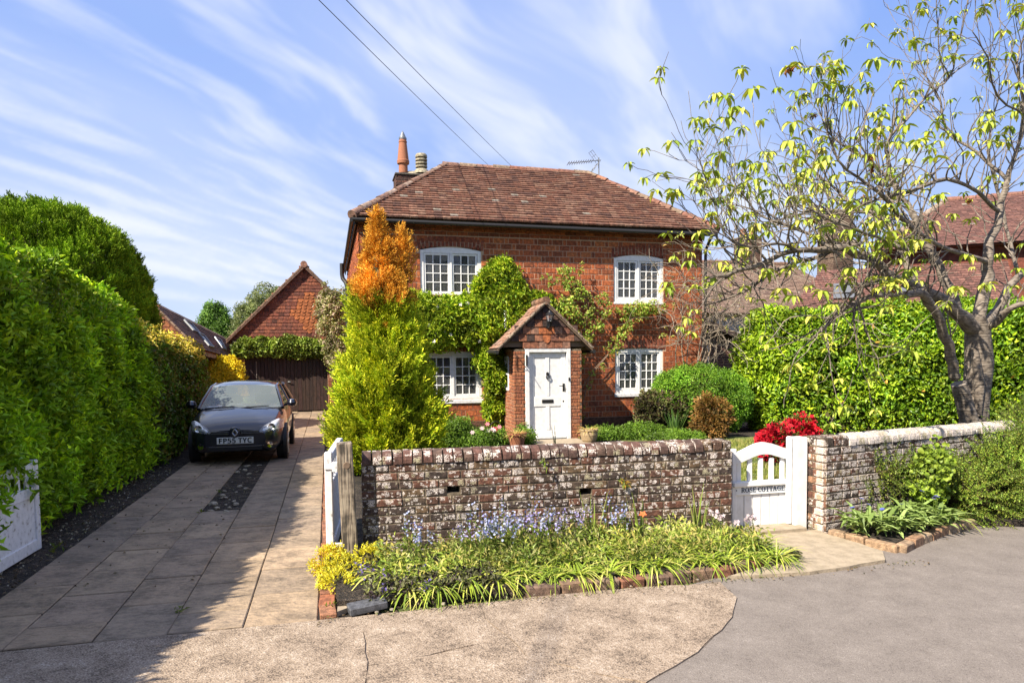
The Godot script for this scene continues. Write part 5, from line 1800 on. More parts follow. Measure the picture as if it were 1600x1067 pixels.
	part("bumper_crease", front_patch(-0.78, 0.78, func(_p): return 0.498, func(_p): return 0.512, 0.012, 16, 1), M.car_paint, t)
	var em := MB.new()
	em.lathe(PackedVector2Array([Vector2(0.0, 0.0), Vector2(0.10, 0.004), Vector2(0.085, 0.03), Vector2(0, 0.034)]), 20, Transform3D(Basis(Vector3.RIGHT, PI / 2), Vector3(0, 0.565, 0.0)))
	part("nose", em, M.car_paint, t)
	var di := MB.new()
	var dia := [Vector2(0, 0.062), Vector2(0.045, 0), Vector2(0, -0.062), Vector2(-0.045, 0)]
	for i in 4:
		var p: Vector2 = dia[i]
		var q: Vector2 = dia[(i + 1) % 4]
		di.bar(Vector3(p.x, p.y + 0.565, 0.042), Vector3(q.x, q.y + 0.565, 0.042), 0.02, 0.018, Color.WHITE, 0.003, Vector3.BACK)
	part("emblem", di, M.chrome, t)
	var pl := MB.new()
	pl.box(Vector3(-0.30, 0.37, 0.012), Vector3(0.30, 0.485, 0.026), Color.WHITE, 0.005)
	var plate := part("number_plate", pl, M.plate, t)
	text(plate, "FP55 TYC", "Droid Sans", true, 0.088, 0.004, M.ink, Transform3D(Basis(), Vector3(0, 0.428, 0.028)), 1.05)
	# wheels
	for q in [[-0.735, -0.72], [0.735, -0.72], [-0.735, -3.10], [0.735, -3.10]]:
		var sgn := signf(q[0])
		var x := Transform3D(Basis(Vector3.BACK, -PI / 2 * sgn), Vector3(q[0], 0.295, q[1]))
		var ar := MB.new()
		ar.lathe(PackedVector2Array([Vector2(0.345, 0.03), Vector2(0.345, 0.094), Vector2(0.0, 0.094)]), 26, Transform3D(x.basis, x.origin + Vector3(0, 0.02, 0)))
		part("wheel_arch", ar, M.trim, t)
		var ty := MB.new()
		ty.lathe(PackedVector2Array([Vector2(0.20, -0.09), Vector2(0.28, -0.09), Vector2(0.295, -0.07), Vector2(0.295, 0.07), Vector2(0.28, 0.098), Vector2(0.20, 0.102)]), 28, x)
		var wh := part("wheel", ty, M.tyre, t)
		var ri := MB.new()
		ri.lathe(PackedVector2Array([Vector2(0.205, 0.10), Vector2(0.195, 0.107), Vector2(0.18, 0.098), Vector2(0.17, 0.06), Vector2(0.0, 0.06)]), 28, x)
		for k in 7:
			var an := TAU * k / 7.0
			ri.bar(x * Vector3(0.03 * cos(an), 0.085, 0.03 * sin(an)), x * Vector3(0.185 * cos(an), 0.098, 0.185 * sin(an)), 0.045, 0.03, Color.WHITE, 0.005, Vector3.RIGHT)
		ri.lathe(PackedVector2Array([Vector2(0.05, 0.08), Vector2(0.045, 0.11), Vector2(0, 0.112)]), 14, x)
		part("rim", ri, M.alloy, wh)


# ---------------------------------------------------------------- front walls, gates, posts
const OLD := [Color(0.136, 0.076, 0.052), Color(0.109, 0.068, 0.051), Color(0.171, 0.085, 0.058), Color(0.089, 0.062, 0.048), Color(0.218, 0.097, 0.062), Color(0.136, 0.094, 0.065), Color(0.204, 0.131, 0.074)]


func coping_mesh(w: float, r: float, h: float, tone: Color) -> ArrayMesh:  # half-round brick, w along x
	var key := "cop%.3f%.3f%s" % [w, r, tone]
	if not cache.has(key):
		var b := MB.new()
		var p := PackedVector2Array([Vector2(r, 0), Vector2(r, h * 0.35)])
		for i in range(1, 8):
			p.append(Vector2(r * cos(PI * i / 8.0), h * 0.35 + h * 0.65 * sin(PI * i / 8.0)))
		p.append(Vector2(-r, h * 0.35))
		p.append(Vector2(-r, 0))
		b.prism(p, -w / 2, w / 2, tone, Transform3D(Basis(Vector3(0, 0, -1), Vector3.UP, Vector3(1, 0, 0)), Vector3.ZERO))
		cache[key] = b.mesh()
	return cache[key]


func garden_wall(t: Node3D, len: float, top: float, holes: Array, cop_from: float, cop_to: float, cop_w: float, cm: Material, bm: Material) -> void:  # along local x, front face at z = 0, 0.215 thick
	var th := 0.215
	var ch := 0.105
	var y1 := top - ch
	var core := MB.new()
	var list := courses(0.0, len, y1 - 0.0715 * 12, y1, 0.0715, 0.208, 0.098, holes, 2)
	panel(core, 0.006, len - 0.006, -0.1, y1 - 0.003, holes, -th + 0.008, -0.006)
	core.box(Vector3(0.01, y1 - 0.003, -th + 0.012), Vector3(len - 0.01, y1 + 0.03, -0.012))
	part("mortar_core", core, M.old_mortar, t)
	for q in holes:
		var hb := MB.new()
		hb.box(Vector3(q[0], q[1], -th + 0.01), Vector3(q[2], q[3], -th + 0.02))
		part("hole_back", hb, M.core, t)
	lay(t, Transform3D(), list, OLD, bm, 296, func(x, y): return 1.0 if y > 0.1 else 0.0, 0.09)
	lay(t, Transform3D(Basis(Vector3.UP, PI), Vector3(len, 0, -th)), courses(0.0, len, y1 - 0.0715 * 11, y1, 0.0715, 0.208, 0.098, [], 2), OLD, M.lichen_brick, 0, func(_x, _y): return 0.0)
	for s in [0, 1]:
		var x := Transform3D(Basis(Vector3(0, 0, 1), Vector3.UP, Vector3(-1, 0, 0)), Vector3(0, 0, -th)) if s == 0 else Transform3D(Basis(Vector3(0, 0, -1), Vector3.UP, Vector3(1, 0, 0)), Vector3(len, 0, 0))
		lay(t, x, courses(0.006, th - 0.006, y1 - 0.0715 * 11, y1, 0.0715, 0.208, 0.098, [], 0), OLD if s == 1 else [lin(0.36, 0.18, 0.10), lin(0.30, 0.13, 0.08), lin(0.24, 0.12, 0.08), lin(0.4, 0.22, 0.13)], M.lichen_brick, 0, func(_x, _y): return 0.0)
	var n := roundi((cop_to - cop_from) / cop_w)
	var tones := [lin(0.30, 0.24, 0.2), lin(0.36, 0.3, 0.25), lin(0.2, 0.15, 0.12), lin(0.4, 0.35, 0.3)] if cm == M.white_coping else [lin(0.165, 0.085, 0.065), lin(0.20, 0.10, 0.075), lin(0.14, 0.08, 0.065), lin(0.18, 0.11, 0.085)]
	for i in n:
		var x := lerpf(cop_from, cop_to, (i + 0.5) / n)
		inst("coping_brick", coping_mesh((cop_to - cop_from) / n - 0.012, 0.118, ch, tones[rng.randi() % 4]), cm, t, Transform3D(Basis.from_euler(Vector3(rf(-0.02, 0.02), rf(-0.03, 0.03), rf(-0.02, 0.02))), Vector3(x, y1 + 0.001 + rf(-0.003, 0.004), -th / 2 + rf(-0.005, 0.005))))
	var bed := MB.new()
	for k in [[0.0, cop_from], [cop_to, len]]:
		var x: float = k[0]
		while x < k[1] - 0.02:
			var w := minf(0.10, k[1] - x)
			bed.box(Vector3(x + 0.005, y1 + 0.004, -th + 0.002), Vector3(x + w - 0.005, top - 0.01, -0.002), OLD[rng.randi() % 7] * 1.1, 0.012)
			x += w
	if bed.v.size():
		part("end_bricks", bed, M.lichen_brick, t)
	var mort := MB.new()
	mort.tube([Vector3(cop_from + 0.01, y1 + 0.035, -th / 2), Vector3(cop_to - 0.01, y1 + 0.035, -th / 2)], [0.052, 0.052], 10)
	part("coping_bed", mort, M.old_mortar, t)


func make_front() -> void:
	var d := Vector3(3.545 - 0.245, 0, -5.66 + 5.85)
	var t := thing("garden_wall", "old lichen-spotted brick wall with half-round coping in front of the cottage, between post and gate", "wall", Vector3(0.245, 0, -5.85), -atan2(d.z, d.x))
	garden_wall(t, d.length(), 0.905, [[0.70, 0.535, 0.81, 0.598], [1.86, 0.463, 1.97, 0.526]], 0.0, 3.02, 0.083, M.lichen_coping, M.lichen_brick)
	var e := Vector3(4.3, 0, -0.86)
	var r := thing("garden_wall", "white-lichened brick wall with rounded coping right of the gate, half covered by shrubs", "wall", Vector3(4.46, 0.01, -5.54), -atan2(e.z, e.x))
	garden_wall(r, e.length(), 0.90, [], 0.30, e.length(), 0.085, M.white_coping, M.pale_lichen_brick)
	# brick return at the gate
	var p := thing("gate_pier", "brick pier edge with flaking whitewash at the right of the white gate", "pier", Vector3(4.455, 0.0, -5.565))
	var pm := MB.new()
	for k in 12:
		var y := 0.012 + k * 0.0725
		var z := 0.0
		while z > -0.30:
			var l := minf(0.104 if k % 2 else 0.21, z + 0.30)
			if l > 0.02:
				pm.box(Vector3(-0.02, y, z - l + 0.011), Vector3(0.085, y + 0.062, z), [lin(0.42, 0.2, 0.11), lin(0.5, 0.3, 0.2), lin(0.34, 0.15, 0.09), lin(0.55, 0.42, 0.34)][rng.randi() % 4], 0.006)
			z -= l
	part("bricks", pm, M.white_coping, p)
	var pc := MB.new()
	pc.box(Vector3(-0.008, 0.0, -0.295), Vector3(0.08, 0.885, -0.006))
	part("mortar_core", pc, M.old_mortar, p)
	# weathered oak post
	var po := thing("wooden_post", "weathered grey square timber gatepost at the left end of the wall", "post", Vector3(0.145, 0, -5.80))
	po.rotation.z = 0.035
	var pb := MB.new()
	pb.box(Vector3(-0.062, -0.1, -0.06), Vector3(0.062, 1.0, 0.06), Color.WHITE, 0.008)
	part("timber", pb, M.post_wood, po)
	var kn := MB.new()
	kn.lathe(PackedVector2Array([Vector2(0.030, 0.0), Vector2(0.024, 0.004), Vector2(0.0, 0.003)]), 12, Transform3D(Basis(Vector3.RIGHT, PI / 2), Vector3(0.01, 0.82, 0.0595)))
	part("knot", kn, M.dark_interior, po)
	# drive gate, open, seen nearly edge on
	var g := thing("drive_gate", "white wooden drive gate standing open edge-on beside the timber post", "gate", Vector3(-0.018, 0.05, -5.90), -0.085)
	wooden_gate(g, 1.35, 0.86, true)
	var hg := MB.new()
	hg.box(Vector3(-0.03, 0.72, -0.02), Vector3(0.13, 0.75, 0.01), Color.WHITE, 0.004)
	hg.box(Vector3(0.03, 0.70, -0.03), Vector3(0.075, 0.78, 0.012), Color.WHITE, 0.004)
	part("hinge", hg, M.worn_paint, g)
	var hg2 := MB.new()
	hg2.box(Vector3(-0.03, 0.08, -0.02), Vector3(0.13, 0.11, 0.01), Color.WHITE, 0.004)
	part("hinge", hg2, M.worn_paint, g)
	var g2 := thing("drive_gate", "white panelled drive gate folded back against the left hedge", "gate", Vector3(-2.54, 0.015, -7.07), PI - 0.03)
	wooden_gate(g2, 1.35, 0.80, false)
	# pedestrian gate with the house name
	var w := thing("garden_gate", "white arched garden gate with the house name between the two walls", "gate", Vector3(3.655, 0.03, -5.85), -0.02)
	var fr := MB.new()
	var W := 0.655
	fr.box(Vector3(0, 0, -0.025), Vector3(0.045, 0.76, 0.02), Color.WHITE, 0.005)
	fr.box(Vector3(W - 0.055, 0, -0.025), Vector3(W, 0.80, 0.02), Color.WHITE, 0.005)
	part("stile", fr, M.paint, w)
	var hp := PackedVector2Array()
	for i in 17:
		var x := W * i / 16.0
		hp.append(Vector2(x, 0.715 + 0.085 * (0.5 - 0.5 * cos(TAU * i / 16.0)) + 0.02 * i / 16.0))
	for i in range(16, -1, -1):
		var x := W * i / 16.0
		hp.append(Vector2(x, 0.615 + 0.075 * (0.5 - 0.5 * cos(TAU * i / 16.0)) + 0.02 * i / 16.0))
	var hb := MB.new()
	hb.prism(hp, -0.028, 0.026)
	part("top_rail", hb, M.paint, w)
	for i in 5:
		var x := lerpf(0.02, W - 0.05, (i + 0.5) / 5.0)
		var sb := MB.new()
		sb.box(Vector3(x - 0.024, 0.42, -0.018), Vector3(x + 0.024, 0.66, 0.006), Color.WHITE, 0.004)
		part("slat", sb, M.paint, w)
	var mr := MB.new()
	mr.box(Vector3(0.002, 0.40, -0.024), Vector3(W - 0.02, 0.448, 0.045), Color.WHITE, 0.008)
	part("middle_rail", mr, M.paint, w)
	for i in 6:
		var x0 := lerpf(0.045, W - 0.055, i / 6.0)
		var x1 := lerpf(0.045, W - 0.055, (i + 1) / 6.0) - 0.004
		var bb := MB.new()
		bb.box(Vector3(x0, 0.01, -0.014), Vector3(x1, 0.40, 0.002 + rf(0, 0.002)), Color.WHITE, 0.005)
		part("board", bb, M.paint, w)
	var bb2 := MB.new()
	bb2.box(Vector3(0.01, 0.012, -0.020), Vector3(W - 0.02, 0.398, -0.0145))
	part("board_back", bb2, M.worn_paint, w)
	var sg := MB.new()
	sg.box(Vector3(0.03, 0.318, 0.006), Vector3(W - 0.045, 0.404, 0.020), Color.WHITE, 0.005)
	var sign := part("name_sign", sg, M.sign_white, w)
	text(sign, "ROSE COTTAGE", "Droid Serif", true, 0.046, 0.003, M.sign_ink, Transform3D(Basis(), Vector3(0.325, 0.366, 0.0215)), 0.92)
	for x in [0.045, W - 0.062]:
		var st := MB.new()
		st.lathe(PackedVector2Array([Vector2(0.0, 0.0), Vector2(0.007, 0.001), Vector2(0, 0.003)]), 6, Transform3D(Basis(Vector3.RIGHT, PI / 2), Vector3(x, 0.366, 0.020)))
		part("dot", st, M.sign_ink, sign)
	var gp := thing("gate_post", "square white painted gatepost with an eased top at the right of the garden gate", "post", Vector3(4.265, 0.0, -5.76))
	var pp := MB.new()
	pp.box(Vector3(0.0, -0.05, -0.10), Vector3(0.14, 0.885, 0.03), Color.WHITE, 0.012)
	part("timber", pp, M.paint, gp)
	var cp := MB.new()
	cp.box(Vector3(-0.055, 0.05, -0.05), Vector3(-0.004, 0.895, 0.0), Color.WHITE, 0.012)
	part("side_post", cp, M.paint, gp)
	# slate offcut and bits at the corner of the bed
	var s := MB.new()
	s.box(Vector3(-0.125, 0, -0.06), Vector3(0.125, 0.05, 0.06), Color.WHITE, 0.006)
	var so := part("slate_block", s, M.slate, null, Transform3D(Basis.from_euler(Vector3(0.05, 0.16, 0.07)), Vector3(0.215, 0.015, -4.66)))
	tag(so, "grey slate block lying at the left front corner of the flower bed", "stone block")
	var c := flat(ragged([Vector2(0.02, -4.62), Vector2(0.03, -4.85), Vector2(0.20, -4.93), Vector2(0.42, -4.86), Vector2(0.40, -4.76), Vector2(0.12, -4.70)], 0.015), 0.0, 0.035)
	tag(part("paving_stone", c, M.path_slab), "pale broken paving piece behind the grey slate block", "stone")
	for i in 9:
		var m := MB.new()
		var q := rf(0.008, 0.022)
		m.lathe(PackedVector2Array([Vector2(0.0, -q * 0.4), Vector2(q, -q * 0.1), Vector2(q * 0.8, q * 0.35), Vector2(0, q * 0.45)]), 5, Transform3D(Basis.from_euler(Vector3(0, rf(0, 6), 0)), Vector3(rf(0.1, 3.2), 0.018, rf(-4.63, -4.58))))
		tag(part("pebble", m, M.stone, null), "small pebble lying along the front edge of the flower bed", "pebble", "pebbles along the bed edge")


func wooden_gate(g: Node3D, len: float, h: float, slim: bool) -> void:  # runs along local -z from the origin
	var st := MB.new()
	st.box(Vector3(-0.03, 0, -0.075), Vector3(0.03, h, 0.0), Color.WHITE, 0.006)
	part("stile", st, M.worn_paint, g)
	var s2 := MB.new()
	s2.box(Vector3(-0.03, 0, -len), Vector3(0.03, h * 0.97, -len + 0.075), Color.WHITE, 0.006)
	part("stile", s2, M.worn_paint, g)
	var rails := MB.new()
	for y in [[0.0, 0.10], [h * 0.60, h * 0.60 + 0.09], [h - 0.10, h - 0.02]]:
		rails.box(Vector3(-0.026, y[0], -len + 0.075), Vector3(0.026, y[1], -0.075), Color.WHITE, 0.005)
	part("rail", rails, M.worn_paint, g)
	var pn := MB.new()
	pn.box(Vector3(-0.012, 0.10, -len + 0.075), Vector3(0.012, h * 0.60, -0.075))
	part("panel", pn, M.worn_paint, g)
	for i in 7:
		var z := lerpf(-0.1, -len + 0.1, (i + 0.5) / 7.0)
		var s := MB.new()
		s.box(Vector3(-0.011, h * 0.60 + 0.09, z - 0.03), Vector3(0.011, h - 0.10, z + 0.03), Color.WHITE, 0.004)
		part("slat", s, M.worn_paint, g)


# ---------------------------------------------------------------- plants: small meshes of leaves, copied
func rdir() -> Vector3:
	var z := rf(-1, 1)
	var a := rf(0, TAU)
	var r := sqrt(1 - z * z)
	return Vector3(r * cos(a), z, r * sin(a))


func clump(count: int, radius: float, l: float, w: float, tones: Array, up := 0.4, droop := 0.25, fine := false, flat_face := 0.8) -> ArrayMesh:  # leaves pointing out of +y
	var b := MB.new()
	for i in count:
		var p := rdir() * radius * sqrt(rng.randf())
		p.y *= 0.7
		var d := (rdir() + Vector3.UP * up + p / radius * 0.6).normalized()
		var face := (Vector3.UP * flat_face + rdir() * 0.7).normalized()
		if absf(face.dot(d)) > 0.95:
			face = (face + Vector3.RIGHT * 0.5).normalized()
		b.leaf(p, d, face, l * rf(0.7, 1.15), w * rf(0.8, 1.15), (tones[rng.randi() % tones.size()] as Color) * rf(0.8, 1.2), rf(0.1, 0.4), droop * rf(0.3, 1.4), fine)
	return b.mesh()


func spray(l: float, leaflets: int, ll: float, lw: float, tones: Array, flatness := 0.45) -> ArrayMesh:  # a feathery conifer shoot along +y
	var b := MB.new()
	for i in leaflets:
		var k := (i + 0.5) / leaflets
		var a := rf(0, TAU)
		var side := Vector3(cos(a), 0, sin(a) * flatness)
		var p := Vector3(side.x, 0, side.z) * 0.012 + Vector3(0, l * k, 0)
		var d := (Vector3.UP * (0.8 + k) + side * 1.1 + rdir() * 0.25).normalized()
		var c := (tones[rng.randi() % tones.size()] as Color) * rf(0.8, 1.2)
		b.leaf(p, d, rdir(), ll * (1.15 - 0.5 * k), lw, c, 0.3, 0.0)
		if i % 3 == 0:
			b.leaf(p + d * ll * 0.4, (d + rdir() * 0.5).normalized(), rdir(), ll * 0.6, lw * 0.8, c, 0.3, 0.0)
	return b.mesh()


func stand(at: Vector3, n: Vector3, s: float) -> Transform3D:  # +y along n, spun at random
	n = n.normalized()
	var x := n.cross(Vector3(rf(-1, 1), rf(-1, 1), rf(-1, 1))).normalized()
	var z := x.cross(n)
	return Transform3D(Basis(x * s, n * s, z * s), at)


func scatter(parent: Node3D, called: String, meshes: Array, m: Material, pts: Array, smin: float, smax: float, tints: Array, lean := 0.35) -> void:  # pts: [position, outward]
	var xf := []
	var co := []
	for i in meshes.size():
		xf.append([])
		co.append([])
	for p in pts:
		var k := rng.randi() % meshes.size()
		var n: Vector3 = (p[1] as Vector3) + rdir() * lean
		xf[k].append(stand(p[0], n, rf(smin, smax)))
		var v := noise.get_noise_3dv((p[0] as Vector3) * 2.2)
		co[k].append((tints[rng.randi() % tints.size()] as Color) * (1.0 + v * 0.75))
	for i in meshes.size():
		if xf[i].size():
			multi(called, meshes[i], m, parent, xf[i], co[i])


# points over a lumpy union of ellipsoids [centre, radii]
func blob_pts(list: Array, density: float, lump := 0.12, deep := 0.22, floor_y := 0.02, power := 1.0, freq := 1.6) -> Array:
	var out := []
	for e in list:
		var c: Vector3 = e[0]
		var r: Vector3 = e[1]
		var area := 4.0 * PI * pow((pow(r.x * r.y, 1.6) + pow(r.y * r.z, 1.6) + pow(r.x * r.z, 1.6)) / 3.0, 1.0 / 1.6)
		for i in int(area * density):
			var d := rdir()
			if power != 1.0:
				d = Vector3(signf(d.x) * pow(absf(d.x), power), signf(d.y) * pow(absf(d.y), power), signf(d.z) * pow(absf(d.z), power))
			var k := 1.0 + lump * noise.get_noise_3dv((c + d * r) * freq * 3.0) * 2.0 - deep * pow(rng.randf(), 2.2)
			var p := c + d * r * k
			if p.y < floor_y:
				continue
			var inside := false
			for f in list:
				if f != e:
					var q: Vector3 = (p - f[0]) / f[1]
					if q.length() < 0.72:
						inside = true
						break
			if not inside:
				out.append([p, (Vector3(d.x / r.x, d.y / r.y, d.z / r.z)).normalized()])
	return out


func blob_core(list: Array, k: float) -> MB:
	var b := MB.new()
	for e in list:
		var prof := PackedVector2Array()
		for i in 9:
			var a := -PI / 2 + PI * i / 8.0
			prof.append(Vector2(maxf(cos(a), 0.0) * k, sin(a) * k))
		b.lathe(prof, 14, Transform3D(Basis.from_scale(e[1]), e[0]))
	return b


func stems_up(b: MB, base: Vector3, count: int, spread: float, h: float, r: float, col: Color) -> void:
	for i in count:
		var a := rf(0, TAU)
		var q := base + Vector3(cos(a), 0, sin(a)) * spread * rf(0.3, 1.0) + Vector3.UP * h * rf(0.7, 1.0)
		b.tube([base + rdir() * Vector3(0.05, 0, 0.05), base.lerp(q, 0.5) + Vector3.UP * h * 0.12, q], [r, r * 0.7, r * 0.25], 5, col)


func shrub(called: String, label: String, cat: String, group: String, list: Array, meshes: Array, m: Material, density: float, smin: float, smax: float, tints: Array, lump := 0.12, deep := 0.25, core := 0.72) -> Node3D:
	var c: Vector3 = list[0][0]
	var t := thing(called, label, cat, Vector3(c.x, 0, c.z), 0.0, group)
	var off := Vector3(c.x, 0, c.z)
	var pts := blob_pts(list, density, lump, deep)
	for p in pts:
		p[0] -= off
	var b := MB.new()
	stems_up(b, Vector3.ZERO, 7, minf(list[0][1].x, list[0][1].z) * 0.6, maxf(c.y, 0.15), 0.012, lin(0.10, 0.07, 0.045))
	part("stems", b, M.twig, t)
	if core > 0.0:
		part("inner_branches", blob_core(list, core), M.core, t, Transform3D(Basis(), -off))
	scatter(t, "foliage", meshes, m, pts, smin, smax, tints)
	return t


# points over a clipped hedge: path of [x, z, height, half depth]
func hedge_pts(path: Array, per_m: float, lump: float, face: Array) -> Array:
	var out := []
	for i in path.size() - 1:
		var a: Array = path[i]
		var b: Array = path[i + 1]
		var len := Vector2(a[0], a[1]).distance_to(Vector2(b[0], b[1]))
		var dir := Vector2(b[0] - a[0], b[1] - a[1]).normalized()
		var side := Vector2(-dir.y, dir.x)   # towards the front face if walked left to right
		for k in int(len * per_m):
			var s := rng.randf()
			var h: float = lerpf(a[2], b[2], s)
			var hd: float = lerpf(a[3], b[3], s)
			var ang := rf(face[0], face[1])
			var cx := cos(ang)
			var cy := sin(ang)
			var x := hd * signf(cx) * pow(absf(cx), 0.6)
			var y := h * pow(absf(cy), 0.74)
			var c := Vector3(lerpf(a[0], b[0], s), 0, lerpf(a[1], b[1], s))
			var n := Vector3(side.x * cx, cy * 0.9, side.y * cx).normalized()
			if absf(x) > hd * 0.86 and y < h * 0.7:
				n = Vector3(side.x * signf(cx), 0.25, side.y * signf(cx)).normalized()
			var p := c + Vector3(side.x * x, y, side.y * x)
			var v := noise.get_noise_3dv(p * 1.7) * 1.6 + noise.get_noise_3dv(p * 5.0) * 0.6
			p += n * (lump * v - 0.26 * pow(rng.randf(), 1.6))
			if p.y > 0.06:
				out.append([p, n])
	return out


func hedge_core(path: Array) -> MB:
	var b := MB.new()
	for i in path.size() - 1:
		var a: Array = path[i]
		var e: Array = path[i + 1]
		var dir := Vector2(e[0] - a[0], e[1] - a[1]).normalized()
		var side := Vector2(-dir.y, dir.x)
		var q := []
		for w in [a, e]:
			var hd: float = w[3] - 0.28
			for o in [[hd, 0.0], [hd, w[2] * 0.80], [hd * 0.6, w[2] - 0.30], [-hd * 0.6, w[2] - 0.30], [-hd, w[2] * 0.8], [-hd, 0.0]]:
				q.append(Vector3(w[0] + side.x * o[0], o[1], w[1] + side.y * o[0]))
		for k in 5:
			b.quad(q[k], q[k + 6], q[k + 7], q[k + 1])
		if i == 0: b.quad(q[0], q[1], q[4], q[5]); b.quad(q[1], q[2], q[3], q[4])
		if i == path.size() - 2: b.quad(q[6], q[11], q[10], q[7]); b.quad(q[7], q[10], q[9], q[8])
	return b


func make_hedges() -> void:
	var G := [lin(0.317, 0.518, 0.021), lin(0.249, 0.427, 0.019), lin(0.401, 0.610, 0.025), lin(0.212, 0.351, 0.018)]
	var t := thing("clipped_hedge", "long tall green hedge clipped along the left side of the drive", "hedge", Vector3.ZERO)
	var path := [[-3.42, -2.5, 2.1, 0.78], [-3.42, -4.4, 2.45, 0.78], [-3.42, -6.0, 2.85, 0.80], [-3.40, -9.0, 2.82, 0.78], [-3.38, -12.0, 2.5, 0.76]]
	var meshes := []
	for i in 4:
		meshes.append(clump(14, 0.11, 0.082, 0.034, G, 0.3, 0.35))
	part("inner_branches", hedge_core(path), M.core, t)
	var side := [0.02, 2.3]
	scatter(t, "foliage", meshes, M.leaf, hedge_pts(path, 1500, 0.11, side), 0.75, 1.25, [Color.WHITE, lin(0.85, 0.92, 0.8), lin(1.2, 1.12, 0.9), lin(0.62, 0.66, 0.6), lin(1.5, 1.25, 0.9)])
	var over := []
	for i in 34:
		over.append([Vector3(rf(-2.62, -2.48), rf(0.56, 0.86), rf(-7.0, -5.9)), Vector3(0.8, 0.1, 0.3)])
	scatter(t, "foliage", meshes, M.leaf, over, 0.7, 1.1, [Color.WHITE])
	# long light shoots standing out of the top
	var shoots := []
	for i in 700:
		var z := rf(-11.8, -5.5)
		var x := -3.42 + rf(-0.25, 0.70)
		var h := lerpf(2.82, 2.5, clampf((z + 6.0) / -6.0, 0, 1)) - 1.15 * pow(maxf(0, x + 3.42), 2.0) - 0.06
		shoots.append([Vector3(x, h, z), Vector3(rf(-0.4, 0.6), 1, rf(-0.4, 0.4))])
	var sm := [twig_mesh(0.26, 9, 0.065, 0.026, [lin(0.255, 0.322, 0.032), lin(0.210, 0.280, 0.027), lin(0.330, 0.364, 0.045)])]
	scatter(t, "young_shoots", sm, M.leaf, shoots, 0.7, 1.3, [Color.WHITE])
	var t2 := thing("hedge", "darker loose evergreen hedge further along the drive, left of the parked car", "hedge", Vector3.ZERO)
	var D := [lin(0.096, 0.189, 0.016), lin(0.073, 0.140, 0.014), lin(0.133, 0.229, 0.020), lin(0.121, 0.113, 0.022)]
	var path2 := [[-3.40, -12.0, 2.35, 0.76], [-3.40, -15.0, 2.12, 0.74], [-3.45, -18.6, 2.02, 0.7]]
	var m2 := []
	for i in 3:
		m2.append(clump(12, 0.12, 0.075, 0.045, D, 0.3, 0.35))
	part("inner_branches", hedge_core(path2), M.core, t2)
	scatter(t2, "foliage", m2, M.gloss_leaf, hedge_pts(path2, 900, 0.13, side), 0.8, 1.3, [Color.WHITE, lin(1.3, 1.2, 0.9)])
	# golden-leaved climber along the top where the two meet
	var gold := []
	for i in 420:
		var s := rng.randf()
		gold.append([Vector3(-3.25 + rf(-0.3, 0.5), lerpf(2.35, 2.02, s) + rf(-0.30, 0.06), lerpf(-10.8, -17.5, s)), Vector3(0.5, 1, 0.3)])
	scatter(t2, "young_shoots", [clump(10, 0.12, 0.07, 0.034, [lin(0.526, 0.490, 0.056), lin(0.405, 0.420, 0.045), lin(0.608, 0.473, 0.079)], 0.5, 0.3)], M.leaf, gold, 0.7, 1.2, [Color.WHITE])
	# laurel hedge on the right
	var t3 := thing("laurel_hedge", "big glossy laurel hedge behind the tree and the right garden wall", "hedge", Vector3.ZERO)
	var L := [lin(0.216, 0.345, 0.017), lin(0.163, 0.269, 0.015), lin(0.281, 0.409, 0.021), lin(0.118, 0.205, 0.013), lin(0.326, 0.432, 0.028)]
	var path3 := [[9.75, -13.7, 2.55, 0.85], [10.6, -12.9, 2.68, 0.85], [13.0, -11.4, 2.66, 0.85], [15.5, -9.6, 2.62, 0.85], [18.5, -7.6, 2.6, 0.85]]
	var m3 := []
	for i in 4:
		m3.append(clump(15, 0.15, 0.110, 0.044, L, 0.35, 0.25, true))
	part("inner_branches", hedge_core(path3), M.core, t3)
	scatter(t3, "foliage", m3, M.gloss_leaf, hedge_pts(path3, 1000, 0.15, [0.02, 2.3]), 0.7, 1.2, [Color.WHITE, lin(0.65, 0.8, 0.75), lin(1.25, 1.15, 0.9), lin(0.5, 0.62, 0.6)])
	var endp := blob_pts([[Vector3(9.55, 1.3, -13.8), Vector3(0.65, 1.35, 0.7)]], 260, 0.1, 0.2)
	scatter(t3, "foliage", m3, M.gloss_leaf, endp, 0.7, 1.2, [Color.WHITE, lin(1.2, 1.15, 0.9)])
	var yl := []
	for i in 26:
		var s := rng.randf()
		yl.append([Vector3(lerpf(10.0, 15.0, s), rf(0.5, 2.2), lerpf(-12.2, -8.9, s)), Vector3(-0.5, 0.2, 1)])
	scatter(t3, "yellowed_leaves", [clump(2, 0.05, 0.11, 0.042, [lin(0.675, 0.375, 0.062), lin(0.567, 0.225, 0.062)], 0.3, 0.3, true)], M.leaf, yl, 0.8, 1.1, [Color.WHITE])
	# clipped evergreen dome
	var d := thing("evergreen_dome", "huge clipped evergreen dome rising behind the left hedge", "topiary", Vector3(-6.15, 0, -17.6))
	var E1 := [lin(0.139, 0.240, 0.013), lin(0.181, 0.293, 0.016), lin(0.107, 0.188, 0.011), lin(0.235, 0.345, 0.021)]
	var de := [[Vector3(0, 2.0, 0), Vector3(2.25, 2.95, 2.2)]]
	var dm := []
	for i in 3:
		dm.append(spray(0.20, 28, 0.065, 0.018, E1, 0.6))
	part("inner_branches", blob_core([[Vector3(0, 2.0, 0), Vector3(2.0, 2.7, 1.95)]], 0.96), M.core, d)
	var dp := blob_pts(de, 260, 0.03, 0.05, 0.5, 0.82, 1.2)
	for p in dp:
		p[1] = ((p[1] as Vector3) * 0.55 + Vector3.UP * 0.75).normalized()
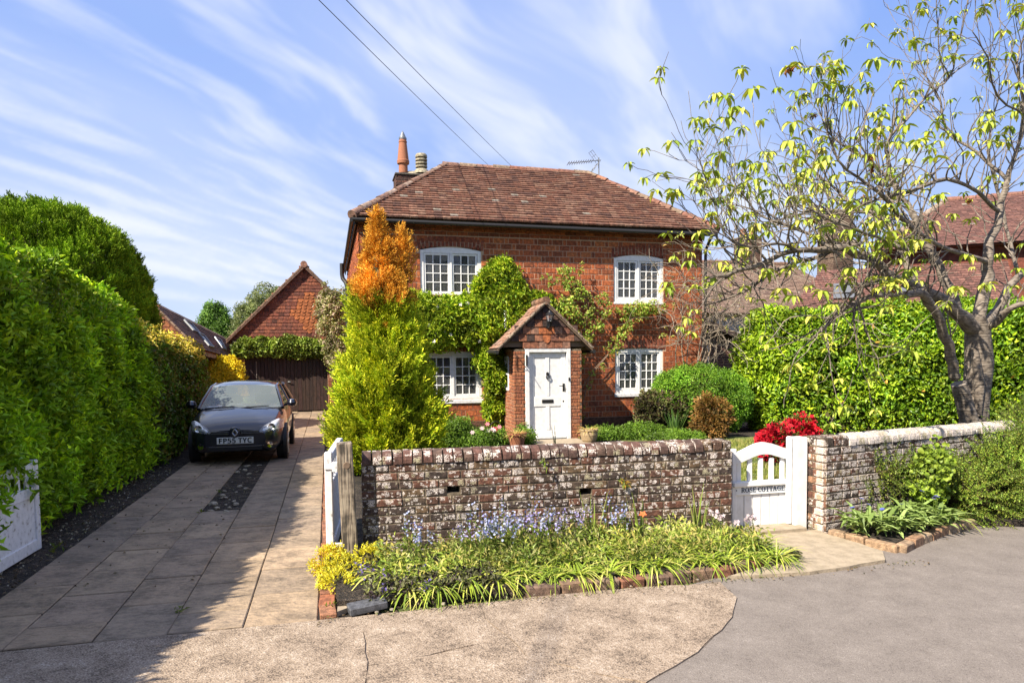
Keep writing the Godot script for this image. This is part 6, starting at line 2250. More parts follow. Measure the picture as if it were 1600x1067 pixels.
	scatter(d, "foliage", dm, M.needle, dp, 0.8, 1.35, [Color.WHITE, lin(0.8, 0.85, 0.8), lin(1.2, 1.15, 1.0)], 0.25)
	var tr := MB.new()
	tr.tube([Vector3(0, 0, 0), Vector3(0.05, 1.5, 0), Vector3(0, 3.6, 0)], [0.2, 0.16, 0.06], 8, lin(0.12, 0.08, 0.05))
	part("trunk", tr, M.twig, d)


func twig_mesh(l: float, leaves: int, ll: float, lw: float, tones: Array, fine := false) -> ArrayMesh:  # a leafy shoot along +y
	var b := MB.new()
	b.tube([Vector3.ZERO, Vector3(0.01, l * 0.5, 0.0), Vector3(0, l, 0)], [0.004, 0.003, 0.001], 4, lin(0.12, 0.13, 0.04), false)
	for i in leaves:
		var k := (i + 1.0) / leaves
		var a := i * 2.4
		var d := Vector3(cos(a), 0.55 + 0.5 * k, sin(a)).normalized()
		b.leaf(Vector3(0, l * k, 0), d, Vector3(0, 1, 0) + rdir() * 0.3, ll * rf(0.8, 1.2) * (1.1 - 0.35 * k), lw * rf(0.85, 1.1), (tones[rng.randi() % tones.size()] as Color) * rf(0.85, 1.2), 0.3, 0.3, fine)
	return b.mesh()


func make_conifer() -> void:
	var t := thing("golden_conifer", "tall golden-green conifer with its top browned orange, at the left corner of the cottage", "conifer", Vector3(0.78, 0, -10.5))
	var prof := [[0.0, 0.62], [0.3, 0.80], [0.87, 0.85], [1.4, 0.77], [1.88, 0.635], [2.3, 0.53], [2.62, 0.455], [3.0, 0.365], [3.3, 0.28], [3.6, 0.16], [3.84, 0.03]]
	var pts_g := []
	var pts_o := []
	var i := 0
	while i < 7600:
		var y := 0.05 + 3.78 * (1.0 - sqrt(rng.randf() * 0.96))
		y = rf(0.03, 3.82) if rng.randf() < 0.55 else y
		var r := 0.0
		for k in prof.size() - 1:
			if y >= prof[k][0] and y <= prof[k + 1][0]:
				r = lerpf(prof[k][1], prof[k + 1][1], (y - prof[k][0]) / (prof[k + 1][0] - prof[k][0]))
		if rng.randf() > (r + 0.12) / 0.97:
			continue
		i += 1
		var a := rf(0, TAU)
		var u := Vector3(cos(a), 0, sin(a))
		var lum := noise.get_noise_3d(u.x * r * 3.4 + 4.0, y * 2.0, u.z * r * 3.4) * 0.55 + noise.get_noise_3d(u.x * r * 9.0, y * 5.0, u.z * r * 9.0) * 0.30
		var rr := maxf(r - (0.21 if y < 2.5 else (0.10 if y < 2.95 else 0.17)), 0.02)
		var p := u * rr * (0.95 + lum * 0.8 - 0.32 * pow(rng.randf(), 2.2)) + Vector3(0.05 * sin(y * 1.1), y - 0.08, 0)
		var n := (u * 0.62 + Vector3.UP * 0.9).normalized()
		var line := 2.44 + 0.22 * noise.get_noise_3d(u.x * 2, y, u.z * 2) - 0.10 * u.x
		if y > line or (rng.randf() < 0.04 and y > 2.1):
			pts_o.append([p, n])
		else:
			pts_g.append([p, n])
	for k in 130:   # the second leader on the right
		var y := rf(2.75, 3.50)
		var r := 0.09 * (1.0 - (y - 2.75) / 0.78)
		var a := rf(0, TAU)
		pts_o.append([Vector3(0.33 + cos(a) * r, y, sin(a) * r + 0.05), Vector3(cos(a) * 0.35, 1, sin(a) * 0.35)])
	var G := [lin(0.428, 0.513, 0.027), lin(0.576, 0.612, 0.037), lin(0.298, 0.394, 0.023), lin(0.704, 0.690, 0.053), lin(0.213, 0.307, 0.021)]
	var O := [lin(0.582, 0.276, 0.032), lin(0.683, 0.359, 0.052), lin(0.481, 0.206, 0.025), lin(0.734, 0.427, 0.069)]
	var mg := []
	var mo := []
	for k in 3:
		mg.append(spray(0.25, 34, 0.062, 0.0145, G, 0.55))
		mo.append(spray(0.19, 30, 0.050, 0.014, O, 0.7))
	scatter(t, "foliage", mg, M.needle, pts_g, 0.65, 1.3, [Color.WHITE, lin(0.8, 0.9, 0.8), lin(1.2, 1.15, 1.0)], 0.4)
	scatter(t, "browned_foliage", mo, M.needle, pts_o, 0.6, 1.2, [Color.WHITE, lin(0.8, 0.75, 0.7), lin(1.15, 1.15, 1.1)], 0.45)
	var b := MB.new()
	b.tube([Vector3(0, 0, 0), Vector3(0.02, 1.6, 0), Vector3(0, 3.6, 0)], [0.10, 0.07, 0.015], 8, lin(0.12, 0.075, 0.05))
	part("trunk", b, M.twig, t)
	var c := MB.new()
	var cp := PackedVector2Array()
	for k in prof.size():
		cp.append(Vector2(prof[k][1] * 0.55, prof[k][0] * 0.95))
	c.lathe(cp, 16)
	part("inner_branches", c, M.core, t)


func small_tree(called: String, label: String, at: Vector3, h: float, list: Array, tones: Array, leaf_l: float, density: float, group := "") -> void:
	var t := thing(called, label, "tree", at, 0.0, group)
	var b := MB.new()
	b.tube([Vector3.ZERO, Vector3(0.05, h * 0.4, 0), Vector3(0, h * 0.8, 0)], [h * 0.035, h * 0.025, h * 0.008], 7, lin(0.13, 0.10, 0.075))
	for e in list:
		b.tube([Vector3(0.03, h * 0.35, 0), (e[0] as Vector3) * 0.6 + Vector3(0, h * 0.15, 0), e[0]], [h * 0.018, h * 0.011, h * 0.003], 5, lin(0.13, 0.10, 0.075))
	part("trunk", b, M.twig, t)
	var meshes := []
	for i in 2:
		meshes.append(clump(12, leaf_l * 1.6, leaf_l, leaf_l * 0.45, tones, 0.3, 0.3))
	scatter(t, "crown", meshes, M.leaf, blob_pts(list, density, 0.28, 0.5, 0.5, 1.0, 0.5), 0.7, 1.3, [Color.WHITE, lin(0.8, 0.85, 0.8), lin(1.2, 1.15, 1.05)])


func make_background_trees() -> void:
	small_tree("round_tree", "small fresh green tree beyond the bungalow roof, left of the garage gable", Vector3(-6.45, 0, -45), 5.0, [[Vector3(0, 3.9, 0), Vector3(0.95, 1.1, 0.9)], [Vector3(0.1, 3.0, 0.2), Vector3(1.1, 1.0, 1.0)], [Vector3(-0.1, 4.6, 0), Vector3(0.45, 0.55, 0.5)]], [lin(0.115, 0.218, 0.040), lin(0.161, 0.276, 0.057), lin(0.081, 0.161, 0.034)], 0.15, 60)
	small_tree("pale_tree", "pale silvery blossoming tree behind the garage roof", Vector3(-3.6, 0, -44), 6.2, [[Vector3(0.2, 4.9, 0), Vector3(1.0, 1.1, 0.9)], [Vector3(-0.8, 4.2, 0.2), Vector3(0.95, 1.0, 0.9)], [Vector3(0.9, 5.3, 0), Vector3(0.7, 0.7, 0.7)], [Vector3(-0.9, 3.0, 0), Vector3(1.0, 1.2, 0.9)], [Vector3(0.4, 3.4, 0), Vector3(1.4, 1.2, 0.9)]], [lin(0.276, 0.310, 0.149), lin(0.196, 0.230, 0.092), lin(0.391, 0.402, 0.253), lin(0.138, 0.172, 0.069)], 0.13, 48)
	small_tree("distant_tree", "low tree tops on the skyline over the bungalow roof", Vector3(-8.6, 0, -60), 5.0, [[Vector3(0, 3.6, 0), Vector3(1.8, 1.2, 1.2)], [Vector3(1.8, 3.2, 0), Vector3(1.4, 1.2, 1.2)]], [lin(0.138, 0.196, 0.081), lin(0.184, 0.230, 0.103)], 0.2, 22)
	# across the lane, behind the viewer: what the window panes mirror
	for i in 4:
		var x: float = [2.0, 7.5, 13.0, -5.0][i]
		small_tree("lane_tree", ["spreading tree across the lane opposite the door", "spreading tree across the lane opposite the right window", "tree across the lane opposite the right hedge", "tree across the lane opposite the drive"][i], Vector3(x, 0, 11.0 + i * 0.6), 6.5, [[Vector3(0, 4.4, 0), Vector3(2.9, 2.6, 2.0)], [Vector3(0.6, 2.2, -0.4), Vector3(2.9, 2.0, 1.8)]], [lin(0.06, 0.10, 0.02), lin(0.08, 0.13, 0.028), lin(0.045, 0.08, 0.018)], 0.26, 20, "trees across the lane")


func flower(b: MB, p: Vector3, n: Vector3, r: float, petals: int, col: Color, mid: Color) -> void:
	var x := n.cross(Vector3(0.3, 0.2, 0.9)).normalized()
	var z := x.cross(n)
	for i in petals:
		var a := TAU * i / petals
		b.leaf(p, (x * cos(a) + z * sin(a) + n * 0.25).normalized(), n, r, r * 0.7, col * rf(0.85, 1.1), 0.1, 0.15)
	b.leaf(p + n * r * 0.1, x, n, r * 0.3, r * 0.3, mid, 0.0, 0.0)


func strap_clump(n: int, l: float, w: float, bend: float, tones: Array, spread := 0.6) -> ArrayMesh:
	var b := MB.new()
	for i in n:
		var a := rf(0, TAU)
		var d := Vector3(cos(a) * spread, 1.0, sin(a) * spread) + rdir() * 0.2
		b.blade(Vector3(cos(a), 0, sin(a)) * rf(0.0, 0.06), d, l * rf(0.6, 1.15), w * rf(0.8, 1.2), bend * rf(0.7, 1.3), (tones[rng.randi() % tones.size()] as Color) * rf(0.8, 1.15), 6)
	return b.mesh()


func flower_stems(n: int, h: float, spread: float, fl: int, r: float, col: Array, mid: Color, leaves := true, spike := 0.3) -> ArrayMesh:
	var b := MB.new()
	for i in n:
		var a := rf(0, TAU)
		var q := Vector3(cos(a), 0, sin(a)) * spread * sqrt(rng.randf())
		var hh := h * rf(0.6, 1.1)
		var top := q * 1.5 + Vector3(rf(-0.04, 0.04), hh, rf(-0.04, 0.04))
		b.tube([q, q.lerp(top, 0.5) + rdir() * 0.015, top], [0.003, 0.0025, 0.0015], 4, lin(0.12, 0.16, 0.03), false)
		if leaves:
			for k in 5:
				b.leaf(q.lerp(top, rf(0.05, 0.7)), (rdir() + Vector3.UP * 0.6).normalized(), Vector3.UP, 0.06, 0.016, lin(0.13, 0.19, 0.03) * rf(0.7, 1.2))
		for k in fl:
			var p := top.lerp(q, spike * k / maxf(fl, 1.0)) + rdir() * 0.018
			flower(b, p, (rdir() + Vector3.UP * 0.5).normalized(), r, 5, (col[rng.randi() % col.size()] as Color), mid)
	return b.mesh()


func make_climbers() -> void:
	var G := [lin(0.220, 0.319, 0.018), lin(0.289, 0.381, 0.024), lin(0.153, 0.244, 0.014), lin(0.356, 0.412, 0.033)]
	var cm := []
	for i in 4:
		cm.append(clump(12, 0.10, 0.085, 0.034, G, 0.25, 0.45))
	var t := thing("leafy_climber", "dense bright green climber over the cottage front, between the left windows and round the porch", "climber", Vector3(2.8, 0, -14.5))
	var list := [[Vector3(2.30, 2.42, -14.42), Vector3(0.95, 0.50, 0.28)], [Vector3(3.25, 2.45, -14.38), Vector3(0.75, 0.60, 0.34)], [Vector3(3.52, 3.12, -14.42), Vector3(0.50, 0.58, 0.27)], [Vector3(3.95, 2.5, -14.42), Vector3(0.45, 0.42, 0.26)], [Vector3(4.35, 2.82, -14.46), Vector3(0.35, 0.22, 0.14)], [Vector3(3.28, 1.62, -14.36), Vector3(0.30, 0.34, 0.24)], [Vector3(3.40, 1.28, -14.3), Vector3(0.24, 0.30, 0.22)]]
	var pts := blob_pts(list, 420, 0.16, 0.4)
	var thin := blob_pts([[Vector3(3.38, 0.72, -14.36), Vector3(0.24, 0.5, 0.15)], [Vector3(1.75, 2.85, -14.45), Vector3(0.35, 0.22, 0.16)]], 150, 0.2, 0.5)
	pts.append_array(thin)
	for p in pts:
		p[0] -= Vector3(2.8, 0, -14.5)
		p[1] = (p[1] as Vector3) + Vector3(0, 0.2, 0.5)
	scatter(t, "foliage", cm, M.leaf, pts, 0.7, 1.25, [Color.WHITE, lin(0.8, 0.9, 0.8), lin(1.2, 1.12, 1.0)])
	var st := MB.new()
	for i in 9:
		var x := 0.55 + rf(-0.12, 0.12)
		st.tube([Vector3(x, 0, 0.06 + rf(0, 0.1)), Vector3(x + rf(-0.08, 0.08), 0.6, 0.10), Vector3(0.5 + rf(-0.15, 0.15), 1.2, 0.10), Vector3(0.4 + rf(-0.4, 0.4), 2.2, 0.06)], [0.014, 0.013, 0.011, 0.006], 5, lin(0.20, 0.15, 0.10))
	part("stems", st, M.twig, t)
	var wf := MB.new()
	for i in 14:
		flower(wf, Vector3(rf(-1.0, 0.4), rf(2.0, 2.9), 0.34), Vector3(-0.2, 0.4, 1).normalized(), 0.045, 5, lin(0.7, 0.68, 0.6), lin(0.6, 0.5, 0.1))
	part("flowers", wf, M.petal, t)
	# rose trained to the right of the porch
	var r := thing("climbing_rose", "sparse climbing rose with bare stems on the brick right of the porch", "climber", Vector3(5.2, 0, -14.5))
	var paths := [
		[Vector3(-0.05, 0.0, 0.1), Vector3(-0.12, 0.9, 0.08), Vector3(-0.05, 1.6, 0.08), Vector3(0.25, 2.4, 0.07), Vector3(0.3, 2.9, 0.08), Vector3(-0.1, 3.25, 0.08), Vector3(-0.75, 3.35, 0.1)],
		[Vector3(0.0, 0.0, 0.1), Vector3(-0.05, 0.7, 0.1), Vector3(0.35, 1.35, 0.08), Vector3(0.85, 1.85, 0.08), Vector3(1.15, 2.3, 0.08), Vector3(1.25, 2.75, 0.1)],
		[Vector3(0.05, 0.3, 0.1), Vector3(0.3, 1.25, 0.1), Vector3(0.95, 1.95, 0.09), Vector3(1.2, 2.5, 0.09), Vector3(1.75, 2.8, 0.1), Vector3(2.0, 2.75, 0.1)],
		[Vector3(-0.05, 1.6, 0.08), Vector3(0.15, 2.0, 0.1), Vector3(0.5, 2.3, 0.1), Vector3(0.7, 2.75, 0.1), Vector3(0.55, 3.0, 0.1)],
		[Vector3(0.3, 2.9, 0.08), Vector3(-0.1, 3.15, 0.1), Vector3(-0.3, 3.45, 0.1), Vector3(0.05, 3.6, 0.1)],
		[Vector3(-0.1, 1.9, 0.1), Vector3(-0.35, 2.35, 0.1), Vector3(-0.3, 2.8, 0.12), Vector3(0.0, 3.0, 0.12)],
	]
	var rs := MB.new()
	var lp := []
	for q in paths:
		var rad := []
		for i in q.size():
			rad.append(lerpf(0.013, 0.004, float(i) / (q.size() - 1)))
		rs.tube(q, rad, 5, lin(0.33, 0.22, 0.15))
		for i in q.size() - 1:
			var many := 20 if q[i].y > 1.5 else 4
			for k in many:
				var p: Vector3 = q[i].lerp(q[i + 1], rng.randf()) + rdir() * Vector3(0.14, 0.12, 0.05)
				p.z = absf(p.z) + 0.03
				lp.append([p, Vector3(rf(-0.4, 0.4), 0.5, 1)])
	part("stems", rs, M.twig, r)
	lp.append_array(blob_pts([[Vector3(-0.2, 2.55, 0.12), Vector3(0.34, 0.28, 0.14)], [Vector3(1.5, 2.72, 0.1), Vector3(0.5, 0.16, 0.1)], [Vector3(-0.05, 1.55, 0.12), Vector3(0.22, 0.25, 0.1)]], 130, 0.2, 0.5))
	scatter(r, "foliage", [clump(6, 0.06, 0.06, 0.036, [lin(0.265, 0.381, 0.050), lin(0.186, 0.309, 0.035), lin(0.373, 0.471, 0.090), lin(0.310, 0.273, 0.060)], 0.3, 0.4, true)], M.leaf, lp, 0.7, 1.2, [Color.WHITE, lin(0.800, 0.750, 0.560)])
	# tangle of bare pale stems at the right corner
	var w := thing("bare_climber", "tangle of pale bare climber stems at the right corner of the cottage", "climber", Vector3(7.9, 0, -14.3))
	var ws := MB.new()
	for i in 16:
		var x := rf(-0.35, 0.3)
		var x2 := x + rf(-0.1, 0.75)
		ws.tube([Vector3(x, 0.05, rf(0, 0.2)), Vector3(x + rf(-0.1, 0.15), 1.0, rf(0, 0.25)), Vector3(lerpf(x, x2, 0.7), 1.8, rf(0, 0.3)), Vector3(x2, 2.5, rf(0, 0.4)), Vector3(x2 + rf(-0.3, 0.3), 3.1, rf(0.1, 0.5))], [0.018, 0.017, 0.015, 0.011, 0.006], 6, lin(0.38, 0.29, 0.21) * rf(0.75, 1.15))
	for i in 170:
		var p := Vector3(rf(-0.9, 1.2), rf(1.9, 3.7), rf(0.05, 0.8))
		var d := (rdir() + Vector3(0, 0.15, 0)).normalized()
		var pts2 := [p]
		var rad2 := [0.008]
		var n := 6 + rng.randi() % 5
		for k in n:
			d = (d + rdir() * 0.55 + Vector3(0, -0.04, 0)).normalized()
			p += d * 0.13
			pts2.append(p)
			rad2.append(lerpf(0.0075, 0.0022, (k + 1.0) / n))
		ws.tube(pts2, rad2, 4, lin(0.46, 0.38, 0.29) * rf(0.6, 1.15), false)
	part("stems", ws, M.twig, w)
	var wl := []
	for i in 60:
		wl.append([Vector3(rf(-0.9, 1.1), rf(2.0, 4.3), rf(0.1, 0.8)), Vector3(0, 0.6, 0.6)])
	scatter(w, "foliage", [clump(4, 0.05, 0.075, 0.032, [lin(0.297, 0.312, 0.062), lin(0.351, 0.250, 0.075), lin(0.216, 0.250, 0.050)], 0.4, 0.4, true)], M.leaf, wl, 0.7, 1.3, [Color.WHITE])
	# creeper along the garage lintel
	var c := thing("garage_creeper", "band of bright green creeper along the lintel over the garage doors", "climber", Vector3(-1.2, 0, -24.2))
	var gl := []
	for i in 7:
		gl.append([Vector3(-1.35 + i * 0.46, 2.10 + rf(-0.03, 0.05), 0.06), Vector3(0.36, 0.25 + rf(-0.03, 0.04), 0.22)])
	var gp := blob_pts(gl, 330, 0.15, 0.4)
	scatter(c, "foliage", [clump(10, 0.09, 0.10, 0.07, [lin(0.203, 0.288, 0.037), lin(0.270, 0.350, 0.062), lin(0.135, 0.213, 0.025)], 0.2, 0.5)], M.leaf, gp, 0.7, 1.2, [Color.WHITE, lin(0.750, 0.700, 0.700)])
	var cs := MB.new()
	cs.tube([Vector3(-1.50, 0, 0.04), Vector3(-1.55, 1.2, 0.04), Vector3(-1.45, 2.1, 0.05), Vector3(1.4, 2.12, 0.05)], [0.02, 0.016, 0.014, 0.006], 5, lin(0.15, 0.11, 0.08))
	part("stems", cs, M.twig, c)


func make_shrubs() -> void:
	shrub("golden_shrub", "bright golden-yellow shrub in front of the bungalow, left of the garage doors", "shrub", "", [[Vector3(-2.98, 1.15, -22.5), Vector3(0.52, 0.66, 0.5)], [Vector3(-3.25, 0.8, -22.3), Vector3(0.5, 0.6, 0.5)], [Vector3(-2.8, 0.7, -22.3), Vector3(0.42, 0.6, 0.4)]], [clump(12, 0.12, 0.09, 0.04, [lin(0.715, 0.546, 0.026), lin(0.800, 0.650, 0.039), lin(0.546, 0.468, 0.026), lin(0.390, 0.416, 0.039)], 0.5, 0.3)], M.leaf, 190, 0.7, 1.2, [Color.WHITE])
	shrub("side_shrub", "loose pale flowering shrub beside the cottage's left wall in front of the garage gable", "shrub", "", [[Vector3(0.22, 2.9, -22.9), Vector3(0.50, 1.1, 0.35)], [Vector3(0.05, 3.3, -22.9), Vector3(0.42, 0.5, 0.3)], [Vector3(0.35, 1.9, -22.9), Vector3(0.4, 0.9, 0.35)]], [clump(10, 0.13, 0.085, 0.04, [lin(0.270, 0.300, 0.100), lin(0.405, 0.400, 0.188), lin(0.189, 0.225, 0.062), lin(0.567, 0.450, 0.350)], 0.2, 0.4)], M.leaf, 110, 0.7, 1.3, [Color.WHITE, lin(0.750, 0.700, 0.700)], 0.25, 0.6, 0.0)
	shrub("clipped_box_shrub", "rounded mid-green shrub under the right-hand ground floor window", "shrub", "", [[Vector3(7.75, 0.78, -13.75), Vector3(0.95, 0.70, 0.62)], [Vector3(8.35, 0.70, -13.7), Vector3(0.6, 0.62, 0.55)], [Vector3(7.2, 0.85, -13.8), Vector3(0.45, 0.5, 0.4)]], [clump(16, 0.09, 0.045, 0.022, [lin(0.131, 0.283, 0.026), lin(0.184, 0.355, 0.031), lin(0.092, 0.208, 0.021), lin(0.246, 0.413, 0.047)], 0.35, 0.2)], M.leaf, 330, 0.7, 1.25, [Color.WHITE, lin(0.760, 0.750, 0.490)], 0.10, 0.2, 0.8)
	shrub("bronze_shrub", "small bronze-leaved shrub with yellow tips in front of the laurel hedge", "shrub", "", [[Vector3(7.45, 0.45, -12.6), Vector3(0.33, 0.42, 0.3)], [Vector3(7.3, 0.3, -12.55), Vector3(0.25, 0.3, 0.25)]], [clump(9, 0.09, 0.07, 0.028, [lin(0.26, 0.13, 0.04), lin(0.33, 0.19, 0.05), lin(0.18, 0.12, 0.035), lin(0.27, 0.24, 0.05)], 0.5, 0.3)], M.leaf, 260, 0.7, 1.3, [Color.WHITE], 0.25, 0.5, 0.45)
	shrub("purple_shrub", "dark purple and green leafed shrub under the left half of the right window", "shrub", "", [[Vector3(6.72, 0.48, -13.75), Vector3(0.42, 0.45, 0.35)], [Vector3(7.15, 0.62, -13.55), Vector3(0.35, 0.45, 0.3)]], [clump(9, 0.10, 0.075, 0.04, [lin(0.10, 0.05, 0.045), lin(0.14, 0.15, 0.05), lin(0.18, 0.12, 0.07), lin(0.07, 0.06, 0.035)], 0.3, 0.4)], M.leaf, 240, 0.7, 1.2, [Color.WHITE], 0.2, 0.45, 0.5)
	var az := shrub("red_azalea", "azalea covered in bright red flowers behind the garden gate", "shrub", "", [[Vector3(6.42, 0.40, -9.0), Vector3(0.22, 0.24, 0.22)], [Vector3(6.80, 0.50, -9.05), Vector3(0.26, 0.26, 0.24)]], [clump(9, 0.06, 0.055, 0.024, [lin(0.121, 0.175, 0.037), lin(0.081, 0.125, 0.025)], 0.4, 0.3)], M.leaf, 260, 0.7, 1.1, [Color.WHITE])
	var fm := MB.new()
	for i in 7:
		flower(fm, rdir() * 0.045, (rdir() + Vector3.UP * 0.8).normalized(), 0.040, 5, [lin(0.62, 0.012, 0.03), lin(0.70, 0.03, 0.05), lin(0.45, 0.008, 0.025)][i % 3], lin(0.5, 0.02, 0.04))
	var fp := blob_pts([[Vector3(0, 0.41, 0), Vector3(0.23, 0.24, 0.23)], [Vector3(0.38, 0.51, -0.05), Vector3(0.27, 0.26, 0.25)]], 300, 0.4, 0.25)
	scatter(az, "flowers", [fm.mesh()], M.petal, fp, 0.8, 1.2, [Color.WHITE, lin(0.8, 0.8, 0.8)])
	# iris
	var ir := thing("iris_clump", "upright sword-leaved iris clump below the right ground floor window", "plant", Vector3(6.75, 0.03, -12.85))
	inst("leaves", strap_clump(70, 0.62, 0.024, 0.10, [lin(0.081, 0.163, 0.037), lin(0.121, 0.213, 0.044), lin(0.061, 0.125, 0.031)], 0.25), M.leaf, ir)
	# low planting in front of the cottage
	var low := [clump(14, 0.12, 0.055, 0.026, [lin(0.167, 0.287, 0.035), lin(0.218, 0.345, 0.052), lin(0.128, 0.230, 0.026)], 0.5, 0.3)]
	var spots := [
		[Vector3(2.30, 0.22, -13.0), Vector3(0.42, 0.36, 0.4), "lime-green leafy perennial mound below the lower left window"],
		[Vector3(2.72, 0.12, -12.8), Vector3(0.40, 0.22, 0.35), "low green mound between the lime perennial and the pink metal flower"],
		[Vector3(3.12, 0.14, -13.0), Vector3(0.16, 0.20, 0.2), "loose green plants at the foot of the climber, left of the terracotta pot"],
		[Vector3(3.62, 0.14, -12.9), Vector3(0.18, 0.22, 0.2), "small bright plant between the terracotta pot and the front door step"],
		[Vector3(5.35, 0.10, -13.2), Vector3(0.42, 0.20, 0.3), "low grey-green cushion plant right of the stoneware pot"],
		[Vector3(6.05, 0.12, -13.0), Vector3(0.50, 0.20, 0.3), "low green groundcover left of the iris clump"],
		[Vector3(6.6, 0.08, -12.5), Vector3(0.55, 0.14, 0.3), "flat groundcover in front of the iris clump"],
	]
	for s in spots:
		shrub("bedding_plant", s[2], "plant", "low planting before the cottage", [[s[0], s[1]]], low, M.leaf, 330, 0.6, 1.2, [Color.WHITE, lin(0.8, 0.85, 0.8), lin(1.25, 1.2, 1.0)], 0.25, 0.4, 0.5)
	var hot := MB.new()
	for i in 7:
		flower(hot, Vector3(rf(-0.3, 0.4), 0.30 + rf(0, 0.2), rf(-0.15, 0.15)), Vector3(-0.2, 0.6, 0.8).normalized(), 0.05, 6, [lin(0.6, 0.42, 0.45), lin(0.65, 0.2, 0.25), lin(0.7, 0.62, 0.55)][i % 3], lin(0.6, 0.4, 0.1))
		hot.tube([Vector3(0, 0, 0), Vector3(0, 0.25, 0)], [0.004, 0.003], 4, lin(0.1, 0.15, 0.03))
	tag(part("pale_flowers", hot, M.petal, null, Transform3D(Basis(), Vector3(2.75, 0.02, -12.6))), "pale pink and white flowers below the lower left window", "flowers")
	# metal garden ornament
	var o := thing("metal_flower_ornament", "painted metal flower ornament on a wire stem left of the terracotta pot", "garden ornament", Vector3(2.98, 0.03, -12.9))
	var ob := MB.new()
	var loop := []
	var lr := []
	for i in 12:
		var a := PI * i / 11.0
		loop.append(Vector3(-0.02 - 0.10 * cos(a) + 0.08, 0.36 + 0.10 * sin(a), 0))
		lr.append(0.006)
	ob.tube(loop, lr, 5)
	ob.tube([Vector3(-0.04, 0, 0), Vector3(-0.04, 0.36, 0)], [0.006, 0.006], 5)
	ob.tube([Vector3(0.03, 0, 0), Vector3(0.03, 0.30, 0)], [0.006, 0.006], 5)
	part("wire", ob, M.gutter_black, o)
	var of := MB.new()
	flower(of, Vector3(0.03, 0.30, 0.01), Vector3(0, 0.5, 1).normalized(), 0.075, 7, lin(0.62, 0.06, 0.12), lin(0.7, 0.5, 0.1))
	flower(of, Vector3(0.035, 0.16, 0.02), Vector3(0, 0.3, 1).normalized(), 0.055, 8, lin(0.7, 0.45, 0.45), lin(0.5, 0.05, 0.06))
	part("petals", of, M.petal, o)
	# pots by the door
	for i in 2:
		var at: Vector3 = [Vector3(3.36, 0.03, -12.55), Vector3(4.86, 0.03, -12.75)][i]
		var p := MB.new()
		if i == 0:
			p.lathe(PackedVector2Array([Vector2(0, 0), Vector2(0.115, 0.0), Vector2(0.165, 0.22), Vector2(0.18, 0.225), Vector2(0.185, 0.27), Vector2(0.165, 0.272), Vector2(0.15, 0.22), Vector2(0, 0.215)]), 22)
		else:
			p.lathe(PackedVector2Array([Vector2(0, 0), Vector2(0.10, 0.0), Vector2(0.14, 0.05), Vector2(0.172, 0.16), Vector2(0.165, 0.225), Vector2(0.185, 0.24), Vector2(0.185, 0.265), Vector2(0.16, 0.268), Vector2(0.15, 0.22), Vector2(0, 0.215)]), 22)
		var o2 := part("plant_pot", p, M.terracotta if i == 0 else M.stoneware, null, Transform3D(Basis(), at))
		tag(o2, ["flared terracotta pot standing left of the front door", "bellied buff stoneware pot standing right of the front door"][i], "plant pot")
		var g := MB.new()
		for k in 130:
			var a := rf(0, TAU)
			g.blade(Vector3(cos(a), 0, sin(a)) * rf(0, 0.12), Vector3(cos(a) * 0.9, rf(0.5, 1.4), sin(a) * 0.9), rf(0.14, 0.26), 0.009, rf(0.6, 1.6), [lin(0.55, 0.38, 0.12), lin(0.48, 0.36, 0.10), lin(0.40, 0.38, 0.10), lin(0.62, 0.46, 0.2)][k % 4], 4)
		tag(part("ornamental_grass", g, M.leaf, null, Transform3D(Basis(), at + Vector3(0, 0.22, 0))), ["straw-yellow grass spilling over the terracotta pot", "yellow-green grass in the buff stoneware pot"][i], "plant")
	var sp := MB.new()
	for k in 5:
		sp.blade(Vector3(rf(-0.02, 0.02), 0, 0), Vector3(rf(-0.25, 0.1), 1, 0), rf(0.35, 0.5), 0.02, 0.1, lin(0.08, 0.14, 0.04), 4)
	tag(part("flower_spike", sp, M.leaf, null, Transform3D(Basis(), Vector3(4.02, 0.03, -12.3))), "single green shoot standing in front of the white front door", "plant")


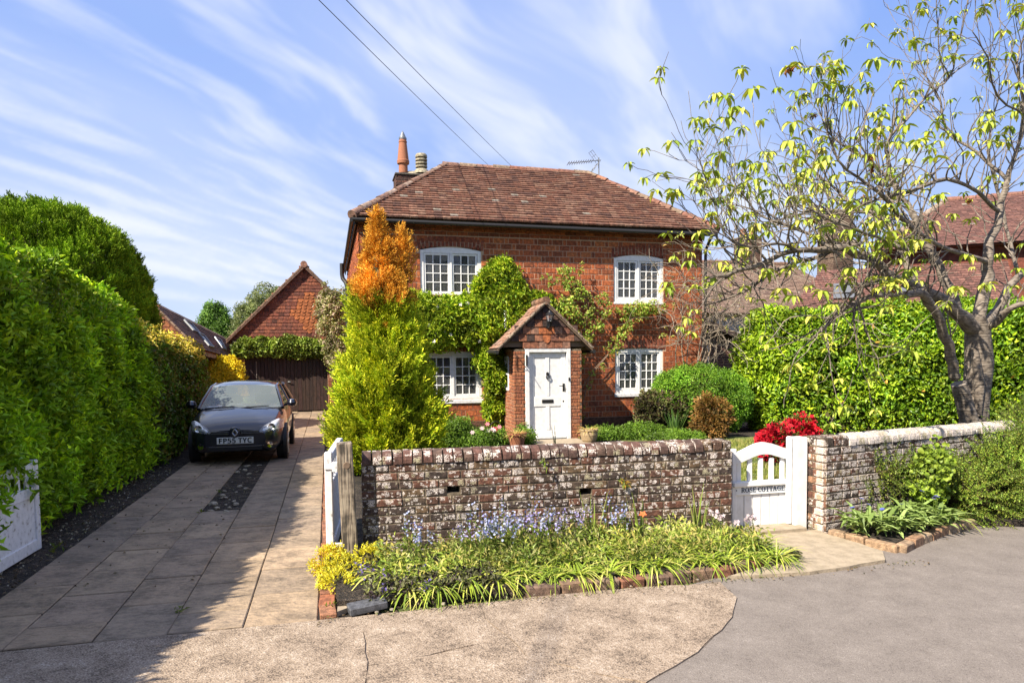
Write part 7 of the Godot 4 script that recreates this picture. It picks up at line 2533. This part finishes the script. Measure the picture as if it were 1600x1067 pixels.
func make_border() -> void:
	# strap-leaved clumps along the front of the wall
	var Y := [lin(0.334, 0.425, 0.043), lin(0.426, 0.499, 0.067), lin(0.243, 0.338, 0.036), lin(0.547, 0.528, 0.134), lin(0.182, 0.265, 0.036)]
	var variants := []
	for i in 4:
		variants.append(strap_clump(70, 0.40, 0.0145, 1.75, Y, 0.85))
	var places := []
	for i in 15:
		places.append(Vector2(0.52 + i * 0.205 + rf(-0.04, 0.04), -4.86 + rf(-0.09, 0.08)))
	for i in 12:
		places.append(Vector2(0.65 + i * 0.24 + rf(-0.06, 0.06), -5.18 + rf(-0.08, 0.08)))
	places.append(Vector2(0.40, -5.12))
	places.append(Vector2(3.38, -5.05))
	places.append(Vector2(3.30, -5.3))
	for i in places.size():
		var p: Vector2 = places[i]
		var where := "at the front edge of the border" if i < 15 else ("in the second row of the border" if i < 28 else "at the gate end of the border")
		var o := inst("strap_leaved_clump", variants[i % 4], M.leaf, null, Transform3D(Basis(Vector3.UP, rf(0, TAU)).scaled(Vector3.ONE * rf(0.68, 1.0)), Vector3(p.x, 0.05, p.y)))
		tag(o, "arching yellow-green strap leaves %s below the wall" % where, "plant", "strap-leaved clumps in the wall border" + (" front" if i < 15 else (" middle" if i < 28 else " end")))
	# filler: small leaved plants and forget-me-nots
	var fill := [clump(14, 0.10, 0.05, 0.016, [lin(0.203, 0.275, 0.050), lin(0.270, 0.325, 0.075), lin(0.149, 0.213, 0.037), lin(0.338, 0.325, 0.112)], 0.6, 0.3)]
	var fp := []
	for i in 620:
		fp.append([Vector3(rf(0.35, 3.45), 0.06 + 0.15 * pow(rng.randf(), 1.5), rf(-5.72, -4.86)), Vector3(rf(-0.3, 0.3), 1, rf(-0.1, 0.4))])
	var gc := thing("border_groundcover", "mixed small-leaved groundcover filling the border under the brick wall", "groundcover")
	gc.set_meta("kind", "stuff")
	scatter(gc, "foliage", fill, M.leaf, fp, 0.6, 1.3, [Color.WHITE, lin(0.8, 0.85, 0.8), lin(1.2, 1.1, 0.9)])
	var blue := [lin(0.30, 0.36, 0.62), lin(0.42, 0.47, 0.68), lin(0.24, 0.25, 0.56), lin(0.50, 0.53, 0.66)]
	var fm := [flower_stems(16, 0.44, 0.10, 7, 0.0125, blue, lin(0.7, 0.6, 0.2)), flower_stems(14, 0.36, 0.10, 6, 0.012, [lin(0.30, 0.26, 0.6), lin(0.38, 0.34, 0.62), lin(0.5, 0.52, 0.66)], lin(0.6, 0.5, 0.2))]
	var names := ["hazy blue forget-me-nots against the wall, %s", "first from the post", "below the left putlog hole", "right of the left putlog hole", "left of the second putlog hole", "below the second putlog hole", "right of the second putlog hole", "near the gate end"]
	var bx := [0.62, 1.02, 1.25, 1.48, 1.72, 1.98, 2.35]
	for i in 7:
		var o := inst("forget_me_nots", fm[i % 2], M.petal, null, Transform3D(Basis(Vector3.UP, rf(0, TAU)).scaled(Vector3.ONE * rf(0.7, 1.0)), Vector3(bx[i], 0.06, -5.45 + rf(-0.08, 0.08))))
		tag(o, names[0] % names[i + 1], "flowers", "blue flowers along the wall")
	for i in 3:
		var o := inst("forget_me_nots", fm[i % 2], M.petal, null, Transform3D(Basis(Vector3.UP, rf(0, TAU)), Vector3([1.35, 1.62, 1.15][i], 0.06, -5.3)))
		tag(o, ["blue forget-me-nots in front of the second putlog hole", "blue forget-me-nots between the two putlog holes, front row", "blue forget-me-nots in front of the left putlog hole"][i], "flowers", "blue flowers along the wall")
	var lil := flower_stems(5, 0.33, 0.06, 9, 0.018, [lin(0.52, 0.42, 0.46), lin(0.6, 0.52, 0.54)], lin(0.4, 0.3, 0.2), false, 0.12)
	for i in 2:
		tag(inst("faded_flower_heads", lil, M.petal, null, Transform3D(Basis(Vector3.UP, i * 2.0), Vector3([3.22, 3.36][i], 0.06, [-5.35, -5.15][i]))), ["faded pink flower heads by the wall end left of the gate", "faded pink flower heads standing in front of the garden gate"][i], "flowers", "faded flower heads by the gate")
	var pop := MB.new()
	flower(pop, Vector3(0, 0.34, 0), Vector3(-0.3, 0.8, 0.5).normalized(), 0.035, 5, lin(0.7, 0.16, 0.05), lin(0.2, 0.1, 0.02))
	pop.tube([Vector3.ZERO, Vector3(0.01, 0.34, 0)], [0.003, 0.002], 4, lin(0.12, 0.16, 0.03))
	tag(part("orange_flower", pop, M.petal, null, Transform3D(Basis(), Vector3(2.42, 0.06, -5.15))), "single orange flower in the border under the wall", "flower")
	for i in 3:
		var sb := MB.new()
		for k in 9:
			sb.blade(Vector3(rf(-0.03, 0.03), 0, rf(-0.02, 0.02)), Vector3(rf(-0.3, 0.3), 1, rf(-0.1, 0.2)), rf(0.3, 0.52), 0.016, 0.25, [lin(0.2, 0.27, 0.05), lin(0.3, 0.32, 0.1)][k % 2], 5)
		tag(part("upright_blades", sb, M.leaf, null, Transform3D(Basis(), Vector3([2.12, 3.12, 2.55][i], 0.06, -5.5))), ["upright blades below the second putlog hole in the wall", "upright pale blades at the right end of the wall", "upright blades in the middle right of the wall border"][i], "plant", "upright blades by the wall")
	# yellow spurge round the post
	for i in 4:
		var at: Vector3 = [Vector3(-0.03, 0.08, -5.62), Vector3(0.08, 0.06, -5.45), Vector3(0.28, 0.09, -5.62), Vector3(0.02, 0.05, -5.2)][i]
		var rad: Vector3 = [Vector3(0.10, 0.10, 0.12), Vector3(0.11, 0.07, 0.12), Vector3(0.11, 0.06, 0.08), Vector3(0.08, 0.06, 0.12)][i]
		shrub("yellow_spurge", ["orange-yellow spurge mound on the drive side of the timber post", "yellow spurge mound at the foot of the timber post", "yellow spurge mound right of the timber post, against the wall", "small yellow spurge mound in front of the timber post"][i], "plant", "yellow spurge round the post", [[at, rad]], [spray(0.06, 16, 0.024, 0.012, [lin(0.60, 0.42, 0.02), lin(0.66, 0.34, 0.03), lin(0.52, 0.46, 0.04)] if i == 0 else [lin(0.55, 0.48, 0.03), lin(0.62, 0.55, 0.05), lin(0.36, 0.36, 0.04)], 1.0)], M.leaf, 900, 0.7, 1.2, [Color.WHITE], 0.15, 0.3, 0.6)
	# bugle with dark leaves and purple spikes
	var aj := thing("purple_bugle", "dark-leaved bugle with purple flower spikes behind the slate block", "plant", Vector3(0.42, 0.05, -4.85))
	var ap := []
	for i in 280:
		ap.append([Vector3(rf(-0.20, 0.72), rf(0.0, 0.08), rf(-0.16, 0.16)), Vector3(rf(-0.3, 0.3), 1, rf(0, 0.5))])
	scatter(aj, "foliage", [clump(8, 0.05, 0.042, 0.024, [lin(0.081, 0.062, 0.056), lin(0.121, 0.125, 0.056), lin(0.068, 0.050, 0.056)], 0.3, 0.3)], M.leaf, ap, 0.7, 1.2, [Color.WHITE])
	inst("flower_spikes", flower_stems(12, 0.16, 0.26, 9, 0.010, [lin(0.13, 0.10, 0.32), lin(0.2, 0.16, 0.38)], lin(0.2, 0.1, 0.3), false, 0.6), M.petal, aj)
	var aj2 := aj.duplicate()
	aj2.name = "purple_bugle"
	add_child(aj2, true)
	aj2.position = Vector3(3.36, 0.03, -4.9)
	aj2.scale = Vector3.ONE * 0.45
	aj2.set_meta("label", "dark-leaved bugle at the gate-path corner of the border")
	# ferns growing out of the wall
	for i in 2:
		var at2: Vector3 = [Vector3(1.78, 0.76, -5.74), Vector3(2.50, 0.56, -5.70)][i]
		tag(inst("wall_fern", clump(26, 0.045, 0.045, 0.012, [lin(0.162, 0.250, 0.037), lin(0.270, 0.275, 0.050)] if i == 0 else [lin(0.189, 0.237, 0.037), lin(0.486, 0.325, 0.062)], 0.6, 0.5), M.leaf, null, Transform3D(Basis.from_euler(Vector3(0.9, 0, 0)), at2)), ["tuft of fern growing out of the wall just below the coping", "yellowing fern tuft growing from a gap in the middle of the wall"][i], "fern")
	# right bed
	var kn := thing("knapweed_clump", "broad-leaved clump with blue flowers in the bed right of the garden gate", "plant", Vector3(4.95, 0.05, -5.28))
	var kl := MB.new()
	for i in 360:
		var q := Vector3(rf(-0.45, 0.72), rf(0.0, 0.12), rf(-0.16, 0.20))
		q.z += -0.22 * maxf(q.x, 0)
		var a := rf(0, TAU)
		kl.leaf(q, Vector3(cos(a), rf(0.3, 1.3), sin(a) * 0.8 + 0.2).normalized(), Vector3.UP, rf(0.13, 0.24), rf(0.028, 0.045), [lin(0.217, 0.304, 0.087), lin(0.304, 0.392, 0.131), lin(0.160, 0.232, 0.058)][i % 3] * rf(0.8, 1.2), 0.3, 0.4, true)
	part("leaves", kl, M.leaf, kn)
	var kf := MB.new()
	for i in 13:
		var q := Vector3(rf(-0.4, 0.7), rf(0.2, 0.34), rf(-0.1, 0.2) - 0.08)
		flower(kf, q, (Vector3.UP + rdir() * 0.5).normalized(), 0.024, 9, [lin(0.10, 0.13, 0.42), lin(0.16, 0.16, 0.5), lin(0.08, 0.06, 0.25)][i % 3], lin(0.2, 0.05, 0.25))
		kf.tube([q - Vector3(0, 0.2, 0), q], [0.003, 0.003], 4, lin(0.1, 0.15, 0.03))
	part("flowers", kf, M.petal, kn)
	var kd := strap_clump(44, 0.34, 0.014, 1.7, Y, 0.9)
	tag(inst("strap_leaved_clump", kd, M.leaf, null, Transform3D(Basis(), Vector3(5.72, 0.05, -5.42))), "strap-leaved clump at the right end of the gate bed, before the cotoneaster", "plant")
	shrub("round_leaved_shrub", "bright green round-leaved shrub against the whitened wall right of the gate", "shrub", "", [[Vector3(5.60, 0.48, -5.50), Vector3(0.15, 0.33, 0.12)]], [clump(7, 0.06, 0.055, 0.05, [lin(0.256, 0.372, 0.037), lin(0.327, 0.427, 0.050), lin(0.176, 0.270, 0.037)], 0.3, 0.3, true)], M.leaf, 330, 0.7, 1.2, [Color.WHITE], 0.3, 0.5, 0.3)
	var co := shrub("cotoneaster", "sprawling fine-leaved cotoneaster covering the right end of the garden wall", "shrub", "", [[Vector3(6.30, 0.22, -5.66), Vector3(0.50, 0.24, 0.26)], [Vector3(6.95, 0.34, -5.72), Vector3(0.60, 0.38, 0.30)], [Vector3(7.65, 0.78, -6.0), Vector3(0.45, 0.24, 0.26)], [Vector3(8.1, 0.5, -5.85), Vector3(0.8, 0.55, 0.4)], [Vector3(5.35, 0.50, -5.68), Vector3(0.35, 0.07, 0.07)]], [twig_mesh(0.20, 18, 0.026, 0.014, [lin(0.185, 0.329, 0.040), lin(0.259, 0.406, 0.055), lin(0.352, 0.483, 0.079), lin(0.297, 0.280, 0.063)]), twig_mesh(0.26, 22, 0.024, 0.013, [lin(0.167, 0.280, 0.032), lin(0.278, 0.406, 0.063), lin(0.407, 0.483, 0.095)])], M.leaf, 620, 0.7, 1.3, [Color.WHITE, lin(0.800, 0.750, 0.630), lin(0.800, 0.750, 0.630)], 0.3, 0.45, 0.6)
	# weeds along the left gate and the drive joints
	for i in 5:
		var at3: Vector3 = [Vector3(-2.36, 0.01, -6.95), Vector3(-1.40, 0.005, -9.6), Vector3(-0.99, 0.005, -5.0), Vector3(-1.39, 0.005, -8.3), Vector3(-0.02, 0.01, -4.78)][i]
		tag(inst("weed_tuft", clump(16, 0.05, 0.05, 0.016, [lin(0.121, 0.163, 0.025), lin(0.189, 0.213, 0.037)], 0.9, 0.3), M.leaf, null, Transform3D(Basis.from_scale(Vector3.ONE * (1.3 if i == 0 else 0.7)), at3)), ["weeds at the foot of the left drive gate", "small weed in a paving joint ahead of the parked car", "small weed in a paving joint at the mouth of the drive", "small weed at the start of the earth strip in the drive", "small weed in the brick edging by the spurge"][i], "weed", "weeds about the drive")
	# leaf litter under the hedge
	var lt := []
	var lc := []
	var lm := MB.new()
	lm.leaf(Vector3(-0.015, 0, 0), Vector3.RIGHT, Vector3.UP, 0.034, 0.02, Color.WHITE, 0.4, 0.1)
	for i in 900:
		lt.append(Transform3D(Basis.from_euler(Vector3(rf(-0.6, 0.6), rf(0, TAU), rf(-0.6, 0.6))).scaled(Vector3.ONE * rf(0.5, 1.2)), Vector3(rf(-2.75, -2.28) if i > 150 else rf(-2.2, -0.9), 0.012, rf(-12.5, -5.6))))
		lc.append([lin(0.16, 0.11, 0.07), lin(0.25, 0.2, 0.14), lin(0.09, 0.06, 0.04), lin(0.4, 0.36, 0.3)][rng.randi() % 4])
	var litter := multi("leaf_litter", lm.mesh(), M.leaf, null, lt, lc)
	tag(litter, "dry leaf litter along the foot of the left hedge", "leaf litter")
	# bits blown along the edges of the apron and the tarmac
	var bt := []
	var bc := []
	for i in 420:
		var s := rng.randf()
		var x := rf(-0.1, 4.6)
		var z := -4.60 + absf(rng.randfn(0.0, 0.07))
		if i > 300:
			x = rf(4.6, 8.0)
			z = -5.30 + absf(rng.randfn(0.0, 0.06)) + (x - 6.0) * -0.10
		bt.append(Transform3D(Basis.from_euler(Vector3(rf(-0.4, 0.4), rf(0, TAU), rf(-0.4, 0.4))).scaled(Vector3.ONE * rf(0.25, 0.8)), Vector3(x, 0.017 if x < 2.6 else 0.006, z)))
		bc.append([lin(0.20, 0.13, 0.07), lin(0.12, 0.085, 0.05), lin(0.28, 0.22, 0.13), lin(0.10, 0.11, 0.03)][rng.randi() % 4])
	tag(multi("blown_litter", lm.mesh(), M.leaf, null, bt, bc), "dry bits of leaf blown along the edges of the apron and lane", "leaf litter")
	# grass on the lawn
	var gb := MB.new()
	for i in 9:
		gb.blade(Vector3(rf(-0.03, 0.03), 0, rf(-0.03, 0.03)), Vector3(rf(-0.4, 0.4), 1, rf(-0.4, 0.4)), rf(0.03, 0.06), 0.004, 0.5, Color.WHITE, 2)
	var gx := []
	var gcx := []
	for i in 5200:
		var z := rf(-12.0, -6.7)
		gx.append(stand(Vector3(rf(3.95, 8.6), 0.044, z), Vector3.UP, rf(0.8, 1.4)))
		gcx.append([lin(0.20, 0.24, 0.04), lin(0.26, 0.28, 0.06), lin(0.15, 0.19, 0.03), lin(0.34, 0.31, 0.1)][rng.randi() % 4])
	tag(multi("grass", gb.mesh(), M.leaf, null, gx, gcx), "short lawn grass behind the garden gate", "grass")


# ---------------------------------------------------------------- the old tree by the right wall
func make_tree() -> void:
	var t := thing("old_garden_tree", "gnarled grey spreading tree with drooping whorls of young leaves behind the right wall", "tree", Vector3(7.8, 0, -7.05))
	var off := Vector3(7.8, 0, -7.05)
	var trunk := MB.new()
	var bk := lin(1, 1, 1)
	trunk.tube([Vector3(0.02, -0.1, 0), Vector3(0.0, 0.25, 0), Vector3(0.0, 0.7, 0.0), Vector3(0.06, 1.15, 0), Vector3(0.09, 1.55, 0), Vector3(0.02, 1.95, 0.03), Vector3(-0.01, 2.12, 0.03)], [0.21, 0.165, 0.15, 0.15, 0.16, 0.14, 0.105], 14, bk)
	trunk.tube([Vector3(-0.10, -0.05, 0.10), Vector3(-0.08, 0.4, 0.10), Vector3(-0.12, 0.75, 0.10), Vector3(-0.22, 1.05, 0.09), Vector3(-0.34, 1.3, 0.11)], [0.14, 0.12, 0.11, 0.10, 0.09], 12, bk)
	trunk.tube([Vector3(0.13, 0.0, 0.07), Vector3(0.08, 0.5, 0.08), Vector3(0.10, 1.0, 0.07), Vector3(0.11, 1.5, 0.05), Vector3(0.0, 1.9, 0.06)], [0.09, 0.075, 0.065, 0.075, 0.07], 10, bk)
	trunk.tube([Vector3(-0.05, 0.9, 0.13), Vector3(-0.04, 1.3, 0.13), Vector3(-0.08, 1.75, 0.08)], [0.04, 0.06, 0.04], 8, bk)
	part("trunk", trunk, M.bark, t)
	var limbs := [
		[V(7.75,1.98,-7.00,0.098),V(7.41,2.16,-6.95,0.084),V(6.89,2.39,-6.90,0.070),V(6.34,2.55,-6.80,0.059),V(5.88,2.77,-6.70,0.049),V(5.35,2.82,-6.60,0.038),V(4.81,2.77,-6.50,0.028),V(4.25,2.57,-6.45,0.023),V(3.82,2.47,-6.40,0.013)],
		[V(7.39,1.38,-6.92,0.063),V(7.25,1.63,-6.87,0.062),V(6.97,2.05,-6.75,0.056),V(6.59,2.33,-6.60,0.052),V(6.03,2.32,-6.40,0.035),V(5.35,2.22,-6.20,0.025),V(4.95,2.03,-6.10,0.018),V(4.64,1.82,-6.00,0.007)],
		[V(6.89,2.39,-6.90,0.049),V(6.93,2.71,-7.20,0.042),V(6.92,3.31,-7.50,0.032),V(6.61,3.50,-7.70,0.024),V(6.11,3.50,-7.80,0.022),V(5.64,3.40,-7.80,0.013),V(5.10,3.22,-7.80,0.007)],
		[V(5.88,2.77,-6.70,0.035),V(5.92,2.96,-7.00,0.028),V(5.62,2.83,-7.10,0.024),V(5.21,2.70,-7.20,0.025),V(4.89,2.55,-7.20,0.018),V(4.54,2.36,-7.20,0.012),V(4.08,2.24,-7.10,0.006)],
		[V(7.41,2.16,-6.95,0.063),V(7.37,2.58,-7.10,0.056),V(7.22,3.12,-7.30,0.045),V(7.16,3.46,-7.40,0.035),V(7.00,3.80,-7.50,0.025),V(6.94,4.31,-7.60,0.022),V(7.34,4.70,-7.70,0.016),V(7.75,5.10,-7.70,0.013),V(8.01,5.30,-7.70,0.011),V(8.16,5.78,-7.70,0.009),V(8.33,6.43,-7.70,0.007)],
		[V(8.01,5.30,-7.70,0.009),V(7.73,5.60,-7.60,0.008),V(7.58,6.23,-7.50,0.006)],
		[V(7.77,1.98,-7.00,0.084),V(8.06,2.65,-7.10,0.070),V(8.05,2.92,-7.10,0.059),V(8.32,3.47,-7.20,0.042),V(8.43,3.87,-7.20,0.032),V(8.56,4.21,-7.20,0.024),V(8.67,4.70,-7.20,0.020),V(8.54,5.32,-7.20,0.013),V(8.75,5.90,-7.20,0.009)],
		[V(7.85,1.96,-7.00,0.063),V(8.34,2.23,-7.20,0.056),V(8.90,2.68,-7.40,0.049),V(9.67,3.00,-7.60,0.035),V(10.47,3.67,-7.70,0.027)],
		[V(7.91,1.92,-7.00,0.049),V(7.86,2.14,-6.70,0.038),V(7.90,2.24,-6.50,0.032),V(8.22,2.37,-6.30,0.027)],
		[V(8.05,2.81,-7.10,0.035),V(7.28,2.86,-6.80,0.029),V(6.51,2.96,-6.50,0.022),V(5.79,3.16,-6.20,0.022),V(5.29,3.35,-6.00,0.016),V(4.83,3.55,-5.90,0.011),V(4.68,3.90,-5.90,0.006)],
		[V(8.32,3.47,-7.20,0.028),V(7.65,3.61,-6.90,0.022),V(6.86,3.65,-6.60,0.023),V(6.14,3.42,-6.40,0.018),V(5.40,3.21,-6.20,0.013),V(4.85,3.01,-6.10,0.008)],
		[V(7.00,3.80,-7.50,0.022),V(6.88,4.19,-7.80,0.018),V(6.60,4.43,-8.00,0.013),V(6.35,4.62,-8.00,0.009),V(6.20,5.02,-8.00,0.005)],
		[V(6.61,3.50,-7.70,0.022),V(6.46,3.89,-8.00,0.016),V(6.24,4.11,-8.10,0.013),V(5.99,4.30,-8.10,0.007)],
		[V(8.43,3.87,-7.20,0.023),V(8.30,4.28,-7.50,0.020),V(8.09,4.64,-7.80,0.016),V(8.09,5.05,-7.90,0.012),V(7.85,5.58,-8.00,0.007),V(7.68,6.15,-8.00,0.005)],
		[V(5.35,2.82,-6.60,0.023),V(5.28,3.03,-6.90,0.018),V(4.98,3.15,-7.00,0.014),V(4.72,3.30,-7.10,0.011),V(4.47,3.57,-7.10,0.008),V(4.23,3.49,-7.10,0.005)],
		[V(4.81,2.77,-6.50,0.018),V(4.45,2.80,-6.30,0.014),V(4.05,2.74,-6.20,0.011),V(3.80,2.83,-6.20,0.008),V(3.68,3.13,-6.20,0.006),V(3.51,3.55,-6.20,0.005)],
		[V(6.34,2.55,-6.80,0.024),V(5.66,2.44,-6.30,0.027),V(5.20,2.30,-6.00,0.018),V(5.04,2.01,-5.90,0.011),V(5.08,1.69,-5.85,0.005)],
		[V(8.67,4.70,-7.20,0.014),V(7.79,4.72,-6.80,0.011),V(7.41,5.05,-6.60,0.008),V(7.07,5.26,-6.50,0.005)],
		[V(8.90,2.68,-7.40,0.028),V(9.35,3.21,-7.90,0.022),V(9.44,4.00,-8.20,0.022),V(9.36,4.66,-8.30,0.015),V(9.51,5.31,-8.30,0.010),V(9.73,5.96,-8.30,0.005)],
		[V(6.51,2.96,-6.50,0.022),V(5.77,2.73,-6.00,0.018),V(5.11,2.79,-5.70,0.013),V(4.51,2.85,-5.50,0.010),V(4.03,2.98,-5.40,0.006)]
	]
	var tips := []
	for q in limbs:
		var pts := []
		var rad := []
		for i in q.size():
			var p := Vector3(q[i].x, q[i].y, q[i].z) - off
			pts.append(p)
			rad.append(q[i].w)
		var fine := []
		var fr := []
		for i in pts.size() - 1:   # wander a little between the points
			var n := 3
			for k in n:
				var s := float(k) / n
				var p: Vector3 = (pts[i] as Vector3).cubic_interpolate(pts[i + 1], pts[maxi(i - 1, 0)], pts[mini(i + 2, pts.size() - 1)], s)
				if k: p += rdir() * minf(0.03, rad[i] * 0.5 + 0.006)
				fine.append(p)
				fr.append(lerpf(rad[i], rad[i + 1], s) * rf(0.94, 1.07))
		fine.append(pts[-1])
		fr.append(rad[-1])
		var b := MB.new()
		b.tube(fine, fr, 9 if rad[0] > 0.05 else 6, bk * (1.0 if rad[0] > 0.03 else 0.85))
		part("limb", b, M.bark, t)
		for i in range(2, fine.size()):
			if fr[i] < 0.06:
				tips.append([fine[i], (fine[i] - fine[i - 1]).normalized(), fr[i], i == fine.size() - 1])
	var tw := MB.new()
	var ends := []
	for tip in tips:
		var many := 2 if tip[2] < 0.03 else 1
		if (tip[0] as Vector3).x < -1.0: many += 1
		if rng.randf() < 0.25: many += 1
		for k in many:
			var d: Vector3 = ((tip[1] as Vector3) * 0.6 + rdir() * 0.9 + Vector3.UP * 0.55).normalized()
			var p: Vector3 = tip[0]
			var r := minf(0.011, (tip[2] as float) * 0.6)
			var pts := [p]
			var rad := [r]
			var n := 4 + rng.randi() % 6
			var hang := -0.10 if rng.randf() < 0.25 else 0.16
			for j in n:
				d = (d + rdir() * 0.38 + Vector3.UP * hang).normalized()
				p += d * rf(0.07, 0.14)
				pts.append(p)
				rad.append(lerpf(r, 0.0025, (j + 1.0) / n))
				if rng.randf() < 0.16 and j > 1:
					var d2 := (d + rdir() * 0.9).normalized()
					var q1 := p + d2 * 0.11
					var q2 := q1 + (d2 + rdir() * 0.4 + Vector3.UP * 0.2).normalized() * 0.12
					tw.tube([p, q1, q2], [0.004, 0.003, 0.002], 4, lin(0.34, 0.29, 0.23) * rf(0.6, 1.2), false)
					if rng.randf() < 0.35: ends.append([q2, d2])
			tw.tube(pts, rad, 5, lin(0.30, 0.25, 0.20) * rf(0.55, 1.35), false)
			if rng.randf() < 0.52: ends.append([p, d])
	part("twigs", tw, M.twig, t).set_meta("kind", "stuff")
	# drooping whorls of leaves at the twig ends
	var C := [lin(0.365, 0.436, 0.046), lin(0.455, 0.505, 0.065), lin(0.273, 0.351, 0.039), lin(0.562, 0.533, 0.092), lin(0.197, 0.281, 0.032)]
	var lm := []
	for i in 10:
		var b := MB.new()
		b.leaf(Vector3.ZERO, Vector3(0, 0, 1), Vector3.UP, 0.118, 0.045, C[i % 5] * rf(0.9, 1.1), rf(0.15, 0.4), rf(0.15, 0.5), true)
		lm.append(b.mesh())
	var single := []
	var bx := []
	for i in 10: bx.append([])
	for e in ends:
		var n := 5 + rng.randi() % 3
		var a0 := rf(0, TAU)
		var s := rf(0.62, 1.2)
		for k in n:
			var a := a0 + TAU * k / n + rf(-0.25, 0.25)
			var d := Vector3(cos(a), rf(-0.9, 0.15), sin(a)).normalized()
			var x := Vector3.UP.cross(d).normalized()
			var y := d.cross(x)
			single.append([(e[0] as Vector3).x + off.x, Transform3D(Basis(x, y, d).scaled(Vector3.ONE * s * rf(0.8, 1.1)), e[0]), (rng.randi() % 10)])
	for i in single.size():
		if i % 3 == 0 and i < 900:
			inst("leaf", lm[single[i][2]], M.leaf, t, single[i][1])
		else:
			bx[single[i][2]].append(single[i][1])
	for i in 10:
		if bx[i].size():
			multi("leaves", lm[i], M.leaf, t, bx[i], [Color.WHITE])
	# withered brown flower clusters
	for i in 16:
		var e: Array = ends[(i * 23 + 5) % ends.size()]
		var b := MB.new()
		for k in 12:
			b.leaf(rdir() * 0.02, (rdir() + Vector3.DOWN * 0.5).normalized(), rdir(), 0.05, 0.024, [lin(0.34, 0.13, 0.05), lin(0.26, 0.10, 0.045), lin(0.42, 0.2, 0.09)][k % 3], 0.5, 0.6)
		part("withered_flower", b, M.leaf, t, Transform3D(Basis(), (e[0] as Vector3) + Vector3(0, -0.02, 0)))


func _ready() -> void:
	rng.seed = 20240514
	noise.seed = 3
	noise.frequency = 0.6
	noise.fractal_octaves = 2
	make_world()
	make_materials()
	make_setting()
	make_cottage()
	make_house_fittings()
	make_garage()
	make_bungalow()
	make_right_side()
	make_car()
	make_front()
	make_hedges()
	make_conifer()
	make_background_trees()
	make_climbers()
	make_shrubs()
	make_border()
	make_tree()
